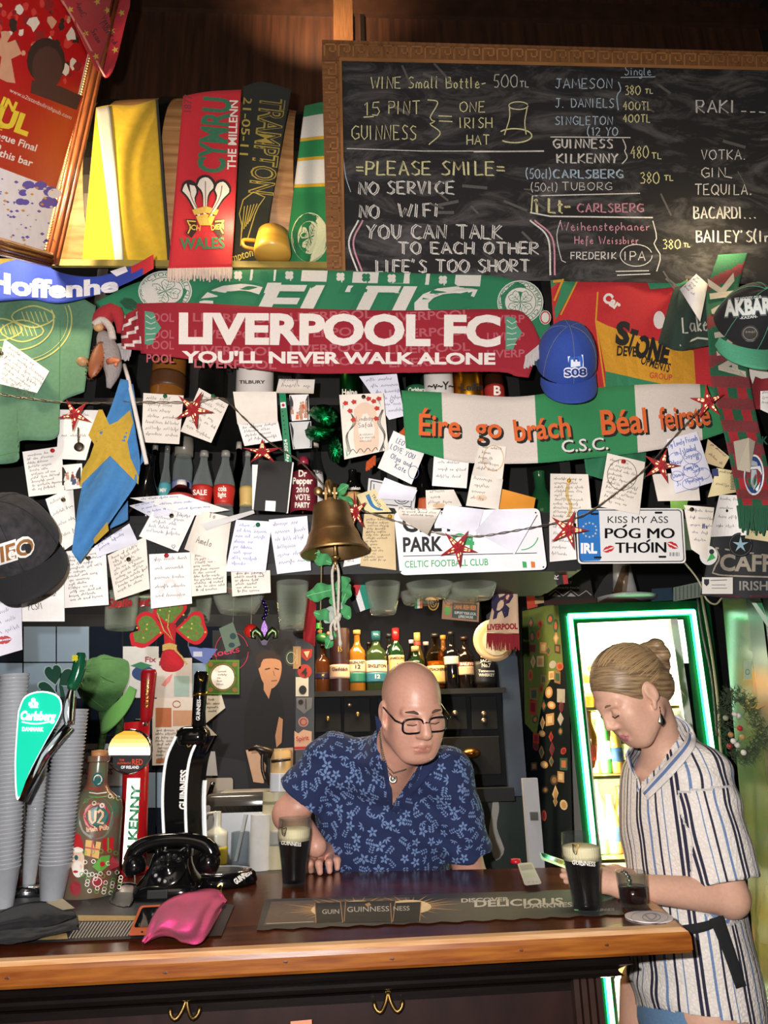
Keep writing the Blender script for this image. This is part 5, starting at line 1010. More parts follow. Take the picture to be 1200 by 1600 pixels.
for x, y in ((626, 893), (849, 886), (837, 801)): mb.poly(circ(x, y, 1.3), 1.782, .001, mat=0)
mb.done('lettering', [M('#18171a', 'plastic'), M('#3f9a60', 'plastic'), M('#d0703a', 'plastic'), M('#f0efee', 'plastic')], s)
s = thing('number_plate', 'white souvenir number plate with blue band and black joke lettering', 'number plate', P(985, 880, 1.786))
Mb().poly(rrect([(899, 794), (1067, 794), (1072, 880), (903, 881)], 7), 1.784, 0, .004).done('plate', M('#dedbd8', 'gloss', .3), s)
mb = Mb(); yp = 1.784
mb.line(rrect([(902, 797), (1064, 797), (1069, 877), (906, 878)], 6), yp, 1.4, .0012, 0, True)
mb.poly(rrect([(902, 797), (936, 797), (939, 876), (906, 877)], 4), yp, .0008, mat=1)
for i in range(12): a = i * pi / 6; mb.poly([(921 + 11 * cos(a) + (2.2 if k % 2 else .9) * cos(k * pi / 5 - pi / 2), 828 + 11 * sin(a) + (2.2 if k % 2 else .9) * sin(k * pi / 5 - pi / 2)) for k in range(10)], yp, .0014, mat=2)
mb.text('IRL', 907, 864, yp, h=15, w=26, mat=3, off=.0014, bold=.05)
mb.text('KISS MY ASS', 948, 817, yp, h=10.5, w=96, mat=0, off=.0014); [(mb.text('POG MO', 943 + o_, 841, yp, h=16, w=110, mat=0, off=.0014), mb.text('THOIN', 961 + o_, 864, yp, h=16.5, w=79, ang=-.01, mat=0, off=.0014)) for o_ in (0, .7, 1.4)]; mb.line([(973, 824), (979, 820)], yp, 2.6, .0014, 0); mb.line([(1010, 847), (1016, 843)], yp, 2.6, .0014, 0)
for x, y, a in ((951, 858, -.35), (1051, 852, .45)): kiss(x, y, 10, a, 4)(mb, yp)
for x, y in ((929, 803), (1029, 801), (934, 871), (1035, 870)): mb.poly(rrect([(x - 6, y - 1.6), (x + 6, y - 1.6), (x + 6, y + 1.6), (x - 6, y + 1.6)], 1.4), yp, .0012, mat=0)
for i in range(9): mb.line([(1047 + i * 1.8, 863), (1047 + i * 1.8, 869)], yp, .5 + .6 * (i % 3 == 0), .0012, 0)
mb.done('lettering', [M('#17161a', 'plastic'), M('#2d6fb5', 'plastic'), M('#b9c0b0', 'plastic'), M('#e9e6e6', 'plastic'), M('#c02e33', 'plastic')], s)
# ------------------------------------------------------------------ bell
bm_ = M('#a58458', 'metal', .46, scale=30, var=.25)
be = thing('brass_bell', 'brass bar bell with a knotted white cord hanging from the shelf front', 'bell', P(521, 866, 1.70))
BYp = 1.70; top = P(517, 786, BYp); bot = P(523, 862, BYp); hB = (top - bot).length; wR = (P(577, 855, BYp) - P(468, 855, BYp)).length / 2
ax = (top - bot).normalized(); rotb = Vector((0, 0, 1)).rotation_difference(ax).to_matrix()
pr_b = [(0.0, hB * 1.0), (wR * .36, hB * 1.0), (wR * .5, hB * .97), (wR * .54, hB * .88), (wR * .58, hB * .66), (wR * .64, hB * .45), (wR * .69, hB * .40), (wR * .69, hB * .37), (wR * .72, hB * .36), (wR * .80, hB * .18), (wR * .93, hB * .05), (wR * 1.0, 0), (wR * .98, -.004), (wR * .93, 0), (wR * .74, hB * .18), (wR * .6, hB * .4), (wR * .5, hB * .85), (0, hB * .9)]
Mb().lathe(pr_b, bot, 48, rotb).done('bell_body', bm_, be, True, auto=40)
mb = Mb(); c = top
mb.tube([c, c + ax * .012], [.014, .012], 12); mb.box(c + ax * .022 + Vector((-.011, 0, 0)), (.006, .016, .034)); mb.box(c + ax * .022 + Vector((.011, 0, 0)), (.006, .016, .034)); mb.tube([c + ax * .026 + Vector((-.018, 0, 0)), c + ax * .026 + Vector((.018, 0, 0))], .006, 10)
mb.done('yoke', bm_, be); mb = Mb()
mb.tube(cat([tuple(c + ax * .02), tuple(c + ax * .05 + Vector((-.004, 0, 0))), tuple(c + Vector((-.004, .06, .075))), tuple(c + Vector((0, .155, .075)))], 14), [.008] * 14, 10); mb.box(c + Vector((0, .155, .06)), (.03, .012, .09)); mb.ball(c + ax * .026 + Vector((-.03, 0, .006)), (.012, .008, .012), 12)
mb.done('wall_bracket', bm_, be, True); mb = Mb(); mb.tube([P(523, 840, BYp), P(524, 868, BYp)], .0045, 10); mb.ball(P(524, 871, BYp), (.0095, .0095, .006), 14); mb.ball(P(524, 880, BYp), (.006, .006, .008), 12); mb.tube([P(524, 884, BYp), P(524, 892, BYp)], .004, 8); mb.done('clapper', bm_, be, True)
mb = Mb()
for s_ in (-1, 1): mb.tube(cat([tuple(P(524 + s_ * 1, 880, BYp)), tuple(P(524 + s_ * 5, 895, BYp)), tuple(P(525 + s_ * 4, 930, BYp)), tuple(P(526 + s_ * 2, 962, BYp))], 20), [.0032 + .0005 * (i % 2) for i in range(20)], 8)
mb.ball(P(527, 966, BYp), (.009, .008, .009), 12); mb.ball(P(530, 962, BYp - .005), (.006, .006, .008), 10)
for s_, e in ((-1, (518, 1000)), (1, (532, 1010)), (0, (526, 985))): mb.tube(cat([tuple(P(526, 964, BYp)), tuple(P(523 + s_ * 6, 978, BYp)), tuple(P(e[0], e[1], BYp))], 10), [.0034] * 8 + [.005, .004], 8)
mb.done('pull_cord', M('#cfc6b6', 'cloth', scale=600, bump=1), be, True)
# ivy garland behind the cord
iv = thing('leaf_garland', 'artificial green oak leaf garland hanging behind the bell cord', 'garland', P(520, 960, 1.76))
mb = Mb(); mb.tube(cat([tuple(P(502, 850, 1.76)), tuple(P(502, 900, 1.77)), tuple(P(500, 990, 1.77))], 12), .0016, 6); mb.done('stem', M('#8a7a50', 'wood'), iv)
for lx, ly, r, a in ((500, 872, 22, .4), (486, 867, 16, 2.8), (504, 925, 28, 2.9), (530, 915, 22, -.6), (540, 928, 18, -1.2), (532, 950, 24, .8), (508, 962, 20, 3.4), (520, 957, 22, 2.2), (532, 766, 16, -.6), (536, 782, 18, .3), (516, 1000, 16, 2)):
 pts = []
 for i in range(22):
  t = i / 22 * 2 * pi; rr_ = (.45 + .12 * sin(t * 5 + .5)); x = r * (cos(t) * .95); y = r * rr_ * sin(t); pts.append((lx + x * cos(a) - y * sin(a), ly + x * sin(a) + y * cos(a)))
 yl = wavy(1.758, .008, 26, a, lx % 7); mb = Mb(); mb.sheet(pts[:12], [pts[0]] + pts[:11:-1] + [pts[11]] if False else [pts[-i % 22] for i in range(12)], yl, 12, 4, .0008); mb.line([(lx - r * .9 * cos(a), ly - r * .9 * sin(a)), (lx + r * .9 * cos(a), ly + r * .9 * sin(a))], yl, 1, .0012, 1)
 mb.done('leaf', [M('#3f8a52' if ly != 957 else '#9aa39a', 'cloth', scale=80), M('#7ab27c', 'cloth')], iv, True)
# ------------------------------------------------------------------ string of red paper stars
st_wire = thing('light_string', 'twisted wire of fairy lights sagging across the notes', 'string lights', P(600, 640, 1.77))
wp = [(-20, 612), (40, 622), (118, 630), (200, 628), (300, 628), (345, 622), (380, 652), (420, 690), (470, 722), (505, 758), (548, 790), (600, 808), (680, 832), (740, 838), (800, 830), (890, 812), (930, 794), (1000, 740), (1045, 692), (1105, 628)]
wq = cat(wp, 220); mb = Mb()
for s_ in (0, pi): mb.tube([P(x, y, 1.745 + .003 * cos(i * .9 + s_)) + Vector((0, 0, .0022 * sin(i * .9 + s_))) for i, (x, y) in enumerate(wq)], .0011, 6)
mb.done('wire', M('#8a7f72', 'metal', .5), st_wire)
star_r = M('#a3252d', 'paper', .5); glow = M('#ffd9a0', 'paper', emit=.9)
SG = 'red paper star lights on the wire'
def star(px, py, r, a0, sq, Y, label, lop=(1, 1)):
 c = P(px, py, Y); R_ = (P(px + r, py, Y) - c).length; t = thing('paper_star', label, 'star light', c, SG)
 ex, ez = Vector((1, 0, 0)), Vector((0, -.26, .966)); nn = Vector((0, -.966, -.26)); mb = Mb(); mh = Mb()
 pts = []
 for i in range(10):
  a = a0 + i * pi / 5; rr_ = R_ * (1.06 if i % 2 == 0 else .31); x, z = rr_ * sin(a), rr_ * cos(a); pts.append(c + ex * x * sq[0] + ez * z * sq[1])
 f_, b_ = c + nn * R_ * .3, c - nn * R_ * .3
 mb.add(pts + [f_, b_], [(i, 10, (i + 1) % 10) for i in range(10)] + [((i + 1) % 10, 11, i) for i in range(10)])
 mb.done('paper_shell', star_r, t)
 for i in range(10):                      # punched holes with the bulb's light behind them
  tip = pts[i - i % 2] if i % 2 == 0 else pts[(i + 1) % 10]; inner = pts[(i + 1) % 10] if i % 2 == 0 else pts[i]
  for k, (w1, w2, sz) in enumerate(((.30, .22, .075), (.5, .14, .05)) if i % 3 else ((.2, .34, .06),)):
   p = f_ * (1 - w1 - w2) + tip * w1 + inner * w2; nf = (tip - f_).cross(inner - f_).normalized()
   if nf.dot(nn) < 0: nf = -nf
   u = (tip - f_).normalized(); v = nf.cross(u); p = p + nf * .0006
   mh.add([p + u * (R_ * sz * 1.3 * cos(q * pi / 4)) + v * (R_ * sz * .8 * sin(q * pi / 4)) for q in range(8)], [tuple(range(8))])
 mh.done('punched_hole', glow, t)
 t.children[1]['label'] = 'glowing punched holes'
 return t
star(117, 648, 27, .75, (1, 1), 1.735, 'red paper star in front of the green T-shirt hem')
star(302, 640, 31, .45, (1, 1), 1.735, 'red paper star over the two cream notes under the scarf')
star(410, 706, 28, 1.25, (1.1, .72), 1.735, 'red paper star tipped flat above the black booklet')
star(556, 800, 29, -.15, (.6, 1.15), 1.735, 'red paper star seen edge-on right of the brass bell')
star(716, 856, 30, .55, (1, 1), 1.735, 'red paper star over the street sign')
star(888, 828, 31, .35, (1, 1), 1.735, 'red paper star left of the number plate')
star(1033, 728, 30, -.95, (1.0, .9), 1.735, 'red paper star beside the blue signature note')
star(1106, 628, 28, -.1, (1, 1), 1.725, 'red paper star at the end of the tricolour scarf')
# ------------------------------------------------------------------ bottles, cans and mugs on the shelves
GLS = M('#dfe6e2', 'thin', var=.1); BRN = M('#2a140a', 'gloss', .08); DKG = M('#0c1a10', 'gloss', .08); BLKG = M('#0c0b0c', 'gloss', .1)
SHAPE = {
 'cola': [(.85, 0), (1, .03), (1, .1), (.88, .22), (.86, .3), (.98, .45), (.96, .55), (.72, .68), (.42, .82), (.34, .9), (.38, .94), (.38, 1)],
 'beer': [(.92, 0), (1, .02), (1, .55), (.95, .62), (.6, .74), (.42, .82), (.38, .95), (.44, .96), (.44, 1)],
 'plastic': [(.9, 0), (1, .04), (1, .3), (.94, .35), (1, .4), (1, .62), (.85, .74), (.4, .88), (.36, .9), (.36, 1)],
 'whisky': [(.95, 0), (1, .02), (1, .6), (.94, .66), (.5, .74), (.36, .8), (.34, .95), (.4, .96), (.4, 1)],
 'square': [(.95, 0), (1, .02), (1, .6), (.96, .66), (.4, .73), (.34, .78), (.34, 1)],
 'round': [(.7, 0), (.95, .08), (1, .25), (.95, .4), (.6, .58), (.4, .7), (.38, .95), (.42, .96), (.42, 1)],
 'slim': [(.95, 0), (1, .02), (1, .5), (.8, .62), (.5, .74), (.42, .9), (.42, 1)],
 'jar': [(.92, 0), (1, .04), (1, .72), (.8, .8), (.8, .82), (.86, .82), (.86, 1)],
 'can': [(.8, 0), (1, .06), (1, .9), (.86, .97), (.88, 1)],
 'tube': [(1, 0), (1, .15), (1, 1)],
}
def bottle(px, ptop, zbase, Y, wpx, shape, body, cap_, label, cat_='bottle', name=None, lab=None, liquid=None, group=None, capf=.07, text=None, tm='#f0e8d8', pbase=None, sq=1, neck=None):
 b0 = P(px, ptop, Y); z0 = zbase if pbase is None else P(px, pbase, Y).z; H = b0.z - z0; x = P(px, (ptop + (pbase or ptop + 90)) / 2, Y).x
 r = (P(px + wpx / 2, ptop, Y) - P(px - wpx / 2, ptop, Y)).length / 2; c = Vector((x, Y, z0))
 t = thing(name or ('bottle' if cat_ == 'bottle' else cat_), label, cat_, c, group); pf_ = SHAPE[shape]
 mb = Mb().lathe([(0, 0)] + [(a * r, b * H) for a, b in pf_[:-1]] + [(pf_[-1][0] * r, H), (0, H)], c, 28, sc_=(1, sq)); mb.done('body', body, t, True, auto=50)
 def rad(f):
  for (a, b), (a2, b2) in zip(pf_, pf_[1:]):
   if b <= f <= b2: return (a + (a2 - a) * (f - b) / max(1e-6, b2 - b)) * r
  return pf_[-1][0] * r
 if liquid: Mb().lathe([(0, .004)] + [(rad(f) * .93, max(.004, f * H)) for f in (0, .05, .1, .2, .3, .4, .5, .6, .7) if f <= liquid[1]] + [(0, liquid[1] * H)], c, 24, sc_=(1, sq)).done('liquid', M(liquid[0], 'gloss', .2), t, True)
 for i, (f0, f1, colr) in enumerate(lab or ()):
  Mb().lathe([(rad(lerp(f0, f1, k / 6)) + .0012, lerp(f0, f1, k / 6) * H) for k in range(7)], c, 28, sc_=(1, sq)).done('label', M(colr, 'paper', .5), t, True)
 if cap_: Mb().lathe([(0, H * (1 - capf)), (pf_[-1][0] * r * 1.12, H * (1 - capf)), (pf_[-1][0] * r * 1.12, H * 1.003), (0, H * 1.006)], c, 20).done('cap', M(cap_, 'plastic', .3) if isinstance(cap_, str) else cap_, t, True)
 if text:
  mb = Mb(); Yq = hitY(Mb().lathe([(a * r + .0015, b * H) for a, b in pf_], c, 36, sc_=(1, sq)), Y - r)
  for tx, f, hf, wf, m_ in text:
   p = c + Vector((0, -r, f * H)); q_ = p - CAMP; dz = q_.dot(_F); X = 600 + FPX * q_.dot(_R) / dz; Yp_ = 800 - FPX * q_.dot(_U) / dz
   mb.text(tx, X - wpx * wf / 2, Yp_, Yq, h=hf, w=wpx * wf, mat=m_, off=.0012, bold=.03)
  mb.done('label_print', [M(tm, 'paper'), M('#2a2018', 'paper'), M('#c8a03c', 'metal')], t)
 return t
SZ, CZ_ = 2.051, 2.399
SB = 'empty bottles on the lower shelf'
bottle(232, 712, SZ, 1.93, 36, 'round', BLKG, None, 'round dark bottle beside the white flag pole', group=SB)
bottle(240, 694, SZ, 2.04, 18, 'beer', M('#4a403a', 'thin'), '#6a645c', 'brown longneck bottle behind the round dark bottle', group=SB, lab=[(.35, .5, '#b8a8a8')])
bottle(259, 697, SZ, 2.02, 18, 'slim', GLS, '#55534e', 'clear slim bottle with a teal label behind the round dark bottle', group=SB, lab=[(.38, .56, '#4f9aa2')], text=[('MIV', .44, 6, .6, 0)])
bottle(286, 686, SZ, 2.10, 30, 'jar', GLS, '#7a7468', 'glass jar with a small blue label under the cream notes', group='', cat_='jar', lab=[(.4, .56, '#7a86b0')], capf=.18)
bottle(317, 706, SZ, 1.93, 32, 'cola', GLS, '#8a857c', 'clear contour bottle with a red label, left of a pair', group=SB, lab=[(.28, .5, '#b8281e')], text=[('SALE', .35, 8, .7, 0)])
bottle(351, 706, SZ, 1.93, 33, 'cola', GLS, '#8a857c', 'clear contour bottle with red label and blue writing, right of a pair', group=SB, lab=[(.24, .5, '#c02a20')], text=[('cola', .4, 8, .4, 0), ('light', .32, 7, .4, 0)])
bottle(386, 706, SZ, 1.95, 22, 'cola', GLS, '#8a857c', 'contour bottle with a yellow and blue label behind a folded note', group=SB, lab=[(.25, .5, '#c9a860')])
bottle(372, 692, SZ, 2.08, 18, 'beer', M('#3a332c', 'thin'), '#a89c90', 'tall bottle standing behind the pair of contour bottles', group=SB)
bottle(281, 752, SZ, 1.90, 40, 'plastic', M('#9a5a54', 'thin'), '#ded6d2', 'small plastic bottle with white cap and red label behind the curled pages', group=SB, lab=[(.3, .62, '#b03a36')], capf=.16)
bottle(474, 716, SZ, 1.89, 40, 'plastic', M('#8a5a58', 'thin'), '#8f2638', 'dark red soft drink bottle with white lettering left of the bell', group=SB, lab=[(.08, .74, '#6f1a2a')], liquid=('#2a0c10', .7), capf=.13, text=[('Dr', .62, 10, .34, 0), ('Pepper', .5, 10, .8, 0), ('2010', .36, 8, .5, 0), ('VOTE', .24, 9, .6, 0), ('PARTY', .12, 8, .6, 0)])
bottle(491, 690, SZ, 1.97, 28, 'beer', M('#cfd2ce', 'thin'), '#a89a8c', 'tall clear bottle with a white label behind the dark red one', group=SB, lab=[(.1, .62, '#d9d4cf')], text=[('RANDE', .58, 6, .9, 1)])
bottle(551, 735, SZ, 1.90, 30, 'beer', BLKG, None, 'dark beer bottle with a gold portrait label behind the star beside the bell', group=SB, lab=[(.1, .5, '#b8925a')], text=[('Franziskan', .54, 5, .8, 0)])
bottle(690, 728, SZ, 1.95, 26, 'beer', BLKG, None, 'black stout bottle peeking over the stained cream note', group=SB, lab=[(.3, .42, '#1a1512')], text=[('GUINNESS', .36, 6, .95, 0)])
bottle(661, 716, SZ, 2.0, 22, 'beer', BLKG, None, 'dark bottle between the tilted square note and the lined sheet', group=SB, lab=[(.2, .4, '#c05a34')])
bottle(762, 730, SZ, 2.04, 24, 'beer', BRN, '#b8a070', 'brown bottle behind the coffee-ringed notes', group=SB)
bottle(846, 738, SZ, 2.0, 44, 'round', M('#1d4a2a', 'gloss', .1), None, 'big round green bottle left of the yellow-stained note', group=SB)
CG = 'cans and mugs on the upper shelf'
bottle(546, 575, CZ_, 1.93, 30, 'can', M('#1f6a34', 'metal', .35), None, 'green metal beer can left of the white heart note', 'can', 'beer_can', group=CG, text=[('Heine', .25, 9, .8, 0)])
bottle(650, 575, CZ_, 1.93, 30, 'can', M('#14301f', 'metal', .35), None, 'dark green can with white lettering above the tricolour scarf', 'can', 'beer_can', group=CG, lab=[(.2, .5, '#1f5a38')], text=[('Carlsberg', .33, 6, .9, 0)])
bottle(686, 575, CZ_, 1.92, 46, 'can', M('#c9c2bc', 'plastic'), None, 'wide white can with a black branch drawing above the tricolour scarf', 'can', 'beer_can', group=CG, text=[('~v~Y~', .3, 12, .9, 1)])
bottle(733, 575, CZ_, 1.92, 44, 'can', M('#c9861e', 'metal', .35), None, 'golden beer can lettered in black above the tricolour scarf', 'can', 'beer_can', group=CG, lab=[(0, .12, '#2a1a10')], text=[('Leffe', .28, 11, .8, 1)])
bottle(772, 560, CZ_, 1.93, 30, 'beer', BRN, None, 'brown bottle with a round red and white label under the red scarf', group=CG, lab=[(.12, .42, '#a02a24')], text=[('B', .2, 14, .4, 0)])
bottle(262, 560, CZ_, 1.90, 52, 'tube', M('#7a4a1c', 'gloss', .2, scale=10), None, 'brown glazed beer stein under the left of the red scarf', 'stein', 'beer_stein', group=CG, lab=[(.02, .1, '#5a3210'), (.3, .62, '#4a2a10')])
bottle(398, 560, CZ_, 1.91, 58, 'tube', M('#d6ccc4', 'gloss', .3), None, 'white mug with small print under the red scarf', 'mug', 'white_mug', group=CG, text=[('TILBURY', .3, 5, .7, 1)])
bottle(330, 560, CZ_, 1.95, 40, 'jar', M('#b7b4ae', 'thin'), '#4a4642', 'glass spirit measure with a dark tap between stein and white mug', 'dispenser', 'spirit_measure', group=CG)
bottle(470, 556, CZ_, 1.98, 30, 'can', M('#3a3a44', 'metal', .4), None, 'dark chequered can behind the curled date note', 'can', 'beer_can', group=CG)
# ================================================================== ON THE BAR
CT_ = 1.10; zc = zplaneY(CT_ + .0006)
def onbar(px, py): return PZ(px, py, CT_)
chrome = M('#c9ccd0', 'metal', .12); gblk = M('#0b0b0c', 'gloss', .1); gold = M('#b08a3e', 'metal', .25)
# runners
ru = thing('bar_runner', 'long dark rubber bar runner with pint glasses in a sunburst and pale slogan', 'bar mat', onbar(690, 1425))
rq = [(414, 1405), (955, 1388), (976, 1429), (401, 1453)]
def wob(a, b, n): return [(lerp(a[0], b[0], i / n), lerp(a[1], b[1], i / n) + (1.4 * sin(i * 2.1) if 0 < i < n else 0)) for i in range(n + 1)]
Mb().sheet(rq[:2], wob((401, 1453), (976, 1429), 40), zplaneY(CT_ + .003), 60, 6, .004).done('mat', M('#353335', 'rubber', .55), ru)
zr = zplaneY(CT_ + .0032); mb = Mb(); mb.poly([(424, 1409), (640, 1402), (640, 1436), (412, 1446)], zr, .0004, mat=1)
for cx, cy, side in ((520, 1422, -1), (640, 1417, 1), (560, 1418, 0)):
 for i in range(26):
  a = 2 * pi * i / 26; l = random.uniform(45, 95); x1, y1 = cx + l * cos(a) * (1.1 if side <= 0 else 1), cy + l * .26 * sin(a); y1 = min(max(y1, 1405 - (x1 - 420) * .03), 1446 - (x1 - 412) * .037); x1 = max(x1, 424)
  mb.poly([(cx - 3 * sin(a), cy + 1.6 * cos(a)), (x1, y1), (cx + 3 * sin(a), cy - 1.6 * cos(a))], zr, .0006 + i * .00001, mat=2)
 mb.poly(circ(cx, cy, 34, 11, 20), zr, .0011, mat=3)
for cx, m_ in ((516, 0), (634, 0), (575, 4)):
 w_ = 24 if m_ == 0 else 43; mb.poly([(cx - w_, 1411 - m_ * .5), (cx + w_, 1409 - m_ * .5), (cx + w_ * .9, 1440), (cx - w_ * .92, 1442)], zr, .0013 + (m_ > 0) * .0002, mat=m_); mb.line([(cx - w_, 1411 - m_ * .5), (cx - w_ * .92, 1442)], zr, 1.2, .0018, 2); mb.line([(cx + w_, 1409 - m_ * .5), (cx + w_ * .9, 1440)], zr, 1.2, .0018, 2)
mb.text('GUINNESS', 542, 1425, zr, h=8, w=66, ang=-.02, mat=5, off=.002); mb.text('GUIN', 503, 1428, zr, h=7, w=27, ang=-.02, mat=5, off=.0018); mb.text('NESS', 614, 1423, zr, h=7, w=26, ang=-.02, mat=5, off=.0018); mb.poly([(570, 1413), (577, 1410), (580, 1414), (574, 1417)], zr, .002, mat=2)
mb.text('DISCOVER', 720, 1410, zr, h=6, w=76, ang=-.03, mat=5, off=.001, bold=.03); mb.text('DELICIOUS', 740, 1417, zr, h=10, w=140, ang=-.03, mat=5, off=.001, bold=.03); mb.text('DARKNESS', 818, 1419, zr, h=7, w=84, ang=-.03, mat=5, off=.001, bold=.02); mb.text('GUINNESS', 930, 1424, zr, h=4, w=30, ang=-.04, mat=5, off=.001)
mb.line([(416, 1443), (490, 1440)], zr, .8, .001, 5)
mb.done('print', [M('#1d1a1a', 'rubber'), M('#66554a', 'rubber'), M('#b88a5c', 'rubber'), M('#efcf9f', 'rubber'), M('#2a2524', 'rubber'), M('#c9c2b8', 'rubber')], ru)
ru = thing('bar_runner', 'dark bar runner with gold band and white hatching under the gloves and phone', 'bar mat', onbar(170, 1440))
Mb().sheet([(-60, 1402), (200, 1394), (366, 1414)], [(-60, 1478), (180, 1468), (346, 1462)], zplaneY(CT_ + .003), 20, 6, .004).done('mat', M('#2c2c31', 'rubber', .45), ru)
mb = Mb(); mb.poly([(122, 1430), (220, 1431), (218, 1438), (118, 1439)], zr, .0005, mat=0); mb.poly([(58, 1462), (104, 1458), (106, 1467), (52, 1469)], zr, .0005, mat=0)
for i in range(19): mb.line([(108 + i * 5, 1466 - i * .2), (124 + i * 5, 1441 - i * .1)], zr, 1.7, .0006, 1)
mb.line([(345, 1418), (322, 1458), (290, 1460)], zr, 1, .0006, 1); mb.done('print', [M('#b89a62', 'rubber'), M('#b9b3a8', 'rubber')], ru)
# pints
def pint(px, pb, ptop, label):
 b0 = onbar(px, pb); H = (P(px, ptop, b0.y).z - CT_); r = H * .255; t = thing('stout_pint', label, 'pint glass', b0)
 pf_ = [(.70, 0), (.72, .02), (.74, .1), (.82, .3), (.93, .5), (1.04, .68), (1.06, .78), (1.02, .88), (1.0, 1)]
 Mb().lathe([(0, 0)] + [(a * r, b * H) for a, b in pf_] + [(.955 * r, H)] + [(a * r * .95, b * H) for a, b in reversed(pf_[1:-1])] + [(0, .03 * H)], b0, 40).done('glass', M('#f4f8f6', 'thin', .03), t, True)
 sc2 = lambda f: next(((a + (a2 - a) * (f - b) / (b2 - b)) for (a, b), (a2, b2) in zip(pf_, pf_[1:]) if b <= f <= b2), 1) * r * .952
 Mb().lathe([(0, .045 * H), (sc2(.05), .045 * H)] + [(sc2(f), f * H) for f in (.1, .3, .5, .6, .655)] + [(0, .655 * H)], b0, 36).done('stout', M('#070303', 'gloss', .25), t, True)
 Mb().lathe([(0, .655 * H), (sc2(.655), .655 * H)] + [(sc2(f), f * H) for f in (.72, .78, .83)] + [(sc2(.84) * .8, .845 * H), (0, .84 * H)], b0, 36).done('foam', M('#e6d3ae', 'wall', .9), t, True)
 Yq = hitY(Mb().lathe([(a * r + .0004, b * H) for a, b in pf_], b0, 48), b0.y - r); k = (pb - ptop) / 120
 mb = Mb(); y = lerp(pb, ptop, .60); mb.text('GUINNESS', px - 23 * k, y, Yq, h=6.5 * k, w=36 * k, ang=.10, mat=0, off=.0008, bold=.02)
 y = lerp(pb, ptop, .78); x = px - 17 * k; mb.line(cat([(x - 5 * k, y - 9 * k), (x - 3 * k, y + 4 * k), (x + 1 * k, y + 7 * k)], 8), Yq, 1.4 * k, .0008, 1); mb.line(cat([(x - 5 * k, y - 9 * k), (x, y - 6 * k), (x + 4 * k, y - 8 * k), (x + 1 * k, y + 7 * k)], 10), Yq, 1.6 * k, .0008, 1)
 for i in range(3): mb.line([(x - 3 * k + i * 2 * k, y - 6 * k), (x - 2 * k + i * 1.2 * k, y + 4 * k)], Yq, .6, .0008, 1)
 mb.done('print', [M('#e4ded2', 'paper'), M('#8a6a34', 'metal')], t)
pint(459, 1383, 1277, 'pint glass of black stout by the bartender\'s hand')
pint(917, 1424, 1301, 'pint glass of black stout on the runner in front of the woman\'s phone')
# beer mat, small glass, remote, bottle top
c = onbar(1014, 1434); Mb().lathe([(0, 0), (.048, 0), (.048, .0022), (0, .0022)], c + Vector((0, 0, .0005)), 40).done('beer_mat', M('#cfc6c4', 'paper'), label='round grey-white beer mat at the right end of the counter', cat_='beer mat')
bm2 = [o for o in COL.objects if o.name == 'beer_mat'][0]
zb = zplaneY(CT_ + .0030); mb = Mb(); mb.line(circ(1018, 1433, 14, 6), zb, 1.6, .0004, 0, True); mb.line(cat([(1008, 1430), (1018, 1437), (1026, 1431), (1020, 1427)], 10), zb, 2, .0005, 0); mb.line(circ(1015, 1433, 29, 10), zb, .8, .0004, 0, True); mb.done('print', M('#9a9092', 'paper'), bm2)
b0 = onbar(992, 1421); b0.z += .003; H = P(992, 1361, b0.y).z - b0.z; r = .033; t = thing('small_glass', 'small straight tumbler of dark cola on the round beer mat', 'glass', b0)
Mb().lathe([(0, 0), (r * .86, 0), (r * .9, .004), (r, H), (r * .95, H), (r * .84, .014), (0, .012)], b0, 36).done('glass', M('#f4f8f6', 'thin', .03), t, True); Mb().lathe([(0, .014), (r * .86, .014), (r * .92, H * .6), (0, H * .6)], b0, 32).done('cola', M('#1c0605', 'gloss', .15), t, True)
zt = zplaneY(CT_ + .016); rm = thing('remote_control', 'white air conditioner remote lying at the back of the counter', 'remote control', onbar(828, 1366))
q4 = [(808, 1349), (831, 1347), (847, 1381), (820, 1384)]; Mb().poly(rrect(q4, 4), zt, 0, .012).done('body', M('#d9d6d4', 'plastic', .35), rm)
mb = Mb(); mb.poly([(812, 1352), (830, 1350), (834, 1358), (815, 1360)], zt, .0006, mat=0); mb.poly([(816, 1364), (835, 1362), (838, 1370), (819, 1372)], zt, .0006, mat=1)
for x in (826, 833, 839): mb.poly(circ(x, 1378, 1.6, 1.2), zt, .0006, mat=0)
mb.done('display', [M('#b9bdb4', 'plastic'), M('#c6d0bc', 'plastic')], rm)
c = onbar(806, 1349); Mb().lathe([(.014, 0), (.016, .003), (.014, .012), (0, .013)], c, 18).done('bottle_stopper', M('#c01828', 'plastic'), None, True, label='small red bottle top at the back edge of the counter', cat_='stopper')
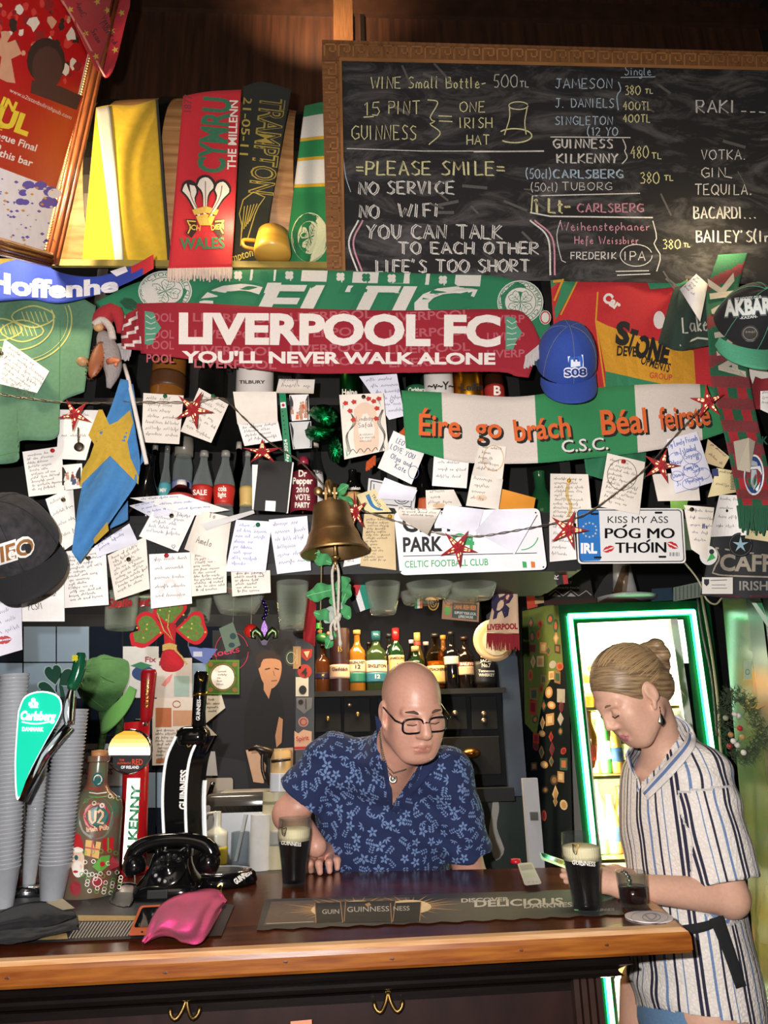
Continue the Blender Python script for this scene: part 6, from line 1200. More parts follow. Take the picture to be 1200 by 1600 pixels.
# pink cloth, orange phone, black gloves
zq = lambda z: zplaneY(CT_ + z)
ph_ = thing('orange_phone', 'mobile phone in an orange case lying half under the pink cloth', 'phone', onbar(235, 1445))
Mb().poly(rrect([(219, 1415), (262, 1413), (258, 1460), (200, 1462)], 5), zq(.014), 0, .010).done('case', M('#d3622e', 'plastic', .4), ph_); Mb().poly(rrect([(222, 1418), (258, 1416), (254, 1448), (209, 1449)], 4), zq(.0146), 0, .001).poly(circ(222, 1456, 2, 1.4), zq(.0146), .0004).done('screen', M('#16181c', 'gloss', .06), ph_)
def pk(px, py): return 0
pc = Mb(); vv = []; nu, nv = 34, 26
for i in range(nu + 1):
 for j in range(nv + 1):
  u, v = i / nu, j / nv
  x = lerp(lerp(262, 354, v), lerp(222, 310, v), u) if False else 0
  top_ = cat([(222, 1470), (240, 1428), (262, 1406), (300, 1392), (338, 1389), (354, 1406)], nu + 1)[i]; bot_ = cat([(226, 1474), (252, 1464), (272, 1466), (288, 1474), (318, 1470), (352, 1412)], nu + 1)[i]
  px, py = lerp(top_[0], bot_[0], v), lerp(top_[1], bot_[1], v); hgt = .052 * sin(pi * min(1, u * 1.05)) * sin(pi * min(1, .12 + v * .8)) + .012 * abs(sin(u * 9 + v * 5)) * sin(pi * v) + .002 + .006 * mnoise.noise((u * 6, v * 5, 2))
  vv.append(PZ(px, py, CT_ + max(.0022, hgt)))
pc.add(vv, [(i * (nv + 1) + j, i * (nv + 1) + j + 1, (i + 1) * (nv + 1) + j + 1, (i + 1) * (nv + 1) + j) for i in range(nu) for j in range(nv)])
o = pc.done('pink_cloth', M('#d23f7a', 'cloth', scale=200), None, True, label='crumpled bright pink cloth at the front of the bar', cat_='cloth'); md = o.modifiers.new('thick', 'SOLIDIFY'); md.thickness = .0025; md.offset = -1
gl = thing('black_gloves', 'pair of black fabric gloves with a tan tag at the left front of the bar', 'gloves', onbar(50, 1450))
def heap(name, T_, B_, hgt, mat, par, seed):
 mb = Mb(); vv = []; nu, nv = 30, 14; T = cat(T_, nu + 1); B = cat(B_, nu + 1)
 for i in range(nu + 1):
  for j in range(nv + 1):
   u, v = i / nu, j / nv; h_ = hgt * sin(pi * min(1, .08 + u * .9)) ** .6 * sin(pi * (.06 + v * .9)) ** .8 + .008 * mnoise.noise((u * 7, v * 3, seed)) + .004
   vv.append(PZ(lerp(T[i][0], B[i][0], v), lerp(T[i][1], B[i][1], v), CT_ + max(.003, h_)))
 mb.add(vv, [(i * (nv + 1) + j, i * (nv + 1) + j + 1, (i + 1) * (nv + 1) + j + 1, (i + 1) * (nv + 1) + j) for i in range(nu) for j in range(nv)]); o = mb.done(name, mat, par, True); md = o.modifiers.new('thick', 'SOLIDIFY'); md.thickness = .004; md.offset = -1
gk = M('#121114', 'cloth', scale=120)
heap('glove', [(-30, 1440), (20, 1416), (60, 1408), (100, 1414), (118, 1426)], [(-30, 1466), (20, 1456), (70, 1450), (100, 1440), (120, 1432)], .035, gk, gl, 1); heap('glove', [(-30, 1456), (30, 1448), (80, 1446), (122, 1432)], [(-30, 1478), (30, 1474), (80, 1462), (124, 1452)], .02, gk, gl, 2)
Mb().sheet([(72, 1410), (98, 1404)], [(98, 1422), (117, 1419)], zq(.045), 4, 4, .001).done('tag', M('#c2b496', 'cloth'), gl)
# ------------------------------------------------------------------ plastic cup stacks
cupm = M('#cdd0d6', 'plastic', .12, var=.1); nt = cupm.node_tree; nt.nodes['Principled BSDF'].inputs['Transmission Weight'].default_value = .5
cup_mesh = None
def stack(px0, py0, px1, py1, n, r, Y0, label, tilt=0):
 global cup_mesh
 a, b = onbar(px0, py0), None; top = P(px1, py1, a.y + tilt); ax = (top - a); q_ = Vector((0, 0, 1)).rotation_difference(ax.normalized())
 for i in range(n):
  p = a + ax * (i / n)
  if cup_mesh is None:
   o = Mb().lathe([(.026, 0), (.027, .002), (.039, .088), (.0415, .089), (.0415, .0925), (.0385, .0925), (.0365, .086), (.0255, .004), (0, .003)], (0, 0, 0), 28).done('plastic_cup', cupm, None, True, label=label, cat_='cup', group='stacked plastic cups', keep=True); cup_mesh = o
  else: o = cup_mesh.copy(); COL.objects.link(o); o['label'] = label
  o.location = p - ax.normalized() * .0 ; o.rotation_mode = 'QUATERNION'; o.rotation_quaternion = q_; o.scale = (r / .0415, r / .0415, 1)
stack(80, 1412, 108, 1160, 42, .040, 0, 'clear plastic cup in the tall stack between beer sign and painted bottle')
stack(4, 1420, 20, 1105, 48, .036, 0, 'clear plastic cup in the tall stack at the left edge of the bar')
stack(44, 1396, 58, 1235, 26, .022, 0, 'small clear plastic cup in the narrow stack between the two wide ones')
# ------------------------------------------------------------------ beer taps
tp = thing('lager_tap', 'lager tap with a glowing turquoise leaf-shaped sign and green clover handle', 'beer tap', onbar(30, 1392))
lens = cat([(30, 1112), (40, 1090), (64, 1082), (88, 1088), (95, 1104), (90, 1124), (70, 1160), (46, 1206), (29, 1246), (25, 1200), (27, 1150), (30, 1112)], 60)[:-1]
LY = 1.79
Mb().poly([(60 + (x - 60) * 1.06, 1140 + (y - 1140) * 1.04) for x, y in lens], LY + .012, 0, .03).done('sign_housing', M('#e8f4f0', 'plastic', .3, emit=.9), tp); Mb().poly(lens, LY + .010, 0, .004).done('sign_face', M('#0fae8e', 'plastic', .3, emit=.75), tp)
mb = Mb(); mb.text('Carlsberg', 31, 1124, LY + .008, h=13, w=56, ang=.03, mat=0, off=.001, bold=.05, shear=.2); mb.line(cat([(34, 1128), (56, 1131), (82, 1127)], 8), LY + .008, 2, .001, 0); mb.text('DANMARK', 34, 1142, LY + .008, h=6, w=34, ang=.02, mat=0, off=.001, bold=.04)
for a in range(3): mb.poly(circ(52 + 5 * cos(a * 2.1 + .5), 1098 + 4 * sin(a * 2.1 + .5), 3.5), LY + .008, .001 + a * .0001, mat=0)
mb.poly([(46, 1106), (60, 1106), (58, 1102), (48, 1102)], LY + .008, .0012, mat=0); mb.done('sign_lettering', M('#f4fbf8', 'plastic', emit=1.0), tp)
hp_ = cat([tuple(P(x, y, 1.88)) for x, y in ((108, 1132), (107, 1110), (112, 1078), (122, 1050), (127, 1020))], 20)
Mb().tube(hp_[:12], [.010 + .004 * sin(i * .4) for i in range(12)], 14).done('handle_stem', chrome, tp, True); Mb().tube(hp_[9:], [.010, .015, .0165, .0165, .0165, .0165, .0165, .016, .015, .013, .009], 16).done('handle', M('#0f4a30', 'gloss', .15), tp, True)
mb = Mb(); clover(mb, 117, 1028, 6, 1.862, .001, 0); mb.done('handle_clover', M('#b9b428', 'plastic'), tp)
Mb().tube([onbar(30, 1392), P(34, 1240, onbar(30, 1392).y)], .024, 20).box(onbar(36, 1400) + Vector((0, 0, .012)), (.12, .08, .024)).tube([P(34, 1250, 1.88), P(70, 1180, 1.88), P(108, 1135, 1.88)], .014, 12).done('column', chrome, tp, True)
sg = thing('clover_sign', 'flat dark green shamrock sign behind the lager tap', 'sign', P(85, 1090, 2.02)); mb = Mb()
for m_, k in ((1, 1.12), (0, 1.0)):
 for cx, cy, a in ((84, 1056, -.2), (74, 1080, -1.35), (103, 1062, .9)):
  hp = [(0, 14), (-10, 2), (-13, -8), (-9, -15), (-3, -15), (0, -10), (3, -15), (9, -15), (13, -8), (10, 2)]
  mb.poly([(cx + k * (x * cos(a) - y * sin(a)), cy + k * (x * sin(a) + y * cos(a))) for x, y in hp], 2.02, .002 * (1 - m_), .004, m_, 30)
 mb.poly([(92, 1070), (98, 1072), (108, 1112), (98, 1112)], 2.02, .002 * (1 - m_), .004, m_)
mb.done('board', [M('#123a2c', 'plastic'), M('#8fa39a', 'plastic')], sg); Mb().box(P(100, 1125, 2.025), (.05, .02, .12)).tube([PZ(100, 1140, 1.10) * 0 + Vector((P(100, 1125, 2.03).x, 2.035, 1.10)), P(100, 1110, 2.035)], .008, 8).done('stand', M('#11181a', 'plastic'), sg)
tk = thing('red_ale_tap', 'red ale tap with a glowing round badge and tall red handle', 'beer tap', onbar(208, 1366)); cb_ = onbar(208, 1366); ctp = P(214, 1128, cb_.y)
Mb().tube([cb_, ctp], .038, 28).lathe([(.045, 0), (.045, .012), (.038, .02)], cb_, 24).done('column', M('#b0161c', 'gloss', .2), tk, True)
Yk_ = hitY(Mb().tube([cb_, ctp], .038, 40), cb_.y - .038); mb = Mb(); ax2 = lambda t: (lerp(201, 209, t), lerp(1352, 1216, t))
for i in range(12):
 a, b = ax2(i / 12), ax2((i + 1) / 12)
 for j in range(8): x0, x1 = -10 + j * 2.5, -7.5 + j * 2.5; mb.poly([(a[0] + x0, a[1]), (a[0] + x1, a[1]), (b[0] + x1, b[1]), (b[0] + x0, b[1])], Yk_, .0015, mat=0)
mb.text('KILKENNY', 211, 1350, Yk_, h=14, w=124, ang=radians(-86), mat=1, off=.003, bold=.04); mb.done('lit_panel', [M('#fff0dc', 'plastic', emit=2.2), M('#2c8a5a', 'plastic')], tk)
lc = P(202, 1174, cb_.y - .075); dN = (CAMP - lc).normalized(); ql = Vector((0, 0, 1)).rotation_difference(Vector((0, -1, .0))).to_matrix(); r_ = (P(236, 1174, lc.y) - P(168, 1174, lc.y)).length / 2
Mb().lathe([(0, -.03), (r_ * .9, -.03), (r_, -.02), (r_, 0), (r_ * .95, .003), (0, .003)], lc, 40, ql).tube([lc + Vector((0, .03, 0)), Vector((cb_.x + .006, cb_.y, lc.z))], .016, 14).done('badge_body', chrome, tk, True)
mb = Mb(); yl_ = lc.y - .0035
cols = ['#e8912e', '#efa345', '#f6b866', '#fbd193', '#fee9c8', '#fff6ea']
for i in range(6):
 y0, y1 = lerp(1142, 1180, i / 6), lerp(1142, 1180, (i + 1) / 6); h0, h1 = [sqrt(max(0, 33 ** 2 - (y - 1174) ** 2)) for y in (y0, y1)]; mb.poly([(202 - h0, y0), (202 + h0, y0), (202 + h1, y1), (202 - h1, y1)], yl_, .0006, mat=i)
mb.poly([(202 + 33 * cos(a), 1174 + 33 * sin(a)) for a in [.18 + i * (pi - .36) / 16 for i in range(17)]], yl_, .0006, mat=6)
mb.text('RED', 206, 1195, yl_, h=9, w=17, mat=7, off=.0012, bold=.01); mb.text('THE', 186, 1189, yl_, h=3, w=8, mat=7, off=.0012, bold=.02); mb.text('AUTHENTIC', 183, 1194, yl_, h=3, w=22, mat=7, off=.0012, bold=.02); mb.text('OF IRELAND', 189, 1201, yl_, h=4.5, w=28, mat=8, off=.0012, bold=.03)
mb.done('badge_face', [M(c_, 'plastic', .3, emit=1.0) for c_ in cols] + [M('#2c2a2e', 'plastic'), M('#d8421e', 'plastic', emit=.3), M('#f0ece6', 'plastic', emit=.3)], tk)
ha, hb_ = P(228, 1128, cb_.y - .02), P(233, 1046, cb_.y - .04); Mb().tube([ha, ha + (hb_ - ha) * .1, ha + (hb_ - ha) * .93, hb_], [.012, .019, .024, .019], 4 * 5).done('handle', M('#a0161e', 'gloss', .25), tk, True)
Yh2 = hitY(Mb().tube([ha, ha + (hb_ - ha) * .1, ha + (hb_ - ha) * .93, hb_], [.012, .019, .024, .019], 40), cb_.y - .06); mb = Mb(); mb.text('KILKENNY', 233, 1106, Yh2, h=8.5, w=46, ang=radians(-87), mat=0, off=.001, bold=.03); mb.done('handle_lettering', gold, tk); Mb().tube([P(212, 1129, cb_.y), P(228, 1130, cb_.y - .02)], .011, 12).done('spout', chrome, tk, True)
tg = thing('stout_tap', 'black stout tap tower with white edge stripes, tall handle and round base', 'beer tap', onbar(330, 1388)); gb_ = onbar(340, 1385)
bc = Vector((P(352, 1372, gb_.y).x - .02, gb_.y + .03, CT_)); Mb().lathe([(0, .0), (.098, 0), (.102, .008), (.096, .026), (.088, .032), (.062, .034), (.06, .03), (0, .03)], bc, 44, sc_=(1, .8)).done('base', gblk, tg, True); Mb().lathe([(.064, .0335), (.086, .0335), (.086, .0345), (.064, .0345)], bc, 44, sc_=(1, .8)).done('base_ring', chrome, tg, True)
Yb2 = hitY(Mb().lathe([(.0985, 0), (.1025, .008), (.0965, .026), (.0885, .032)], bc, 60, sc_=(1, .8)), bc.y - .08); mb = Mb(); mb.text('GUINNESS', 369, 1382, Yb2, h=8.5, w=31, ang=-.62, mat=0, off=.0012, bold=.05); mb.line(cat([(341, 1383), (340, 1390), (344, 1392)], 6), Yb2, 1.6, .0012, 1); mb.line(cat([(341, 1383), (347, 1382), (345, 1391)], 6), Yb2, 1.6, .0012, 1); mb.done('base_lettering', [M('#e8e4da', 'plastic'), gold], tg)
# tower: a curved slab swept upwards
tw = cat([(292, 1386), (286, 1310), (284, 1240), (290, 1185), (305, 1150)], 26); ty0 = gb_.y + .06; mb = Mb(); ms_ = Mb()
def tower_ring(px, py, wd, dp, yy): c = P(px, py, yy); return [c + Vector((-wd, -dp, 0)), c + Vector((wd * .5, -dp, 0)), c + Vector((wd * 1.25, -dp * .2, 0)), c + Vector((wd * 1.35, dp, 0)), c + Vector((-wd * .8, dp, 0))]
rings = []
for i, (x, y) in enumerate(tw): t = i / 25; rings.append(tower_ring(x, y, .038 + .006 * t, .045, ty0 - .02 * t))
nR = 5; mb.add([p for r_2 in rings for p in r_2], [(i * nR + j, i * nR + (j + 1) % nR, (i + 1) * nR + (j + 1) % nR, (i + 1) * nR + j) for i in range(25) for j in range(nR)] + [tuple(reversed(range(nR))), tuple(range(25 * nR, 26 * nR))], [m for i in range(25) for m in (0, 0, 1, 0, 0)] + [0, 0]); mb.done('tower', [gblk, chrome], tg, True, auto=35)
for j in (0, 1): ms_.tube([r_2[j] + Vector((0, -.002, 0)) for r_2 in rings[1:]], .0042, 8)
ms_.tube([r_2[3] + Vector((.002, -.01, 0)) for r_2 in rings[1:18]], .0035, 8); ms_.done('edge_stripe', M('#f4f2ee', 'plastic', .3, emit=.25), tg, True)
Yt2 = lambda px, py: ty0 - .047 - .02 * (1386 - py) / 236; mb = Mb(); mb.text('GUINNESS', 291, 1265, Yt2, h=11, w=62, ang=radians(-88), mat=0, off=.003, bold=.04); mb.line(cat([(291, 1154), (293, 1166), (297, 1166)], 6), Yt2, 2, .004, 1); mb.line(cat([(291, 1154), (300, 1156), (297, 1166)], 6), Yt2, 2, .004, 1); mb.done('tower_lettering', [M('#eeebe4', 'plastic'), gold], tg)
Mb().rbox(P(302, 1152, ty0 - .03), (.09, .09, .06), .025).done('tower_cap', gblk, tg, True)
ha, hb_ = P(309, 1138, ty0 - .04), P(315, 1049, ty0 - .05); f_ = lambda t: ha + (hb_ - ha) * t
Mb().tube([f_(0), f_(.05), f_(.93), f_(1)], [.014, .018, .021, .015], 20).done('handle', gblk, tg, True); Mb().tube([f_(.57), f_(.64)], .0205, 20).done('handle_band', gold, tg, True)
Yh3 = hitY(Mb().tube([f_(0), f_(.05), f_(.93), f_(1)], [.014, .018, .021, .015], 40), ty0 - .07); mb = Mb(); mb.text('GUINNESS', 312, 1126, Yh3, h=6, w=33, ang=radians(-87), mat=0, off=.001, bold=.02); mb.line(cat([(310, 1052), (311, 1060), (317, 1064)], 6), Yh3, 1.4, .001, 1); mb.line(cat([(310, 1052), (319, 1053), (317, 1064)], 6), Yh3, 1.4, .001, 1); mb.done('handle_lettering', [M('#e8e4da', 'plastic'), gold], tg)
# ------------------------------------------------------------------ painted bottle
pb_ = bottle(151, 1181, 1.10, onbar(151, 1398).y, 84, 'whisky', M('#4a6a50', 'gloss', .25, scale=18, alt='#7a3a34', var=.5), None, 'big hand-painted Christmas bottle lettered with the pub name, beside the cup stack', 'bottle', 'painted_bottle')
pb_c = pb_.location; Hb = P(151, 1181, pb_c.y).z - 1.1; rb = [max(abs(v.co.x - pb_c.x) for v in o.data.vertices) for o in pb_.children][0]
Yp2 = hitY(Mb().lathe([(a * rb + .0006, b * Hb) for a, b in SHAPE['whisky']], pb_c, 60), pb_c.y - rb); mb = Mb()
mb.poly(circ(150, 1278, 28, 34, 24), Yp2, .001, mat=0); mb.poly(circ(151, 1276, 21, 22, 22), Yp2, .0016, mat=1); mb.poly(circ(153, 1276, 17, 16, 20), Yp2, .002, mat=2); mb.hand('U2', 140, 1286, Yp2, 20, 26, 0, 4, .003, 3); mb.text('Irish Pub', 135, 1300, Yp2, h=7, w=36, ang=-.12, mat=3, off=.0024, bold=.04)
mb.poly(circ(121, 1345, 11, 22, 18), Yp2, .0012, mat=4); mb.poly([(113, 1324), (118, 1300), (126, 1306), (131, 1326)], Yp2, .0014, mat=5); mb.poly(circ(121, 1328, 9, 4), Yp2, .0018, mat=6); mb.poly(circ(119, 1340, 3, 4), Yp2, .0018, mat=2); mb.poly(circ(122, 1358, 9, 13), Yp2, .0016, mat=6); mb.poly(circ(118, 1362, 4, 2), Yp2, .002, mat=5)
mb.poly([(134, 1312), (158, 1316), (154, 1342), (132, 1336)], Yp2, .0014, mat=7); mb.line([(145, 1314), (142, 1339)], Yp2, 2.5, .0018, 5); mb.line([(133, 1324), (156, 1328)], Yp2, 2.5, .0018, 5); mb.poly([(160, 1310), (178, 1308), (177, 1328), (161, 1330)], Yp2, .0014, mat=5); mb.line([(169, 1309), (169, 1329)], Yp2, 2, .0018, 8)
mb.poly([(144, 1354), (158, 1338), (172, 1336), (170, 1352), (156, 1364)], Yp2, .0016, mat=8); mb.poly(circ(160, 1350, 4, 4), Yp2, .002, mat=5); mb.poly(circ(152, 1378, 10, 10), Yp2, .0014, mat=9); mb.line(circ(152, 1378, 7, 7), Yp2, 1.2, .0018, 6, True); mb.poly(circ(118, 1388, 9, 11), Yp2, .0014, mat=9); mb.poly(circ(178, 1350, 8, 12), Yp2, .0014, mat=9)
for i in range(46):
 x = 128 + (i * 37 % 62); y = (1366 + (i * 13 % 30)) if i < 24 else (1242 + (i * 11 % 18) if i < 32 else 1318 + (i * 17 % 50)); mb.line(circ(x, y, 3, 3, 10), Yp2, 1.1, .0022, 6 if i % 3 else 8, True)
mb.poly(circ(153, 1218, 9, 11), Yp2, .0014, mat=2); mb.line(circ(153, 1218, 6, 7), Yp2, 1.4, .002, 6, True)
for i in range(3): mb.line([(139, 1232 + i * 6), (152, 1234 + i * 6), (167, 1232 + i * 6)], Yp2, 1.6, .002, (5, 6, 8)[i])
mb.done('painting', [M(c_, 'gloss', .4) for c_ in ('#6a655c', '#a3262a', '#1d5a56', '#d9b28a', '#d8b8a0', '#b01f26', '#e4dcd0', '#c99a3a', '#5a9a3c', '#8f2a34')], pb_); Mb().lathe([(0, 0), (.02, 0), (.021, .02), (0, .022)], Vector((pb_c.x, pb_c.y, 1.1 + Hb - .006)), 18).done('cork', M('#b07a4a', 'wood'), pb_, True)
# ------------------------------------------------------------------ rotary telephone
bk_ = M('#0c0c0d', 'gloss', .13); tc_ = onbar(254, 1408); tph = thing('rotary_telephone', 'old black rotary dial telephone on the bar', 'telephone', tc_); k = (P(305, 1400, tc_.y) - P(205, 1400, tc_.y)).length / 2
mb = Mb(); tc0 = tc_ + Vector((0, .06, 0))
sec = [(0, 1.0, .075, 0), (.016, 1.02, .077, 0), (.030, 1.0, .074, 0), (.036, .93, .068, .002), (.052, .76, .058, .006), (.072, .64, .047, .012), (.092, .60, .038, .018), (.102, .52, .03, .022), (.106, .3, .02, .024)]
vv = []; nq = 32
for z_, wx, dy_, oy in sec:
 for j in range(nq):
  a = 2 * pi * j / nq; cx_, sx_ = cos(a), sin(a); e = .45; vv.append(tc0 + Vector((k * wx * abs(cx_) ** e * (1 if cx_ > 0 else -1), oy + dy_ * abs(sx_) ** e * (1 if sx_ > 0 else -1), z_)))
mb.add(vv, [(i * nq + j, i * nq + (j + 1) % nq, (i + 1) * nq + (j + 1) % nq, (i + 1) * nq + j) for i in range(len(sec) - 1) for j in range(nq)] + [tuple(range((len(sec) - 1) * nq, len(sec) * nq))]); mb.done('body', bk_, tph, True, auto=45)
mb = Mb(); ca_ = tc0 + Vector((0.006, .0, .104))
for s_ in (-1, 1): mb.box(ca_ + Vector((s_ * .038, .012, -.002)), (.012, .05, .03))
mb.done('cradle', bk_, tph, True)
hx = [(-1.16, -.022), (-1.1, -.004), (-.9, .010), (-.5, .02), (0, .023), (.5, .02), (.9, .010), (1.1, -.004), (1.16, -.022)]
mb = Mb(); hs = cat([tuple(ca_ + Vector((x * k * 1.12, -.008, z_ + .004))) for x, z_ in hx], 30); mb.tube(hs, [.0165 + .006 * abs(2 * i / 29 - 1) ** 2 for i in range(30)], 16)
for s_ in (-1, 1): mb.lathe([(0, -.028), (.024, -.026), (.029, -.012), (.028, .004), (.018, .02), (0, .026)], ca_ + Vector((s_ * k * 1.22, -.012, -.024)), 24, Matrix.Rotation(s_ * .25, 3, 'Y'))
mb.done('handset', bk_, tph, True)
nd = Vector((0, -.84, .54)); qd = Vector((0, 0, 1)).rotation_difference(nd).to_matrix(); dc = tc0 + Vector((.006, -.046, .068)); Mb().lathe([(.043, -.012), (.043, .002), (.039, .005), (0, .005)], dc, 40, qd).lathe([(.02, .005), (.02, .008), (.014, .012), (.006, .013), (0, .02)], dc, 28, qd).done('dial', bk_, tph, True, auto=50)
mb = Mb(); md_ = Mb()
for i in range(10):
 a = radians(40) + i * radians(28.5); p = dc + qd @ Vector((.031 * cos(a), .031 * sin(a), .0054)); mb.lathe([(.0052, 0), (.0058, .0012), (.0064, 0)], p, 14, qd); md_.lathe([(0, .0003), (.0038, .0003)], p, 10, qd) if i in (6, 7, 8) else None
mb.done('finger_ring', M('#2c2c2e', 'gloss', .2), tph, True); md_.done('digit_dot', M('#c9c6c0', 'plastic'), tph)
Mb().rbox(tc0 + Vector((-.01, -.0765, .018)), (.05, .004, .02), .002).done('name_plate', M('#161617', 'plastic', .4), tph); mb = Mb()
mb.tube(cat([tuple(tc0 + Vector((-k * .9, .02, .02))), tuple(onbar(190, 1395) + Vector((0, 0, .02))), tuple(onbar(172, 1412) + Vector((0, 0, .004))), tuple(onbar(204, 1418) + Vector((0, 0, .004))), tuple(onbar(208, 1380) + Vector((0, 0, .03))), tuple(onbar(186, 1360) + Vector((0, 0, .05)))], 40), .0028, 8); mb.done('cord', bk_, tph, True)
# ================================================================== BEHIND THE BAR
def Yz(px, py, Y): return P(px, py, Y)
def slabpx(name, q4, Y, th, mat, label=None, cat_=None, parent=None, **k): return Mb().poly(q4, Y, 0, th).done(name, mat, parent, label=label, cat_=cat_, **k)
# tiled mirror wall at the left
tw_ = thing('mirror_tile_panel', 'dark mirror tile panel on the wall behind the beer taps', 'mirror', (-1.2, 3.5, 1.2)); slabpx('backing', [(-60, 960), (470, 960), (470, 1290), (-60, 1290)], 3.50, .03, M('#0a0b0f', 'wall'), parent=tw_)
for i, x in enumerate(range(-16, 330, 52)):
 for j, y in enumerate(range(978, 1280, 57)):
  Mb().poly([(x + 1, y + 1), (x + 51, y + 1), (x + 51, y + 56), (x + 1, y + 56)], 3.49, 0, .008).done('tile', M(('#151b26', '#1a212d', '#8093a6', '#10141c')[(i * 3 + j * 2) % 3 if not (j < 2 and i in (1, 2)) else 2], 'gloss', .12), tw_)  # pale bluish tiles have reflections painted into their colour
# back counter
Mb().box((-.6, 3.15, .97), (2.1, .6, .05)).box((-.6, 3.17, .47), (2.1, .5, .95)).done('back_counter', M('#2a211c', 'wood', .4), label='dark back counter behind the bar carrying the kitchen things', cat_='counter')
def flat(name, label, q4, Y, col, cat_, marks=(), mats=(), group=None, th=.002, kind='paper'):
 mb = Mb().poly(q4, Y, 0, th); f = Y - .0003
 for k, mk in enumerate(marks):
  t = mk[0]
  if t == 'T': mb.text(mk[1], mk[2], mk[3], f, h=mk[4], w=mk[5], ang=mk[6] if len(mk) > 6 else 0, mat=mk[7] if len(mk) > 7 else 1, off=.0012, bold=.02)
  elif t == 'P': mb.poly(mk[1], f, .0006 + k * .00008, mat=mk[2])
  elif t == 'L': mb.line(mk[1], f, mk[2], .0012 + k * .00008, mk[3])
  elif t == 'S': mb.scrib(mk[1], mk[2], f, mk[3], mk[4], mk[5], 0, mk[6], .8, .0012, 1)
 return mb.done(name, [M(col, kind)] + [M(c, kind) for c in mats], label=label, cat_=cat_, group=group)
def R4(x0, y0, x1, y1, s=0): return [(x0, y0), (x1, y0 + s), (x1, y1 + s), (x0, y1)]
# portrait poster (a dark-shirted man) on the wall
flat('wall_poster', 'dark poster of a man in a black shirt on the wall left of the cabinet', R4(332, 985, 462, 1275), 3.486, '#17151c', 'poster', [
 ('P', cat([(398, 1062), (410, 1052), (424, 1056), (436, 1080), (444, 1110), (440, 1170), (420, 1195), (385, 1190), (382, 1120), (390, 1085)], 30), 2), ('P', cat([(405, 1024), (432, 1022), (440, 1040), (436, 1064), (424, 1076), (411, 1066), (404, 1046)], 24), 1),
 ('P', cat([(402, 1046), (400, 1026), (414, 1016), (434, 1020), (440, 1036), (434, 1030), (412, 1030), (407, 1042)], 20), 3), ('L', [(414, 1046), (422, 1044)], 1.6, 3), ('L', [(429, 1044), (436, 1046)], 1.6, 3), ('L', [(424, 1064), (433, 1063)], 1.4, 4), ('L', [(427, 1048), (429, 1056)], 1, 4), ('P', [(412, 1066), (424, 1076), (420, 1092), (412, 1078)], 1), ('P', [(436, 1120), (442, 1124), (440, 1160), (432, 1168), (430, 1150)], 1),
 ('L', circ(362, 1018, 26, 30, 24), 1.2, 5), ('T', 'Rocks', 328, 1028, 10, 48, -.2, 5), ('P', [(384, 1172), (400, 1170), (416, 1196), (412, 1224), (396, 1222)], 6), ('P', [(430, 1170), (458, 1168), (458, 1200), (436, 1196)], 6), ('P', [(332, 1180), (384, 1190), (390, 1240), (332, 1250)], 7)],
 ['#b9835f', '#0b0a0d', '#2a1c18', '#7a4a36', '#a8284a', '#c9a184', '#25242c'])
flat('blessing_card', 'square green card with a white oval verse beside the dark poster', R4(322, 1031, 374, 1085), 3.474, '#4f7a24', 'card', [('P', R4(325, 1034, 371, 1082), 2), ('P', circ(348, 1058, 18, 19, 24), 3), ('L', circ(348, 1058, 20, 21, 28), 1.5, 4), ('S', 338, 1050, 20, 5, 5, 3)] + [('P', circ(x, y, 4, 4, 10), 4) for x, y in ((329, 1038), (367, 1038), (329, 1078), (367, 1078))], ['#5a4a3a', '#37611c', '#e3ddd4', '#8a5a2a'])
flat('menu_sheet', 'printed sheet with a bottle picture and handwriting behind the red tap handle', R4(238, 1092, 308, 1196, -2), 3.480, '#cfc3ba', 'sheet', [('P', R4(243, 1106, 268, 1136), 2), ('P', R4(270, 1110, 302, 1134), 3), ('L', circ(276, 1100, 6, 5), 1.2, 2), ('S', 243, 1142, 58, 9, 5.5, 4), ('P', R4(244, 1186, 300, 1192), 2)], ['#4a4038', '#a8623a', '#b98a6a'])
flat('flyer', 'pale flyer with a red flamingo picture above the menu sheet', R4(245, 1028, 300, 1092), 3.483, '#bfb6b2', 'flyer', [('P', [(252, 1070), (262, 1058), (270, 1052), (266, 1064), (258, 1072)], 2), ('P', R4(272, 1056, 296, 1088), 3), ('T', 'My Day', 248, 1040, 7, 34)], ['#6a2a3a', '#c97a7a', '#8fa6a0'])
flat('flyer', 'white flyer with blue and green shapes beside the green cap', R4(192, 1010, 248, 1090), 3.486, '#b9b9bb', 'flyer', [('P', circ(224, 1052, 18, 12), 2), ('P', [(204, 1040), (220, 1034), (238, 1040), (222, 1046)], 3), ('T', 'Fix', 226, 1034, 8, 18)], ['#8a2a3a', '#20386a', '#2a6a4a'])
flat('opening_sign', 'white notice lettered in black and red low behind the green cap bands', R4(122, 1162, 196, 1228), 3.486, '#a9aaae', 'sign', [('T', 'opening times', 124, 1176, 8, 68), ('T', 'GUINNESS', 124, 1210, 9, 52, 0, 2), ('T', 'TE', 134, 1224, 9, 14, 0, 2), ('P', [(128, 1186), (140, 1184), (138, 1194)], 3)], ['#2a2a2e', '#7a1f28', '#b06a4a'])
for i, (q4, lb) in enumerate((([(320, 1088), (345, 1082), (352, 1106), (322, 1130)], 'small cream note tucked below the blessing card'), ([(322, 1132), (340, 1150), (322, 1172)], 'corner of a cream sheet below the small cream note'), ([(316, 1174), (336, 1174), (340, 1212), (318, 1212)], 'white sheet corner right of the stout tap'))): flat('paper_note', lb, q4, 3.478, '#cfc4b2' if i < 2 else '#d3d2d6', 'note', [('S', 322, 1094, 22, 4, 6, 4)] if i == 0 else [], ['#5a5048'])
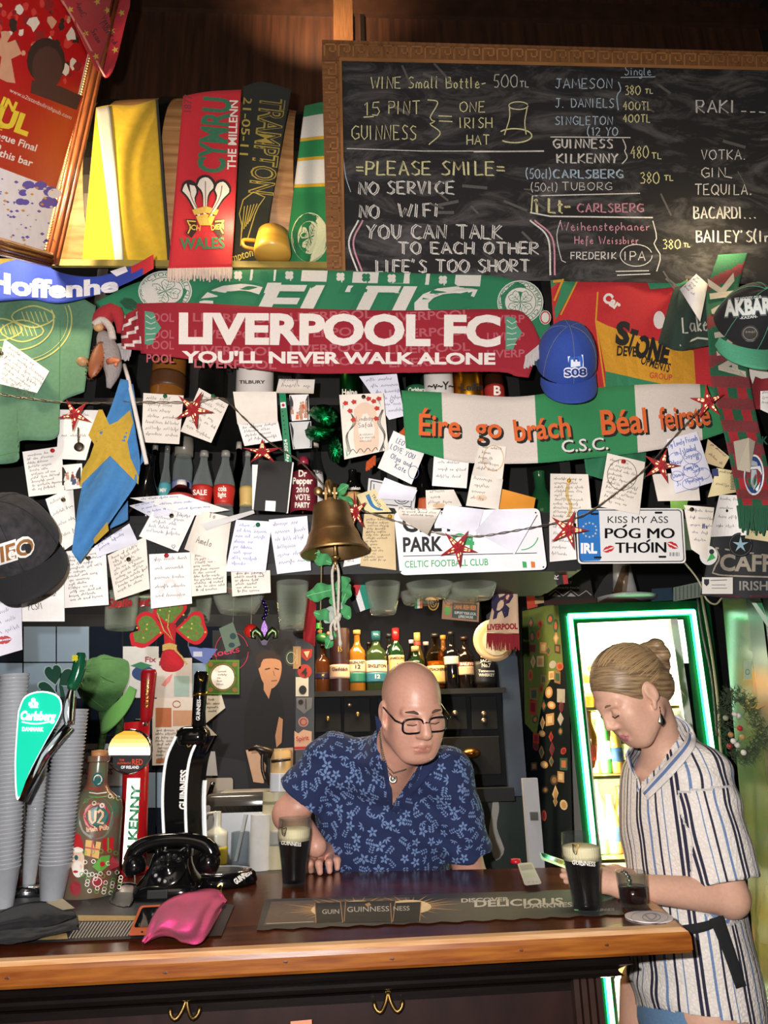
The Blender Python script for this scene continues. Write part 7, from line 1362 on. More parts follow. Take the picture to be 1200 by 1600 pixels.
for i, (x, y, lb) in enumerate(((356, 990, 'greenish photo card hanging askew under the glasses'), (312, 1016, 'blue leaflet hanging behind the felt shamrock'))):
 flat('hanging_card', lb, [(x - 14, y - 8), (x + 8, y - 18), (x + 20, y + 18), (x - 2, y + 30)] if i == 0 else [(x - 18, y - 6), (x + 28, y - 2), (x + 10, y + 22), (x - 12, y + 10)], 2.18, ('#6f7f6a', '#6a78b0')[i], 'card', [('P', circ(x + 8, y + 4, 5, 5), 1), ('P', circ(x + 6, y + 18, 5, 4), 1)] if i == 0 else [('P', R4(x - 10, y + 2, x + 4, y + 10), 1)], ['#2a4a48' if i == 0 else '#d0d0d8'])
# ------------------------------------------------------------------ apothecary cabinet and its bottles
cab = thing('drawer_cabinet', 'black wooden cabinet of small drawers under the whisky bottles', 'cabinet', P(640, 1235, 3.3)); cbm = M('#0c0d10', 'wood', .9, scale=8, bump=.1); cbe = M('#16181d', 'wood', .8); KY = 3.10
zt_, zb_ = P(640, 1079, KY).z, P(640, 1236, KY).z; xa, xb = P(489, 1100, KY).x, P(786, 1100, KY).x; zt2 = P(640, 962, KY).z
Mb().box(((xa + xb) / 2, KY + .2, (zt_ + zb_) / 2), (xb - xa, .36, zt_ - zb_ - .02)).done('carcass', cbm, cab); Mb().box(((xa + xb) / 2, KY + .17, zt_ - .008), (xb - xa + .02, .4, .022)).done('top', cbe, cab)
Mb().box(((xa + xb) / 2, KY + .37, (zt_ + zt2) / 2 + .1), (xb - xa, .02, zt2 - zt_ + .3)).done('back_panel', M('#0a0c16', 'wood', .95), cab)
xp = P(800, 1100, KY - .02).x; Mb().box((xp, KY + .1, (zb_ + zt2) / 2), (.075, .24, zt2 - zb_ + .06)).done('side_post', M('#3a4556', 'wood', .4, scale=6), cab)
Mb().box(((xa + xb) / 2, KY + .1, zb_ - .02), (xb - xa + .02, .3, .05)).done('plinth', cbe, cab)
def drawer(x0, y0, x1, y1, knob):
 a, b = P(x0 + 2, y0 + 2, KY), P(x1 - 2, y1 - 2, KY); d = Mb().rbox((a + b) / 2 + Vector((0, .012, 0)), (b.x - a.x, .03, a.z - b.z), .004).done('drawer', M('#0d0d10', 'wood', .85, scale=9, bump=.1), cab)
 for kx, ky, t in knob:
  c = P(kx, ky, KY - .008)
  if t == 'cup': o = Mb().lathe([(0, .024), (.018, .02), (.03, .004), (.032, 0)], c, 24, Matrix.Rotation(pi / 2, 3, 'X'), sc_=(1.2, .7)).done('handle', M('#a06a3c', 'metal', .3), d, True)
  else: o = Mb().ball(c, {'b': (.009, .009, .014), 'r': (.012, .008, .012)}[t], 12).done('knob', M({'b': '#a88a5a', 'r': '#b9a08a'}[t], 'metal', .4), d, True)
  o.matrix_parent_inverse = Matrix()
for x0, y0, x1, y1, kn in ((490, 1088, 535, 1146, [(512, 1124, 'b')]), (535, 1088, 581, 1146, [(546, 1101, 'r'), (559, 1117, 'b')]), (588, 1088, 640, 1146, []), (640, 1088, 690, 1146, []), (690, 1086, 733, 1142, [(711, 1114, 'r')]), (733, 1086, 781, 1142, [(756, 1115, 'r'), (756, 1126, 'r')]), (490, 1152, 586, 1210, []), (588, 1152, 690, 1210, []), (690, 1150, 786, 1212, [(737, 1177, 'cup')])): drawer(x0, y0, x1, y1, kn)
WG = 'spirit bottles on the drawer cabinet'; BZ = zt_ + .003
W = lambda *a, **k: bottle(*a, group=WG, **k)
W(505, 1007, BZ, 3.18, 25, 'whisky', M('#5a3018', 'gloss', .08), '#2a1a14', 'amber whisky bottle with a purple label, topped by a little green figure', lab=[(.28, .4, '#2a2440')], text=[('x', .33, 4, .2, 2)])
W(531, 983, BZ, 3.14, 31, 'tube', M('#2c1418', 'paper', .4), None, 'tall dark maroon presentation tube with a cream band reading 15', 'bottle tube', 'whisky_tube', lab=[(.2, .42, '#c9a892')], text=[('15', .62, 8, .25, 2), ('Glenfiddich', .32, 5, .8, 1)])
W(558, 985, BZ, 3.15, 26, 'whisky', M('#8a5a20', 'gloss', .08), '#c08a4a', 'amber bottle with a cream and teal label marked 12', lab=[(.14, .3, '#1f6a5a'), (.3, .5, '#d3b49c')], text=[('GLENLIVET', .44, 4, .9, 1), ('12', .36, 6, .4, 1)])
W(588, 987, BZ, 3.15, 32, 'whisky', M('#2a3a20', 'gloss', .08), '#1f4f5a', 'wide green bottle with cream and blue label and teal top', lab=[(.14, .3, '#2a6a80'), (.3, .5, '#d9bfa6')], capf=.16, text=[('SINGLETON', .38, 5, .9, 1), ('12', .2, 6, .3, 0)])
W(609, 990, BZ, 3.24, 24, 'whisky', M('#1c1a18', 'gloss', .1), '#222226', 'dark bottle with a blue label behind the red-capped one', lab=[(.1, .45, '#6a80b0')])
W(619, 982, BZ, 3.17, 24, 'whisky', M('#14301a', 'gloss', .08), '#a81c20', 'green whiskey bottle with a tall red cap and cream label', lab=[(.24, .56, '#d3b078')], capf=.2, text=[('JAMESON', .49, 4, .9, 1), ('1', .36, 7, .14, 1)])
W(653, 989, BZ, 3.22, 22, 'slim', M('#4a3a18', 'gloss', .1), '#b09a58', 'slim bottle with a gold and red neck behind the bald head', lab=[(.78, .84, '#a8302a')], capf=.15)
W(650, 1010, BZ, 3.16, 28, 'whisky', M('#122414', 'gloss', .08), '#9a8a5a', 'dark green bottle with a pale gold cap just over the bald head', capf=.12)
W(644, 1000, BZ, 3.30, 16, 'beer', M('#b9b0aa', 'thin'), '#d8c8c4', 'clear bottle with a white cap at the back of the cabinet top')
W(681, 990, BZ, 3.17, 28, 'whisky', M('#c9a878', 'thin'), '#1c1a1c', 'clear bottle of pale gold spirit with a cream label', lab=[(.1, .42, '#d9b278')], liquid=('#b07a2c', .5), text=[('TEACHERS', .33, 4, .9, 1)])
W(694, 993, BZ, 3.26, 20, 'whisky', M('#7a4a18', 'gloss', .1), '#c98a3a', 'amber bottle with an orange cap behind the pale gold spirit')
W(706, 987, BZ, 3.16, 26, 'square', M('#0d0c10', 'gloss', .08), '#1a1a1c', 'square black bottle with a slanting silver band', lab=[(.42, .56, '#b9b3a8')], text=[('x', .2, 6, .2, 2)])
W(727, 995, BZ, 3.15, 26, 'whisky', M('#150d0a', 'gloss', .1), '#2a1a12', 'dark cream liqueur bottle with a red and cream label', lab=[(.26, .42, '#c9a888'), (.42, .5, '#a03a28')], text=[('BAILEYS', .44, 4, .8, 0)])
W(757, 1012, BZ, 3.15, 36, 'square', M('#120c0a', 'gloss', .1), '#18120f', 'square whiskey bottle with a black and white label under the round plate', lab=[(.1, .66, '#1a191b')], text=[('JACK', .62, 4, .5, 0), ('No.7', .5, 6, .4, 0), ('Tennessee', .38, 4, .7, 0), ('WHISKEY', .28, 4.5, .7, 0)], sq=.8)
W(577, 1003, BZ, 3.26, 18, 'whisky', M('#20140c', 'gloss', .1), '#1c1416', 'dark bottle half hidden between amber and green bottles')
W(667, 1003, BZ, 3.29, 18, 'beer', M('#c4b8b4', 'thin'), '#cfbab6', 'small clear bottle at the back of the cabinet top with a pink cap')
lp = thing('leprechaun_figure', 'tiny figure in green with an orange top hat brim on the first bottle', 'figurine', P(504, 1006, 3.12)); Mb().ball(P(503, 998, 3.12), (.03, .025, .026), 12).ball(P(514, 996, 3.10), (.012, .01, .012), 8).done('body', M('#1f5a34', 'plastic'), lp, True); Mb().ball(P(499, 986, 3.12), (.012, .012, .013), 10).ball(P(513, 990, 3.10), .009, 8).done('head', M('#b5684a', 'plastic'), lp, True); Mb().lathe([(0, 0), (.02, 0), (.02, .004), (.012, .005), (.011, .026), (0, .027)], P(498, 983, 3.12), 16).done('hat', M('#2a8a3a', 'plastic'), lp)
# sticker post
Mb().poly(R4(462, 960, 491, 1240), 3.04, 0, .05).done('sticker_post', M('#1a1b20', 'wood', .5), label='dark upright post covered in stickers left of the bottles', cat_='post')
SG2 = 'stickers on the dark post'
for lb, pts, cols, mk in (('tan thermometer-like tag at the top of the sticker post', R4(458, 1010, 470, 1045), '#a8845a', [('L', [(464, 1014), (464, 1038)], 1, 1)]), ('red shield sticker on the post', [(470, 1014), (488, 1014), (487, 1026), (479, 1033), (471, 1026)], '#9a2a24', [('P', [(474, 1018), (484, 1017), (480, 1028)], 1)]), ('round red sticker with a black 4', circ(476, 1049, 11, 11), '#a8332a', [('T', '4', 471, 1056, 12, 9, 0, 2)]), ('black and white photo sticker', R4(462, 1058, 482, 1088), '#c9c4b4', [('P', circ(473, 1078, 6, 7), 2)]), ('grey shield sticker below the photo sticker', [(463, 1090), (488, 1090), (487, 1106), (475, 1115), (464, 1106)], '#6a686a', [('P', circ(470, 1097, 4, 4), 2), ('L', [(478, 1092), (478, 1108)], 1.4, 2)]), ('small round pink sticker', circ(474, 1128, 8, 8), '#b5786a', [('L', circ(474, 1128, 5, 5), 1, 2)]), ('white label torn at the top with red script', [(460, 1142), (466, 1146), (474, 1140), (487, 1143), (487, 1170), (460, 1172)], '#cfa488', [('T', 'Spirit', 463, 1158, 7, 20, -.1, 3), ('L', [(460, 1169), (487, 1168)], 4, 3)]), ('round green sticker half hidden by the tan tag', circ(455, 1028, 10, 13), '#33463a', [('L', circ(455, 1028, 7, 9), 1, 1)])): flat('sticker', lb, pts, 3.034 if 'green' not in lb else 3.035, cols, 'sticker', mk, ['#c9b48a', '#1c1a1a', '#b02a30'], SG2, .0015)
# things hanging over the bottles
Mb().poly([(540, 917), (567, 904), (585, 948), (556, 958)], 2.0, 0, .002).done('palestine_flag', [M('#1c1a1c', 'cloth')], label='small black, white, green and red triangle flag hanging right of the bell cord', cat_='flag'); pfg = COL.objects['palestine_flag']
mb = Mb(); f = 1.9985; mb.poly([(549, 913), (559, 908), (572, 952), (563, 956)], f, .0004, mat=0); mb.poly([(558, 908), (568, 904), (585, 948), (571, 953)], f, .0005, mat=1); mb.poly([(540, 917), (568, 903), (558, 931)], f, .0007, mat=2); mb.done('stripe', [M('#dcd8d6', 'cloth'), M('#23806a', 'cloth'), M('#b03038', 'cloth')], pfg)
flat('pub_sign', 'little wooden sign with orange and white lettering and a leprechaun under the glasses', [(692, 936), (749, 941), (748, 972), (690, 967)], 2.16, '#9a6a44', 'sign', [('P', [(707, 941), (746, 944), (745, 969), (706, 965)], 1), ('T', 'DRINK IRISH BEER', 709, 951, 7, 35, .07, 2), ('T', 'SUPPORT YOUR LOCAL', 710, 959, 4, 34, .07, 3), ('T', 'LEPRECHAUNS', 716, 965, 4, 23, .07, 3), ('P', circ(699, 954, 5, 7), 4), ('P', circ(700, 945, 3, 3), 2)], ['#2a3a2c', '#d07a2a', '#d3cfc4', '#5a9a3c'], th=.008, kind='wood')
flat('round_badge', 'oval black and gold badge on the shelf edge', circ(677, 942, 9.5, 12.5), 2.17, '#1c1610', 'badge', [('L', circ(677, 942, 8, 11), 1.6, 1), ('L', circ(677, 942, 4.5, 6.5), 1.2, 1), ('L', [(675, 938), (678, 946)], 1.4, 1)], ['#b5862c'], th=.006)
flat('ireland_flag', 'tiny green, white and orange paper flag left of the gold badge', R4(648, 936, 660, 951, -1), 2.17, '#cfcac4', 'flag', [('P', R4(648, 936, 652, 951), 1), ('P', R4(656, 935, 660, 950), 2)], ['#2a7a4a', '#c9652a'])
pl = thing('round_plate', 'cream round plate with a grey picture hanging behind the red pennant', 'plate', P(770, 1030, 3.05)); c = P(771, 1001, 3.06); r_ = (P(803, 1001, 3.06) - c).x; qx = Vector((0, 0, 1)).rotation_difference(Vector((0, -1, 0))).to_matrix(); Mb().lathe([(0, -.004), (r_ * .7, -.002), (r_, .008), (r_, .012), (r_ * .7, .003), (0, .002)], c, 40, qx).done('plate_body', M('#c9a880', 'gloss', .3), pl, True); Mb().poly(circ(776, 1002, 22, 22, 24), 3.053, .0015, mat=0).poly([(768, 990), (784, 986), (792, 1000), (784, 1018), (770, 1014)], 3.053, .002, mat=1).done('picture', [M('#b0aa9a', 'gloss'), M('#7a766c', 'gloss')], pl)
pn = thing('scarf_pennant', 'small cream and red scarf pennant with a bird emblem hanging by the fridge', 'pennant', P(786, 1015, 2.18)); yq_ = wavy(2.18, .006, 40, .2, 3); Mb().sheet([(781, 896), (808, 896)], [(760, 988), (811, 990)], yq_, 10, 30, .004, matfn=lambda u, v: 1 if v < .08 else 2 if v < .15 else 0).done('knit_band', [cl_('#c9a88a', 500), cl_('#8f1a26', 500), cl_('#2a2434', 500)], pn, True)
mb = Mb(); mb.poly([(768, 938), (772, 928), (778, 926), (780, 934), (788, 930), (794, 918), (800, 912), (802, 932), (796, 942), (790, 944), (796, 950), (794, 962), (788, 966), (784, 954), (778, 958), (776, 966), (770, 968), (772, 956), (768, 948)], yq_, .002, mat=0); mb.line([(786, 940), (798, 918)], yq_, 1, .003, 1); mb.line([(790, 942), (800, 926)], yq_, 1, .003, 1); mb.text('LIVERPOOL', 761, 984, yq_, h=8.5, w=48, ang=-.03, mat=1, off=.003, bold=.05); mb.done('emblem', [cl_('#2c2440', 500), cl_('#8f1a26', 500)], pn); mb = Mb(); fringe(mb, (761, 989), (811, 991), 25, 2.18, 46, .0022, 0, .1); mb.done('fringe', cl_('#8a1622'), pn)
# felt shamrock ornament
fs = thing('felt_shamrock', 'red and green felt shamrock ornament with a gold cord', 'ornament', P(262, 1050, 1.95)); rf, gf = M('#b81c26', 'felt'), M('#5f7a34', 'felt', scale=120, alt='#4f6a2c')
FY = 1.86
for pts, in_ in (([(205, 1008), (203, 990), (216, 985), (212, 968), (224, 956), (240, 960), (256, 985), (250, 994), (226, 1012)], (229, 983)), ([(238, 958), (244, 944), (262, 932), (286, 938), (292, 950), (280, 966), (264, 980)], (265, 955)), ([(272, 984), (290, 968), (302, 956), (316, 958), (320, 974), (324, 990), (312, 1006), (296, 1004)], (299, 982))):
 q2 = cat(pts + [pts[0]], 40)[:-1]; Mb().poly(q2, FY, 0, .022).done('leaf', rf, fs); sm = [(in_[0] + (x - in_[0]) * .78, in_[1] + (y - in_[1]) * .76) for x, y in q2]; mb = Mb().poly(sm, FY, .0015, .004)
 for i in range(9): a = i * 2.4; x, y = in_[0] + 3.2 * i ** .62 * 2 * cos(a), in_[1] + 2.4 * i ** .6 * 2 * sin(a); mb.poly(circ(x, y, 1.6, 1.6, 7), FY, .0022, mat=1 + i % 2)
 mb.done('leaf_inlay', [gf, M('#b9a83c', 'felt'), M('#a83a34', 'felt')], fs)
Mb().poly(cat([(254, 975), (274, 975), (274, 1000), (276, 1012), (288, 1036), (276, 1049), (256, 1048), (250, 1034), (256, 1010), (256, 992), (254, 975)], 36)[:-1], FY - .002, .004, .03).done('stem', rf, fs, True)
mb = Mb()
for i in range(4): mb.tube([Lf(254 + 22 * t, 1009 + i * 2.4 - 3 * sin(pi * t), yf(FY - .004), .006) for t in (0, .25, .5, .75, 1)], .0022, 6)
mb.tube([P(274, 1016, FY - .02), P(284, 1026, FY - .02), P(292, 1038, FY - .02)], .0022, 6); mb.tube([P(246, 958, FY - .01), P(256, 985, FY - .014), P(270, 1000, FY - .012), P(262, 980, FY - .016), P(264, 960, FY - .01)], .0016, 6); mb.done('gold_cord', M('#b89a52', 'cloth'), fs)
# green cap with snake-pattern bands
gcap, yc = cap('flat_cap', 'soft green peaked cap hanging on the mirror tiles behind the taps', 176, 1072, 3.38, .225, radians(50), radians(-28), radians(-28), M('#3f6a3a', 'cloth', scale=40, bump=.6), M('#528a44', 'cloth'), brim_len=.075, floppy=.5)
for pp_ in ([(162, 1098), (164, 1130), (158, 1165), (154, 1188)], [(187, 1104), (188, 1130), (184, 1152), (186, 1170)]): Mb().tube(cat([tuple(P(a, b, 3.42)) for a, b in pp_], 14), [.012 + .004 * sin(i * .2) for i in range(14)], 8).done('patterned_band', M('#3a5a24', 'cloth', scale=70, alt='#161f10'), gcap, True)
# hanging glasses
GG = 'glasses hanging under the shelf'
def hglass(px, pt, pb, w0, w1, label, script=None, Y=1.95, tint='#e6ecd8'):
 t_, b_ = P(px, pt, Y), P(px, pb, Y); r0, r1 = (P(px + w0 / 2, pt, Y) - t_).x, (P(px + w1 / 2, pb, Y) - b_).x; c = Vector((b_.x, Y, b_.z)); H = t_.z - b_.z; t = thing('hanging_glass', label, 'glass', c, GG)
 Mb().lathe([(0, .004), (r1 * .9, 0), (r1, .006), (lerp(r1, r0, .5) * 1.04, H * .5), (r0, H), (r0 * .95, H), (lerp(r1, r0, .5) * .98, H * .5), (r1 * .9, .012), (0, .012)], c, 36).done('glass', M('#f8fbf2', 'thin', .03, var=.018), t, True); Mb().lathe([(r0 * .99, H - .002), (r0 * 1.02, H), (r0 * .99, H + .002), (r0 * .96, H)], c, 36).done('rim', M('#d9d2a8', 'glass', .05), t, True)
 if script: mb = Mb(); Yq = hitY(Mb().lathe([(r1, 0), (r0, H)], c, 40), Y - r0); mb.text(script, px - w0 * .4, (pt + pb) / 2 - 4, Yq, h=14, w=w0 * .8, ang=-.1, mat=0, off=.002, bold=.03, shear=.3); mb.done('script', M('#a82a2c', 'gloss'), t)
hglass(187, 925, 984, 50, 46, 'glass with red script lettering hanging left of the felt shamrock', 'Stella', 1.94)
hglass(372, 918, 958, 86, 60, 'wide plain glass hanging above the poster man')
hglass(310, 905, 972, 40, 34, 'narrow glass half hidden by the felt shamrock', None, 2.08); hglass(222, 930, 976, 36, 34, 'small glass behind the red script glass', 'llet', 2.08)
hglass(456, 905, 984, 52, 38, 'straight-sided glass hanging left of the bell cord'); hglass(599, 886, 960, 62, 40, 'dimpled glass hanging right of the small triangle flag', None, 1.98); hglass(672, 896, 934, 84, 56, 'glass hanging under the left of the street sign', None, 2.0, '#dce8c8'); hglass(740, 893, 936, 84, 60, 'glass hanging under the right of the street sign', None, 2.02, '#dce8c8')
for i, (px, lb) in enumerate(((655, 'rim glass behind the left street sign glass'), (720, 'rim glass behind the right street sign glass'))): hglass(px, 905, 944, 66, 50, lb, None, 2.13, '#e8d8a0')
fl_ = thing('fleur_de_lis', 'glittery purple and green fleur-de-lis pendant on a bead string', 'ornament', P(413, 1005, 1.95)); mb = Mb(); mb.poly(cat([(413, 968), (418, 982), (415, 994), (411, 994), (408, 982), (413, 968)], 20)[:-1], 1.95, 0, .01); mb.done('petal', M('#7a5a90', 'metal', .4, scale=300, var=.6), fl_)
for s_ in (-1, 1): Mb().tube([P(413 + s_ * x, y, 1.945) for x, y in ((2, 1000), (7, 990), (13, 984), (18, 988), (18, 996), (13, 997))], [.006, .008, .009, .008, .006, .004], 8).done('petal', M('#5a6a48', 'metal', .4, scale=300, var=.6), fl_, True)
Mb().poly([(404, 996), (422, 996), (420, 1000), (416, 1008), (410, 1008), (406, 1000)], 1.948, 0, .01).done('band', M('#3a3440', 'metal', .4), fl_); mb = Mb()
for i in range(11): mb.ball(P(412 + 4 * sin(i * .8), 966 - i * 6, 1.95), .0065, 8)
mb.done('bead_string', M('#4a3a78', 'metal', .3), fl_, True)
Mb().ball(P(392, 986, 2.0), (.02, .02, .02), 14).done('red_bauble', M('#b8241c', 'gloss', .2), None, True, label='small red round bauble left of the fleur-de-lis', cat_='bauble')
Mb().sheet([(476, 912), (496, 905)], [(474, 1000), (492, 1010)], wavy(2.1, .015, 30, .3, 4), 8, 16, .004).done('red_cloth', M('#a01c22', 'cloth'), None, True, label='red and orange cloth strip hanging left of the leaf garland', cat_='cloth'); Mb().ball(P(475, 985, 3.02), (.05, .04, .036), 14).done('brown_hat', M('#241a18', 'felt'), None, True, label='small brown felt hat hanging at the top of the sticker post', cat_='hat')
# ------------------------------------------------------------------ kitchen things on the back counter
KZ = .996; ky = 2.95
def on(px): return Vector((P(px, 1330, ky).x, ky, KZ))
sd = bottle(338, 1268, KZ, ky, 34, 'square', M('#cfd0c4', 'plastic', .3), None, 'clear soap pump bottle with a yellow-green label behind the telephone', 'soap bottle', 'soap_dispenser', lab=[(.1, .42, '#c9b83a')]); Mb().tube([P(338, 1285, ky), P(338, 1268, ky)], .012, 10).tube([P(338, 1270, ky), P(325, 1272, ky), P(323, 1280, ky)], .007, 8).done('pump', M('#dcdad6', 'plastic'), sd, True)
bottle(408, 1272, KZ, ky + .02, 34, 'tube', M('#dcdad8', 'paper'), None, 'white kitchen paper roll behind the bar', 'paper roll', 'paper_roll')
tg_ = bottle(374, 1300, KZ, ky - .05, 28, 'tube', M('#dfe4e6', 'thin'), None, 'fluted clear glass with a straw behind the telephone', 'glass', 'straw_glass'); Mb().tube([P(368, 1345, ky - .05), P(384, 1272, ky - .05)], .006, 8).done('straw', M('#c9cdd0', 'plastic'), tg_)
bx_ = thing('bread_bin', 'white countertop toaster box with a grey see-through lid', 'toaster', on(372)); c = P(374, 1310, 3.1); Mb().rbox((c.x, 3.12, KZ + .12), (.26, .2, .24), .02).done('body', M('#c4c8d0', 'plastic', .4), bx_, True); Mb().rbox((c.x, 3.12, P(370, 1258, 3.1).z), (.27, .2, .1), .03).done('lid', M('#4a4642', 'gloss', .15), bx_, True); Mb().rbox((c.x + .02, 3.14, P(380, 1240, 3.1).z), (.2, .14, .02), .008).done('lid_top', M('#a39a8e', 'plastic'), bx_, True)
slabpx('cutting_board', rrect([(320, 1216), (364, 1215), (364, 1300), (318, 1300)], 5), 3.25, .015, M('#a89c8c', 'plastic'), 'pale plastic cutting board leaning behind the toaster box', 'cutting board')
kn = thing('kitchen_knife', 'kitchen knife with a black riveted handle standing beside the cutting board', 'knife', P(325, 1270, 3.2)); Mb().tube([P(333, 1222, 3.2), P(328, 1240, 3.2), P(320, 1262, 3.2)], [.010, .011, .012], 8).done('handle', gblk, kn, True); Mb().poly([(326, 1262), (314, 1260), (308, 1310), (314, 1312)], 3.2, 0, .003).done('blade', chrome, kn)
jg = bottle(438, 1170, P(430, 1228, 3.0).z, 3.0, 32, 'can', M('#c9a878', 'gloss', .3), None, 'cream enamel coffee jug with a black wrapped handle', 'jug', 'coffee_jug', pbase=1228); Mb().tube(cat([tuple(P(426, 1176, 2.98)), tuple(P(412, 1174, 2.98)), tuple(P(410, 1200, 2.98)), tuple(P(416, 1222, 2.98))], 12), .007, 8).tube([P(424, 1190, 2.96), P(454, 1186, 2.96)], .006, 8).tube([P(388, 1172, 2.98), P(400, 1168, 2.98), P(426, 1178, 2.98)], [.006, .012, .02], 10).done('handle', M('#2a1c14', 'plastic'), jg, True)
bottle(437, 1208, P(437, 1236, 2.97).z, 2.97, 30, 'tube', M('#cfd3da', 'gloss', .3), None, 'white cup upside down on the cream coffee machine', 'cup', 'white_cup', pbase=1236)
bottle(432, 1236, KZ, 3.0, 44, 'tube', M('#c9bf9c', 'plastic', .4), None, 'cream coffee machine behind the left pint', 'coffee machine', 'coffee_machine', lab=[(.84, .88, '#8a8468'), (.3, .5, '#9a9890')])
# ------------------------------------------------------------------ magnet panel, fridge
pm_ = planeY(P(815, 950, 3.35), P(884, 950, 2.93), P(884, 1300, 2.93)); mp_ = thing('magnet_panel', 'green and dark side panel covered with souvenir magnets beside the fridge', 'panel', P(850, 1300, 3.1)); Mb().poly([(815, 950), (886, 932), (896, 1380), (822, 1360)], pm_, 0, .04).done('board', M('#10171a', 'wood', .4), mp_); Mb().poly([(816, 955), (872, 942), (880, 1040), (862, 1060), (850, 1080), (838, 1150), (820, 1130)], pm_, .001).done('green_sheet', M('#5a6a2c', 'paper'), mp_)
MG = 'souvenir magnets on the fridge side panel'; rr = random.Random(11); mc = ['#b98a5a', '#a8442e', '#8a6a4a', '#c9b48a', '#4a3a34', '#7a2a3a', '#a9a49a', '#3a5a4a', '#b56a4a']; kinds = [0, 1, 2, 3]
desc = ['tan', 'rust red', 'brown', 'cream', 'dark', 'crimson', 'grey', 'green', 'terracotta']; shp = ['rectangular', 'round', 'upright oval', 'diamond-shaped']; zones = [(850, 965, 1.0), (845, 1080, .9), (858, 1180, .8), (868, 1270, .5)]
mk_n = 0; pos = []
for j in range(15):
 for i in range(4):
  x = lerp(823, 879, (i + .5) / 4) + rr.uniform(-4, 4) + j * .6; y = lerp(962, 1290, (j + .5) / 15) + rr.uniform(-6, 6)
  if j > 10 and rr.random() < .4 or rr.random() < .08: continue
  ci = rr.randrange(9); si = rr.randrange(4); s_ = rr.uniform(5.5, 9); h_ = s_ * rr.uniform(1.1, 1.9); a = rr.uniform(-.2, .2)
  base = [[(-1, -1), (1, -1), (1, 1), (-1, 1)], circ(0, 0, 1, 1, 14), circ(0, 0, .8, 1.1, 14), [(0, -1.2), (.9, 0), (0, 1.2), (-.9, 0)]][si]
  q_ = [(x + s_ * u * .72, y + h_ * v * (.8 if si != 1 else .6) + a * u * s_) for u, v in base]; mb = Mb().poly(q_, pm_, .002, -.0 or .006); q2 = [(x + (u - x) * .6, y + (v - y) * .6) for u, v in q_]; mb.poly(q2, pm_, .0045, mat=1)
  lb = '%s %s magnet, %s in the %s row of the magnet panel' % (desc[ci], shp[si], ('first', 'second', 'third', 'fourth')[i], ('top', 'second', 'third', 'fourth', 'fifth', 'sixth', 'seventh', 'eighth', 'ninth', 'tenth', 'eleventh', 'twelfth', 'thirteenth', 'fourteenth', 'lowest')[j])
  mb.done('fridge_magnet', [M(mc[ci], 'plastic'), M(mc[(ci * 2 + 3) % 9], 'plastic')], label=lb, cat_='magnet', group=MG)
Mb().box(P(833, 1292, 3.0) + Vector((0, 0, 0)), (.06, .03, .36)).box(P(834, 1275, 2.98), (.03, .02, .03), mat=1).done('cable_trunking', [M('#b9b9be', 'plastic'), M('#8a8a90', 'metal')], label='white cable trunking upright left of the fridge', cat_='trunking')
Mb().poly([(752, 1236), (822, 1236), (826, 1365), (756, 1365)], 3.2, 0, .04).poly(cat([(770, 1250), (776, 1244), (780, 1262), (776, 1290), (782, 1310), (788, 1330), (776, 1345), (768, 1330), (764, 1300), (768, 1270)], 24), 3.2, .002, mat=1).done('door_2', [M('#12241f', 'wood', .4), M('#a8a49c', 'wall')], kind='structure')
DGR = M('#0c3a20', 'wood', .3); FYf = 2.90
fr = thing('bottle_fridge', 'tall green framed glass door drinks fridge with green neon edging', 'fridge', P(990, 1600, 3.1))
fl4 = [(872, 944), (1108, 938), (1192, 1640), (946, 1640)]; op = [(901, 974), (1068, 966), (1148, 1660), (968, 1660)]
def bar4(a, b, c_, d, name, mat, Y=FYf, th=.05): Mb().poly([a, b, c_, d], Y, 0, th).done(name, mat, fr)
bar4(fl4[0], fl4[1], op[1], op[0], 'frame_top', DGR); bar4(fl4[0], op[0], op[3], fl4[3], 'frame_side', DGR); bar4(op[1], fl4[1], fl4[2], op[2], 'frame_side', DGR)
neon = M('#2cff8a', 'plastic', emit=5); core = M('#c8ffe0', 'plastic', emit=6)
def tubeN(a, b): return [P(lerp(a[0], b[0], i / 8), lerp(a[1], b[1], i / 8), FYf - .012) for i in range(9)]
for a, b in (((890, 963), (960, 1640)), ((888, 963), (1084, 956)), ((1082, 956), (1176, 1640))): Mb().tube(tubeN(a, b), .0125, 10).done('neon_tube', neon, fr, True); Mb().tube([p + Vector((0, -.008, 0)) for p in tubeN(a, b)], .0085, 10).done('neon_core', core, fr, True)
A_, B_ = P(902, 990, FYf).x, P(1092, 1200, FYf).x; za, zz = P(990, 950, FYf).z, .05
iw = M('#e8e4da', 'plastic', .5)
mb = Mb(); mb.box(((A_ + B_) / 2, 3.42, (za + zz) / 2), (B_ - A_, .03, za - zz)); mb.box((A_, 3.17, (za + zz) / 2), (.03, .48, za - zz)); mb.box((B_, 3.17, (za + zz) / 2), (.03, .48, za - zz)); mb.box(((A_ + B_) / 2, 3.17, za), (B_ - A_, .48, .03)); mb.done('cabinet_shell', iw, fr)
Mb().poly([(904, 976), (1067, 968), (1077, 1036), (911, 1040)], 2.96, 0, .01).done('lit_header', M('#fffdf0', 'plastic', emit=2.6), fr)
for sy in (1104, 1206, 1330, 1500): p = P(990, sy, 3.1); Mb().box(((A_ + B_) / 2, 3.15, p.z - .008), (B_ - A_ - .04, .4, .012)).done('shelf', M('#c9a27a', 'metal', .4), fr)
Mb().poly([(903, 978), (1067, 970), (1146, 1650), (969, 1650)], 2.935, 0, .006).done('glass_door', M('#eaf6ee', 'thin', .02), fr)
light('fridge_light', 'AREA', ((A_ + B_) / 2, 2.98, za - .14), 45, (1, .92, .74), .4, ((A_ + B_) / 2, 3.25, .9), sy=.06)
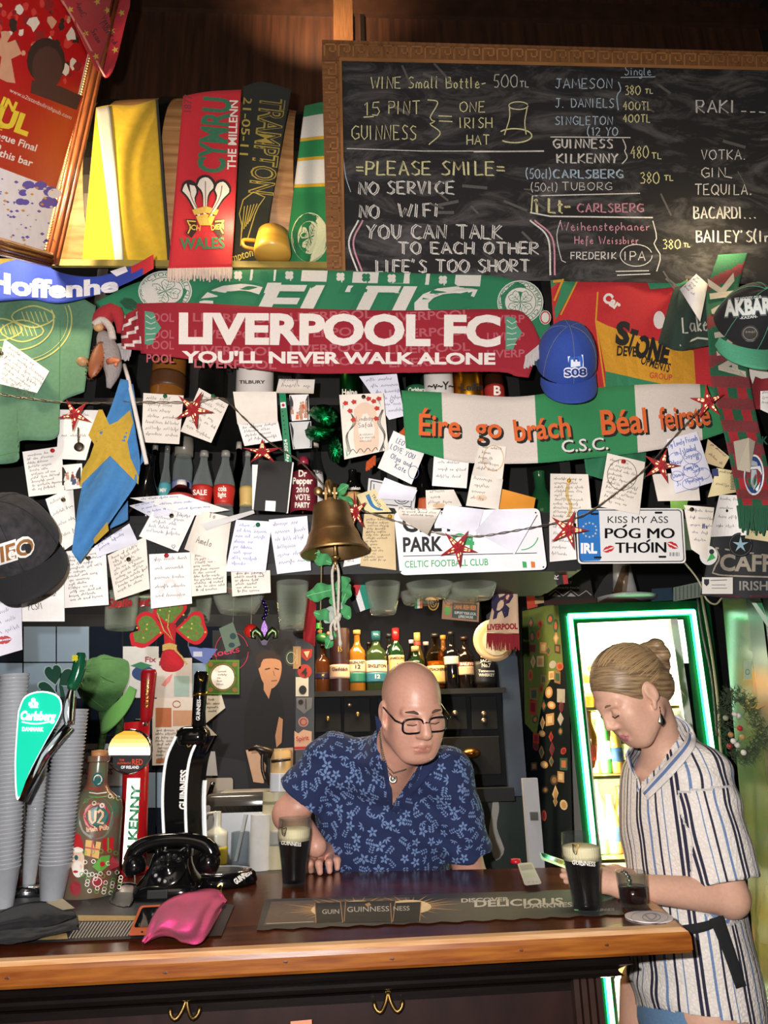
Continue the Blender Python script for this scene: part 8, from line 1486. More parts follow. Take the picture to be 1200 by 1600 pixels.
light('fridge_light_low', 'AREA', (A_ + .06, 2.99, .95), 60, (1, .90, .70), .06, ((A_ + B_) / 2, 3.3, .9), sy=1.8)
FGp = 'bottles inside the fridge'; k = 0
for sy, name in ((1104, 'top'), (1206, 'second'), (1330, 'third'), (1480, 'bottom')):
 z0 = P(990, sy, 3.1).z
 for i in range(7):
  x = lerp(A_ + .07, B_ - .07, i / 6); hh = .22 + .03 * ((i * 7 + k) % 3); col = ('#a8641c', '#8a4a14', '#2c6a2a', '#c99a4a', '#6a3a12')[(i + k) % 5]; t = thing('fridge_bottle', '%s bottle, %s from the left on the %s fridge shelf' % (('amber', 'brown', 'green', 'golden', 'dark brown')[(i + k) % 5], ('first', 'second', 'third', 'fourth', 'fifth', 'sixth', 'seventh')[i], name), 'bottle', (x, 3.08, z0), FGp)
  Mb().lathe([(0, 0)] + [(a * .033, b * hh) for a, b in SHAPE['beer']] + [(0, hh)], (0, 0, 0), 18).done('body', M(col, 'glass', .05) if False else M(col, 'gloss', .1), t, True, local=True); Mb().lathe([(.0336, hh * .2), (.0336, hh * .45)], (0, 0, 0), 18).done('label', M(('#e3d3a8', '#b8402a', '#e8e2d0', '#2c4a7a')[(i + k) % 4], 'paper'), t, True, local=True)
 k += 1
# on top of the fridge
def boxthing(name, label, q4, Y, th, col, cat_, marks=(), mats=(), kind='paper'): return flat(name, label, q4, Y, col, cat_, marks, mats, None, th, kind)
boxthing('box', 'dark brown gift box with white mountain print on top of the magnet panel', [(850, 895), (920, 892), (928, 936), (850, 938)], 2.9, .12, '#2a2422', 'box', [('T', 'YOUNG', 872, 902, 5, 22, 0, 1), ('T', 'FAMILY', 872, 912, 4, 22, 0, 1), ('T', 'PRIVATE PACK', 866, 920, 3, 40, 0, 1), ('L', [(858, 930), (868, 922), (880, 931), (892, 922), (904, 931), (916, 923), (924, 930)], 1.4, 1), ('P', [(862, 932), (868, 926), (876, 932)], 1), ('P', [(886, 932), (892, 926), (900, 932)], 1)], ['#b9b2a6'])
boxthing('book', 'thin dark slab under the brown gift box', [(850, 938), (932, 934), (932, 942), (850, 946)], 2.89, .14, '#3a1c16', 'book')
boxthing('bottle_box', 'narrow red carton left of the brown gift box', [(820, 905), (838, 900), (840, 948), (824, 952)], 2.93, .08, '#b8402c', 'box'); boxthing('bottle_box', 'narrow cream carton with dark print between red carton and gift box', [(832, 901), (848, 897), (850, 942), (836, 944)], 2.88, .06, '#c9a878', 'box', [('P', [(835, 926), (849, 924), (850, 932), (836, 934)], 1), ('T', 'SCILLY', 833, 914, 5, 14)], ['#3a4a2c'])
ccone = thing('wrapped_cone', 'white plastic-wrapped cone-shaped packet lying on top of the fridge', 'packet', P(965, 940, 3.0)); a_ = P(978, 938, 3.0); Mb().lathe([(.02, .18), (.035, .17), (.055, .0), (.05, 0)], a_, 24).lathe([(0, -.004), (.12, 0), (.13, .012), (.05, .03)], a_, 24).done('cone', M('#b9b6b0', 'plastic', .25), ccone, True)
Mb().poly([(932, 942), (956, 930), (972, 884), (984, 884), (978, 930), (1005, 940)], 2.93, 0, .03).done('film', M('#d8ccc0', 'thin', .1), ccone); Mb().poly(cat([(926, 934), (945, 902), (965, 888), (980, 890), (960, 920), (950, 938)], 20), 3.05, 0, .06).done('grey_cloth', M('#3a3836', 'cloth'), label='dark grey cloth bundle behind the wrapped cone', cat_='cloth')
boxthing('box', 'small blue-grey box on the fridge right of the wrapped cone', [(1018, 920), (1050, 918), (1052, 938), (1018, 940)], 3.0, .1, '#2c4456', 'box'); boxthing('egg_tray', 'stack of pale ribbed cartons at the right end of the fridge top', [(1052, 918), (1098, 908), (1100, 932), (1052, 940)], 2.96, .14, '#8f9a8c', 'carton', [('L', [(1056 + i * 6, 918 - i), (1056 + i * 6, 938 - i)], 1.4, 1) for i in range(7)], ['#5a625a'])
# right: bar towel, mirror trim, wires, wreath
yq2 = wavy(1.80, .008, 60, .2, 6); bt = thing('bar_towel', 'dark grey bar towel with cream raised lettering at the right edge', 'bar towel', P(1150, 935, 1.8)); Mb().sheet([(1116, 826), (1170, 838), (1230, 842)], [(1094, 930), (1150, 935), (1230, 934)], yq2, 20, 14, .006).done('towel', M('#2a2a2c', 'cloth', scale=200), bt, True); mb = Mb(); mb.text('CAFFREYS', 1124, 891, yq2, h=25, w=160, ang=.02, mat=0, off=.003, bold=.03); mb.text('IRISH ALE', 1154, 922, yq2, h=14, w=86, mat=1, off=.003, bold=.02); mb.line(cat([(1118, 856), (1124, 872), (1116, 888), (1122, 898), (1210, 902)], 20), yq2, 2.5, .003, 0); mb.line([(1118, 856), (1200, 868)], yq2, 2.5, .003, 0); mb.line([(1096, 928), (1150, 932), (1200, 931)], yq2, 3, .003, 2); mb.done('lettering', [M('#9a9080', 'cloth'), M('#8a8880', 'cloth'), M('#4a2028', 'cloth')], bt)
flat('round_sticker', 'round black sticker with a pale blue compass star on the bar towel', circ(1157, 851, 19, 19, 24), 1.775, '#121114', 'sticker', [('P', [(1157 + (13 if i % 2 == 0 else 4) * cos(i * pi / 5 - .3), 851 + (13 if i % 2 == 0 else 4) * sin(i * pi / 5 - .3)) for i in range(10)], 1), ('L', circ(1157, 851, 17, 17), .7, 2)], ['#8fb0bc', '#5a5a60']); flat('round_sticker', 'round white button badge with a green and black drawing on the bar towel', circ(1107, 868, 14, 15, 24), 1.775, '#d6d3d0', 'badge', [('P', [(1104, 878), (1112, 862), (1118, 872)], 2), ('P', circ(1112, 862, 4, 4), 1)], ['#2a2a2c', '#3a9a4a'])
flat('business_card', 'cream business card with a black shield on the bar towel', R4(1097, 902, 1145, 928), 1.772, '#d3cdc4', 'card', [('P', [(1100, 905), (1108, 905), (1108, 912), (1104, 916), (1100, 912)], 1), ('L', [(1110, 907), (1136, 906)], 1, 1), ('L', [(1112, 914), (1134, 914)], .8, 1), ('L', [(1112, 919), (1136, 919)], .8, 1)], ['#2a2a30'])
mr = thing('framed_mirror', 'tall dark framed panel at the right edge reflecting the green light', 'mirror', P(1180, 1400, 2.6)); my = planeY(P(1130, 940, 2.75), P(1210, 940, 2.3), P(1250, 1400, 2.3)); Mb().poly([(1128, 930), (1166, 925), (1250, 1640), (1192, 1640)], my, 0, .03).done('mirror_pane', M('#2c4a34', 'gloss', .2, alt='#55552c', scale=2), mr); Mb().poly([(1164, 922), (1186, 918), (1275, 1640), (1248, 1640)], my, .01, .04).done('frame_trim', M('#2a1a12', 'wood', .3), mr); Mb().poly([(1184, 930), (1240, 925), (1275, 1640), (1262, 1640)], my, 0, .03).done('dark_pane', M('#0c0706', 'gloss', .2), mr)  # green and olive reflection is put into the mirror pane's colour
flat('hanging_ribbon', 'white and green pointed ribbon at the upper right of the fridge', [(1168, 932), (1188, 934), (1204, 985), (1196, 975)], 2.2, '#c9e0c8', 'ribbon', [('P', [(1180, 940), (1190, 940), (1196, 962)], 1)], ['#3a8a5a']); flat('paper_tag', 'white paper tag with green print on the mirror at the right', R4(1162, 1032, 1174, 1062), 2.4, '#b5c9a8', 'tag', [('L', circ(1168, 1050, 3, 4), 1, 1)], ['#4a6a48'])
wrh = thing('pine_wreath', 'small artificial pine wreath with red and white balls at the right edge', 'wreath', P(1156, 1190, 2.2)); wc_ = P(1156, 1134, 2.25); mb = Mb(); rr = random.Random(5)
for i in range(900):
 a = rr.uniform(0, 2 * pi); q_ = wc_ + Vector((.052 * cos(a) + rr.uniform(-.018, .018), rr.uniform(-.03, .02), .095 * sin(a) + rr.uniform(-.02, .02))); d = Vector((rr.uniform(-1, 1), rr.uniform(-1, .4), rr.uniform(-1, 1))).normalized() * rr.uniform(.012, .028); n_ = d.cross(Vector((.3, .8, .5))).normalized() * .0016; mb.add([q_ - n_, q_ + n_, q_ + d], [(0, 1, 2)])
mb.done('needles', M('#33402a', 'cloth'), wrh, kind='stuff')
for x, y, c_ in ((1148, 1116, '#c9c4bc'), (1154, 1118, '#c9c4bc'), (1156, 1138, '#a8242c'), (1142, 1148, '#a07a4a'), (1160, 1152, '#a8845a'), (1146, 1158, '#d3cfc8'), (1152, 1164, '#c9c4bc'), (1162, 1176, '#d6d2ca'), (1140, 1166, '#8a2028'), (1134, 1122, '#8a8a78')): Mb().ball(P(x, y, 2.19), .0085, 10).done('ball', M(c_, 'gloss', .25), wrh, True)
for lb, pts, Y, r_ in (('pale cable running down the right side of the fridge', [(1096, 930), (1112, 1020), (1122, 1100), (1126, 1170), (1140, 1250), (1148, 1330), (1160, 1430), (1180, 1600)], 2.7, .005), ('thin dark cable beside the pale one', [(1090, 935), (1098, 990), (1112, 1060), (1120, 1150)], 2.72, .004), ('loose greenish cable tangle over the fridge corner', [(1062, 870), (1090, 905), (1104, 936), (1118, 944), (1128, 934)], 1.83, .0025)): Mb().tube([P(a, b, Y) for a, b in cat(pts, 30)], r_, 8).done('cable', M('#8a8468' if 'dark' not in lb else '#3a3a34', 'plastic'), None, True, label=lb, cat_='cable', group='')
flat('paper_slip', 'orange paper slip stuck low on the bar front', [(454, 1596), (487, 1593), (489, 1640), (456, 1642)], 1.62, '#d68a6a', 'paper'); Mb().poly([(843, 897), (855, 888), (870, 880), (880, 872), (885, 900), (860, 905), (846, 930), (840, 918)], 2.3, 0, .02).done('leather_cap_peak', M('#3a241a', 'cloth'), label='brown leather peak poking out beside the street sign', cat_='cap'); flat('chocolate_bar', 'dark red and black wrapped bar hanging under the street sign corner', [(864, 880), (884, 876), (888, 912), (870, 914)], 1.9, '#1c1416', 'bar', [('P', [(876, 878), (884, 876), (888, 912), (881, 913)], 1), ('T', 'FOOD', 872, 906, 6, 24, -1.5, 2)], ['#9a2420', '#cfc8c0'])
for nm in ('hanging_card', 'hanging_card.001', 'pub_sign', 'round_badge', 'ireland_flag', 'scarf_pennant', 'palestine_flag', 'fleur_de_lis', 'red_bauble'):
 o = COL.objects[nm]; bb_ = [v for c in ([o] if o.type == 'MESH' else o.children) for v in (((o.location if c is o else Vector()) + v.co) for v in c.data.vertices)]; t_ = max(bb_, key=lambda v: v.z)
 if t_.z < 1.885: s_ = Mb().tube([t_, Vector((t_.x, min(t_.y, 2.18), 1.89))], .0012, 5).done('string', M('#8a8070', 'cloth'), o)
# ================================================================== PEOPLE (each body one continuous surface)
V3 = lambda p: np.array(tuple(p), dtype=np.float32)
class Sdf:
 def __init__(s, lo, hi, h):
  s.lo, s.h = V3(lo), h; s.n = np.ceil((V3(hi) - s.lo) / h).astype(int) + 1; s.F = np.full(tuple(s.n), 9., np.float32)
 def win(s, a, b, m):
  i0 = np.clip(np.floor((a - m - s.lo) / s.h).astype(int), 0, s.n - 1); i1 = np.clip(np.ceil((b + m - s.lo) / s.h).astype(int) + 1, 1, s.n)
  sl = tuple(slice(i, j) for i, j in zip(i0, i1)); g = [s.lo[k] + s.h * np.arange(i0[k], i1[k], dtype=np.float32) for k in range(3)]
  return sl, g[0][:, None, None], g[1][None, :, None], g[2][None, None, :]
 def mix(s, sl, d, k, sub):
  A = s.F[sl]
  if A.size == 0: return
  if sub: h = np.clip(.5 - .5 * (A + d) / k, 0, 1); s.F[sl] = A * (1 - h) - d * h + k * h * (1 - h)
  else: h = np.clip(.5 + .5 * (A - d) / k, 0, 1); s.F[sl] = np.where(h > 0, A * (1 - h) + d * h - k * h * (1 - h), A)
 def cap(s, a, b, ra, rb, k=.02, sub=0, cut=None):
  a, b = V3(a), V3(b); m = max(ra, rb); sl, X, Y, Z = s.win(np.minimum(a, b) - m, np.maximum(a, b) + m, k + 2.5 * s.h); d = b - a; L = max(1e-9, float(d @ d)); x, y, z = X - a[0], Y - a[1], Z - a[2]; t = np.clip((x * d[0] + y * d[1] + z * d[2]) / L, 0, 1)
  D = np.sqrt((x - t * d[0]) ** 2 + (y - t * d[1]) ** 2 + (z - t * d[2]) ** 2) - (ra + (rb - ra) * t)
  if cut: D = np.maximum(D, ((x - d[0]) * d[0] + (y - d[1]) * d[1] + (z - d[2]) * d[2]) / sqrt(L))
  s.mix(sl, D, k, sub); return s
 def ell(s, c, r, R=None, k=.02, sub=0):
  c = V3(c); m = max(r); sl, X, Y, Z = s.win(c - m, c + m, k + 2.5 * s.h); x, y, z = X - c[0], Y - c[1], Z - c[2]
  if R is not None: x, y, z = [R[0][i] * x + R[1][i] * y + R[2][i] * z for i in range(3)]
  k0 = np.sqrt((x / r[0]) ** 2 + (y / r[1]) ** 2 + (z / r[2]) ** 2); k1 = np.sqrt((x / r[0] ** 2) ** 2 + (y / r[1] ** 2) ** 2 + (z / r[2] ** 2) ** 2); s.mix(sl, k0 * (k0 - 1) / np.maximum(k1, 1e-6), k, sub); return s
 def mesh(s):
  F = s.F; S = F < 0; n = s.n; cnt = np.zeros(tuple(n - 1), np.int8); off = [(i, j, k) for i in (0, 1) for j in (0, 1) for k in (0, 1)]
  sh = lambda A, o: A[o[0]:n[0] - 1 + o[0], o[1]:n[1] - 1 + o[1], o[2]:n[2] - 1 + o[2]]
  for o in off: cnt += sh(S, o)
  I = np.argwhere((cnt > 0) & (cnt < 8)); acc = np.zeros((len(I), 3)); num = np.zeros(len(I))
  for o in off:
   for ax in range(3):
    if o[ax]: continue
    p = I + o; q = p.copy(); q[:, ax] += 1; a, b = F[tuple(p.T)], F[tuple(q.T)]; m = (a < 0) != (b < 0); t = np.where(m, a / np.where(m, a - b, 1), 0); w_ = p.astype(float); w_[:, ax] += t; acc[m] += w_[m]; num[m] += 1
  Vt = s.lo + s.h * (acc / num[:, None]); idx = np.full(tuple(n - 1), -1, np.int32); idx[tuple(I.T)] = np.arange(len(I)); Q = []
  for ax in range(3):
   u, v = (ax + 1) % 3, (ax + 2) % 3; a = np.moveaxis(S, ax, 0); m = a[:-1] != a[1:]; E = np.argwhere(np.moveaxis(m, 0, ax)); E = E[(E[:, u] > 0) & (E[:, v] > 0) & (E[:, u] < n[u] - 1) & (E[:, v] < n[v] - 1)]
   c = []
   for du, dv in ((0, 0), (-1, 0), (-1, -1), (0, -1)): e = E.copy(); e[:, u] += du; e[:, v] += dv; c.append(idx[tuple(e.T)])
   q = np.stack(c, 1); f = S[tuple(E.T)]; q[~f] = q[~f][:, ::-1]; Q.append(q)
  return Vt, np.concatenate(Q)
def sdf_obj(name, S, mats, parent, pick=None, drop=None, **k):
 Vt, Q = S.mesh(); C = Vt[Q].mean(1)
 if drop is not None: keep = ~drop(C); Q = Q[keep]; C = C[keep]
 mb = Mb(); mb.v = [tuple(v) for v in Vt.tolist()]; mb.f = [tuple(q) for q in Q.tolist()]; mb.m = pick(C).astype(int).tolist() if pick is not None else [0] * len(Q)
 o = mb.done(name, mats, parent, True, **k); return o, mb, Vt, Q
def pxy(C):
 R_ = np.array([tuple(_R), tuple(_U), tuple(_F)]); q = (C - np.array(tuple(CAMP))) @ R_.T; return 600 + FPX * q[:, 0] / q[:, 2], 800 - FPX * q[:, 1] / q[:, 2]
def inside(C, poly):
 x, y = pxy(C); r = np.zeros(len(C), bool); n = len(poly)
 for i in range(n): (x0, y0), (x1, y1) = poly[i], poly[i - 1]; r ^= ((y0 > y) != (y1 > y)) & (x < (x1 - x0) * (y - y0) / (y1 - y0 + 1e-9) + x0)
 return r
def frame(f, tilt=0):
 f = Vector(f).normalized(); u = Vector((tilt, 0, 1)); u = (u - f * u.dot(f)).normalized(); return Matrix((f.cross(u), f, u)).transposed()
def head(S, c, R, k, fem):
 T = lambda *p: c + R @ (Vector(p) * k); E = lambda p, r, kk=.02, sub=0: S.ell(T(*p), tuple(x * k for x in r), R, kk, sub); C_ = lambda a, b, ra, rb, kk=.012, sub=0: S.cap(T(*a), T(*b), ra * k, rb * k, kk, sub); j = .92 if fem else 1
 E((0, -.008, .035), (.076, .098, .088)); E((0, .035, -.035), (.058 * j, .062, .078), .04); E((0, .062, -.098 if not fem else -.092), (.026 * j, .024, .022), .03)
 for s in (-1, 1):
  C_((s * .052 * j, .0, -.06), (s * .03, .058, -.092), .022, .02, .03); E((s * .042, .062, -.016), (.024, .022, .02), .025); C_((s * .012, .092, .022), (s * .046, .078, .022), .009, .008, .016)
  E((s * .031, .098, .002), (.017, .012, .011), .012, 1); E((s * .031, .079, .003), (.0145, .0145, .0135), .004); C_((s * .019, .0915, -.003), (s * .043, .087, -.003), .0028, .0024, .004)
  E((s * .012, .1, -.032), (.0095, .010, .008), .008); E((s * .006, .107, -.038), (.0035, .004, .003), .002, 1)
  E((s * .078, -.008, -.004), (.010, .018, .028), .008); E((s * .088, -.002, -.002), (.006, .010, .018), .006, 1); C_((s * .078, .004, -.03), (s * .076, .008, -.04), .006, .005, .006)
 [E((s * .040, .048, -.048), (.026 * j, .034, .036), .03) for s in (-1, 1)]; C_((0, .092, .02), (0, .114 if not fem else .112, -.024), .009 if not fem else .0075, .0145 if not fem else .0095, .014); C_((-.018, .089, -.062), (.018, .089, -.062), .006, .006, .01); C_((0, .094, -.061), (0, .094, -.061), .006, .006, .01); C_((-.014, .0885, -.0735), (.014, .0885, -.0735), .0068, .0068, .01); C_((-.025, .0935, -.0675), (.025, .0935, -.0675), .0016, .0016, .003, 1)
 return T
def hand_(S, w_, kn, mid, tip, r=.0088):
 for a, b, c in zip(kn, mid, tip): S.cap(w_, a, .018, r * 1.15, .012); S.cap(a, b, r * 1.15, r, .004); S.cap(b, c, r, r * .8, .004)
# ---- bartender
skinM = M('#cd9884', 'skin', .42); lipM = M('#bf8272', 'skin', .4); skinW = M('#cfa18a', 'skin', .5)
mc_ = P(643, 1108, 2.06); Rm_ = frame((.24, -.88, -.36), -.05); man = thing('person', 'bald man in black glasses and a blue leaf-print shirt leaning over the bar', 'person', (.12, 2.5, 0))
S = Sdf((-.36, 1.86, 1.02), (.62, 2.68, 1.72), .0034); T = head(S, mc_, Rm_, 1.06, False)
NB, SL, SR = P(604, 1205, 2.25), P(520, 1190, 2.31), P(698, 1210, 2.27); S.cap(T(0, -.03, -.045), NB, .060, .07, .04); S.cap(SL, SR, .06, .06, .05)
TOR = [(P(604, 1270, 2.37), (.205, .125, .20)), (P(598, 1350, 2.46), (.195, .15, .2))]
for c, r in TOR: S.ell(c, r, None, .05)
EL, WR = P(452, 1272, 2.33), P(494, 1322, 2.22); S.cap(SL, EL, .058, .048, .03).cap(EL, WR, .047, .03, .02); ER = P(736, 1372, 2.36); WR2 = P(690, 1420, 2.34); S.cap(SR, ER, .058, .048, .03).cap(ER, WR2, .045, .03, .02)
PT = lambda x, y, z: PZ(x, y, z); S.ell(PZ(507, 1333, 1.137), (.034, .034, .017), None, .015)
hand_(S, WR, [PT(*q) for q in ((491, 1338, 1.136), (505, 1332, 1.142), (517, 1330, 1.142), (528, 1331, 1.138))], [PT(*q) for q in ((484, 1350, 1.128), (498, 1350, 1.13), (514, 1348, 1.13), (527, 1345, 1.126))], [PT(*q) for q in ((486, 1360, 1.109), (500, 1363, 1.109), (515, 1361, 1.109), (527, 1356, 1.109))], .0108)
S.cap(WR, PT(524, 1335, 1.125), .018, .012, .015).cap(PT(524, 1335, 1.125), PT(543, 1341, 1.118), .0115, .009, .006)
hand_(S, WR2, [WR2 + Vector((-.03 - .004 * i, -.02 + .018 * i, -.055)) for i in range(4)], [WR2 + Vector((-.04, -.02 + .018 * i, -.08)) for i in range(4)], [WR2 + Vector((-.045, -.02 + .018 * i, -.1)) for i in range(4)]); S.cap(WR2, WR2 + Vector((.0, -.05, -.05)), .018, .009, .012)
def lips(c, R, k):
 Ri = np.array(R.transposed()); c = np.array(tuple(c))
 def f(C): q = (C - c) @ Ri.T / k; return (np.abs(q[:, 0]) < .024) & (q[:, 1] > .085) & (q[:, 2] < -.0585) & (q[:, 2] > -.0815) & ((np.abs(q[:, 0]) / .025) ** 2 + ((q[:, 2] + .069) / .0115) ** 2 < 1)
 return f
_, bod, _, _ = sdf_obj('body', S, [skinM, lipM], man, lips(mc_, Rm_, 1.06))
shirtM = M('#1a2750', 'cloth', scale=300); prM = M('#6f87b3', 'cloth', scale=300)
H = Sdf((-.36, 1.95, 1.0), (.62, 2.72, 1.66), .0042); H.cap(SL, SR, .078, .078, .05)
for c, r in TOR: H.ell(c, tuple(x + .016 for x in r), None, .05)
H.cap(NB + Vector((0, .02, .0)), NB + (Vector(T(0, -.05, -.07)) - NB) * .45, .1, .078, .04)
H.cap(SL, SL + (EL - SL) * .70, .078, .088, .03, cut=1).cap(SR, SR + (ER - SR) * .74, .076, .084, .03, cut=1)
def folds(H, amp, f, c):
 gx, gy, gz = np.meshgrid(*[H.lo[k] + H.h * np.arange(H.n[k], dtype=np.float32) for k in range(3)], indexing='ij', sparse=True); r_ = (gx - c.x) * .8; H.F += amp * (np.sin(f * (gz + .35 * np.abs(r_)) + 5 * np.sin(7 * gx + 9 * gz)) + .6 * np.sin(f * .6 * (gz * .5 - gx) + 4 * np.sin(11 * gz + gy * 6)))
folds(H, .0035, 42, NB)
vneck = [(586, 1120), (602, 1126), (640, 1176), (664, 1180), (648, 1206), (609, 1264), (603, 1232), (594, 1180)]
hz = PZ(600, 1357, 1.1).z; so, sm_, Vs, Qs = sdf_obj('shirt', H, [shirtM, prM], man, None, lambda C: (inside(C, vneck) & (C[:, 1] < 2.33)))
from mathutils.bvhtree import BVHTree
bt_ = BVHTree.FromPolygons([Vector(v) for v in sm_.v], sm_.f); pm2 = Mb(); seen = {}; rr = random.Random(2); Fc = Vs[Qs].mean(1)
for i in rr.sample(range(len(Qs)), len(Qs)):
 c = Fc[i]; key = tuple((c / .024).astype(int))
 if any((c - s_).dot(c - s_) < .0255 ** 2 for dx in (-1, 0, 1) for dy in (-1, 0, 1) for dz in (-1, 0, 1) for s_ in seen.get((key[0] + dx, key[1] + dy, key[2] + dz), ())): continue
 seen.setdefault(key, []).append(c); p, n, _, _ = bt_.find_nearest(Vector(c)); u = n.orthogonal().normalized(); v = n.cross(u); a0 = rr.uniform(0, 6.3); kind = rr.randrange(3); L = rr.uniform(.0125, .018)
 for l in range((5, 4, 7)[kind]):
  a = a0 + (l * 2 * pi / 5 if kind == 0 else (l - 1.5) * .75 if kind == 1 else (l % 2 * 2 - 1) * .9); o_ = 0 if kind < 2 else (l // 2 - 1) * .007; wd = (.42, .24, .3)[kind]; pts = []
  for s_, t in ((.12, 0), (.4, 1), (.75, .8), (1, 0), (.75, -.8), (.4, -1)):
   x, y = L * (.75 if kind == 2 else 1) * s_, L * wd * t * .55; q = p + u * (x * cos(a) - y * sin(a) + o_ * cos(a0)) + v * (x * sin(a) + y * cos(a) + o_ * sin(a0)); h_ = bt_.find_nearest(q); pts.append(h_[0] + h_[1] * .0012)
  pm2.add(pts, [tuple(range(6))])
pm2.done('leaf_print', prM, so)
ys = hitY(sm_, 2.2); mb = Mb(); mb.sheet([(586, 1118), (592, 1172), (602, 1226), (609, 1266)], [(600, 1126), (606, 1176), (611, 1218), (613, 1262)], lambda a, b: ys(a - 10, b) - .006, 14, 3, .004).sheet([(640, 1174), (666, 1180), (654, 1206), (611, 1268)], [(652, 1166), (686, 1182), (668, 1214), (620, 1272)], lambda a, b: ys(a + 14, b) - .006, 14, 3, .004); mb.done('collar', shirtM, so, True)
mb = Mb(); ax_ = P(597, 1400, 2.52)
for s in (-1, 1): mb.tube([ax_ + Vector((s * .06, .02, -.02)), ax_ + Vector((s * .1, .05, -.4)), Vector((ax_.x + s * .11, 2.6, .08))], [.13, .09, .065], 16)
mb.done('trousers', M('#1c1d24', 'cloth'), man, True); Mb().rbox((ax_.x - .11, 2.55, .045), (.1, .28, .09), .04).rbox((ax_.x + .11, 2.55, .045), (.1, .28, .09), .04).done('shoes', M('#141212', 'plastic'), man, True)
gm = Mb(); lens_ = Mb(); k = 1.06; hT = lambda *p: mc_ + Rm_ @ (Vector(p) * k)
for s in (-1, 1):
 ring = [hT(s * .0335 + .0265 * sg(cos(t)) if False else s * .0335 + .0265 * abs(cos(t)) ** .6 * (1 if cos(t) > 0 else -1), .108 - .0008 * abs(s * .0335 + .0265 * cos(t)) / .01, -.004 + .0185 * abs(sin(t)) ** .6 * (1 if sin(t) > 0 else -1)) for t in [2 * pi * i / 32 for i in range(32)]]; gm.tube(ring, .0026, 8, closed=True); lens_.add(ring, [tuple(range(32))])
 gm.tube([hT(s * .060, .104, .004), hT(s * .074, .085, .006), hT(s * .080, .0, .012), hT(s * .080, -.022, -.006)], .0026, 8)
gm.tube([hT(-.008, .1085, .002), hT(0, .111, .005), hT(.008, .1085, .002)], .0026, 8); go = gm.done('spectacles', M('#0c0b0c', 'plastic', .25), man, True); lens_.done('lens', M('#fbfbfb', 'thin', .02), go)
mb = Mb()
for s in (-1, 1): mb.tube([hT(s * .014, .098, .0225), hT(s * .03, .097, .029), hT(s * .048, .084, .025)], [.003, .0042, .002], 8)
mb.done('eyebrows', M('#5a4238', 'felt'), man, True); mb = Mb()
for s in (-1, 1): mb.tube([hT(s * .0185, .0935, -.0052), hT(s * .031, .0955, -.0066), hT(s * .0435, .0895, -.0052)], .0013, 6)
mb.done('eyelashes', M('#2c1c18', 'felt'), man); yb_ = hitY(bod, 2.2); ch_ = Mb(); silver = M('#b9b5aa', 'metal', .25)
for path in ([(594, 1138), (597, 1168), (604, 1194), (613, 1206)], [(634, 1202), (628, 1204), (621, 1206), (615, 1208)], [(593, 1146), (597, 1180), (606, 1204), (612, 1212)]):
 q = cat(path, 24); [ch_.ball(Lf(a, b, yb_, .003), .0026, 6) for a, b in q]
no = ch_.done('necklace', silver, man); Mb().lathe([(.006, -.0015), (.0115, -.0015), (.0125, 0), (.0115, .0015), (.006, .0015), (.006, -.0015)], Lf(614, 1217, yb_, .005), 20, Matrix.Rotation(pi / 2, 3, 'X')).ball(Lf(614, 1217, yb_, .005), (.006, .002, .006), 8).done('pendant', silver, no, True)
# ---- woman
wc0 = P(986, 1084, 1.88); Rw = frame((-.80, -.16, -.56), 0); wom = thing('person', 'young woman with a blonde bun and striped knit shirt looking down at a phone', 'person', (.95, 1.98, 0))
S = Sdf((.34, 1.62, .62), (1.22, 2.36, 1.72), .0034); T = head(S, wc0, Rw, .98, True); NB = P(1046, 1190, 1.96); S.cap(T(0, -.035, -.04), NB, .047, .052, .03)
S1, S2 = P(1092, 1215, 1.86), P(1030, 1225, 2.12); S.cap(S1, S2, .05, .05, .04); TW = [(P(1056, 1285, 1.99), (.112, .165, .20)), (P(1072, 1400, 1.99), (.10, .145, .2)), (P(1084, 1530, 1.99), (.13, .165, .19))]
for c, r in TW: S.ell(c, r, None, .06)
E1, W1 = P(1140, 1402, 1.83), P(968, 1384, 1.80); S.cap(S1, E1, .047, .042, .03).cap(E1, W1, .042, .026, .02); E2, W2 = P(1046, 1400, 2.1), P(962, 1368, 1.93); S.cap(S2, E2, .046, .04, .03).cap(E2, W2, .038, .025, .02)
S.ell(P(932, 1376, 1.80), (.042, .02, .026), None, .015); hand_(S, W1, [P(*q) for q in ((916, 1362, 1.79), (914, 1370, 1.785), (916, 1378, 1.785), (920, 1385, 1.79))], [P(*q) for q in ((897, 1361, 1.785), (895, 1369, 1.78), (897, 1377, 1.78), (903, 1384, 1.785))], [P(*q) for q in ((880, 1360, 1.81), (878, 1368, 1.80), (884, 1377, 1.80), (893, 1384, 1.80))], .0078)
S.cap(W1, P(930, 1356, 1.82), .02, .011, .012).cap(P(930, 1356, 1.82), P(900, 1346, 1.835), .010, .0075, .005); hand_(S, W2, [P(930, 1362 + 6 * i, 1.87) for i in range(4)], [P(912, 1360 + 7 * i, 1.86) for i in range(4)], [P(898, 1358 + 7 * i, 1.85) for i in range(4)], .0075); S.cap(W2, P(925, 1352, 1.88), .016, .009, .01)
hip = P(1084, 1570, 1.99)
for c, dx in ((hip + Vector((0, -.085, 0)), -.02), (hip + Vector((-.06, .085, 0)), -.07)): S.cap(c, c + Vector((dx, 0, -.30)), .088, .066, .03)
_, bod, _, _ = sdf_obj('body', S, [skinW, M('#b9747a', 'skin', .4)], wom, lips(wc0, Rw, .98))
mb = Mb()
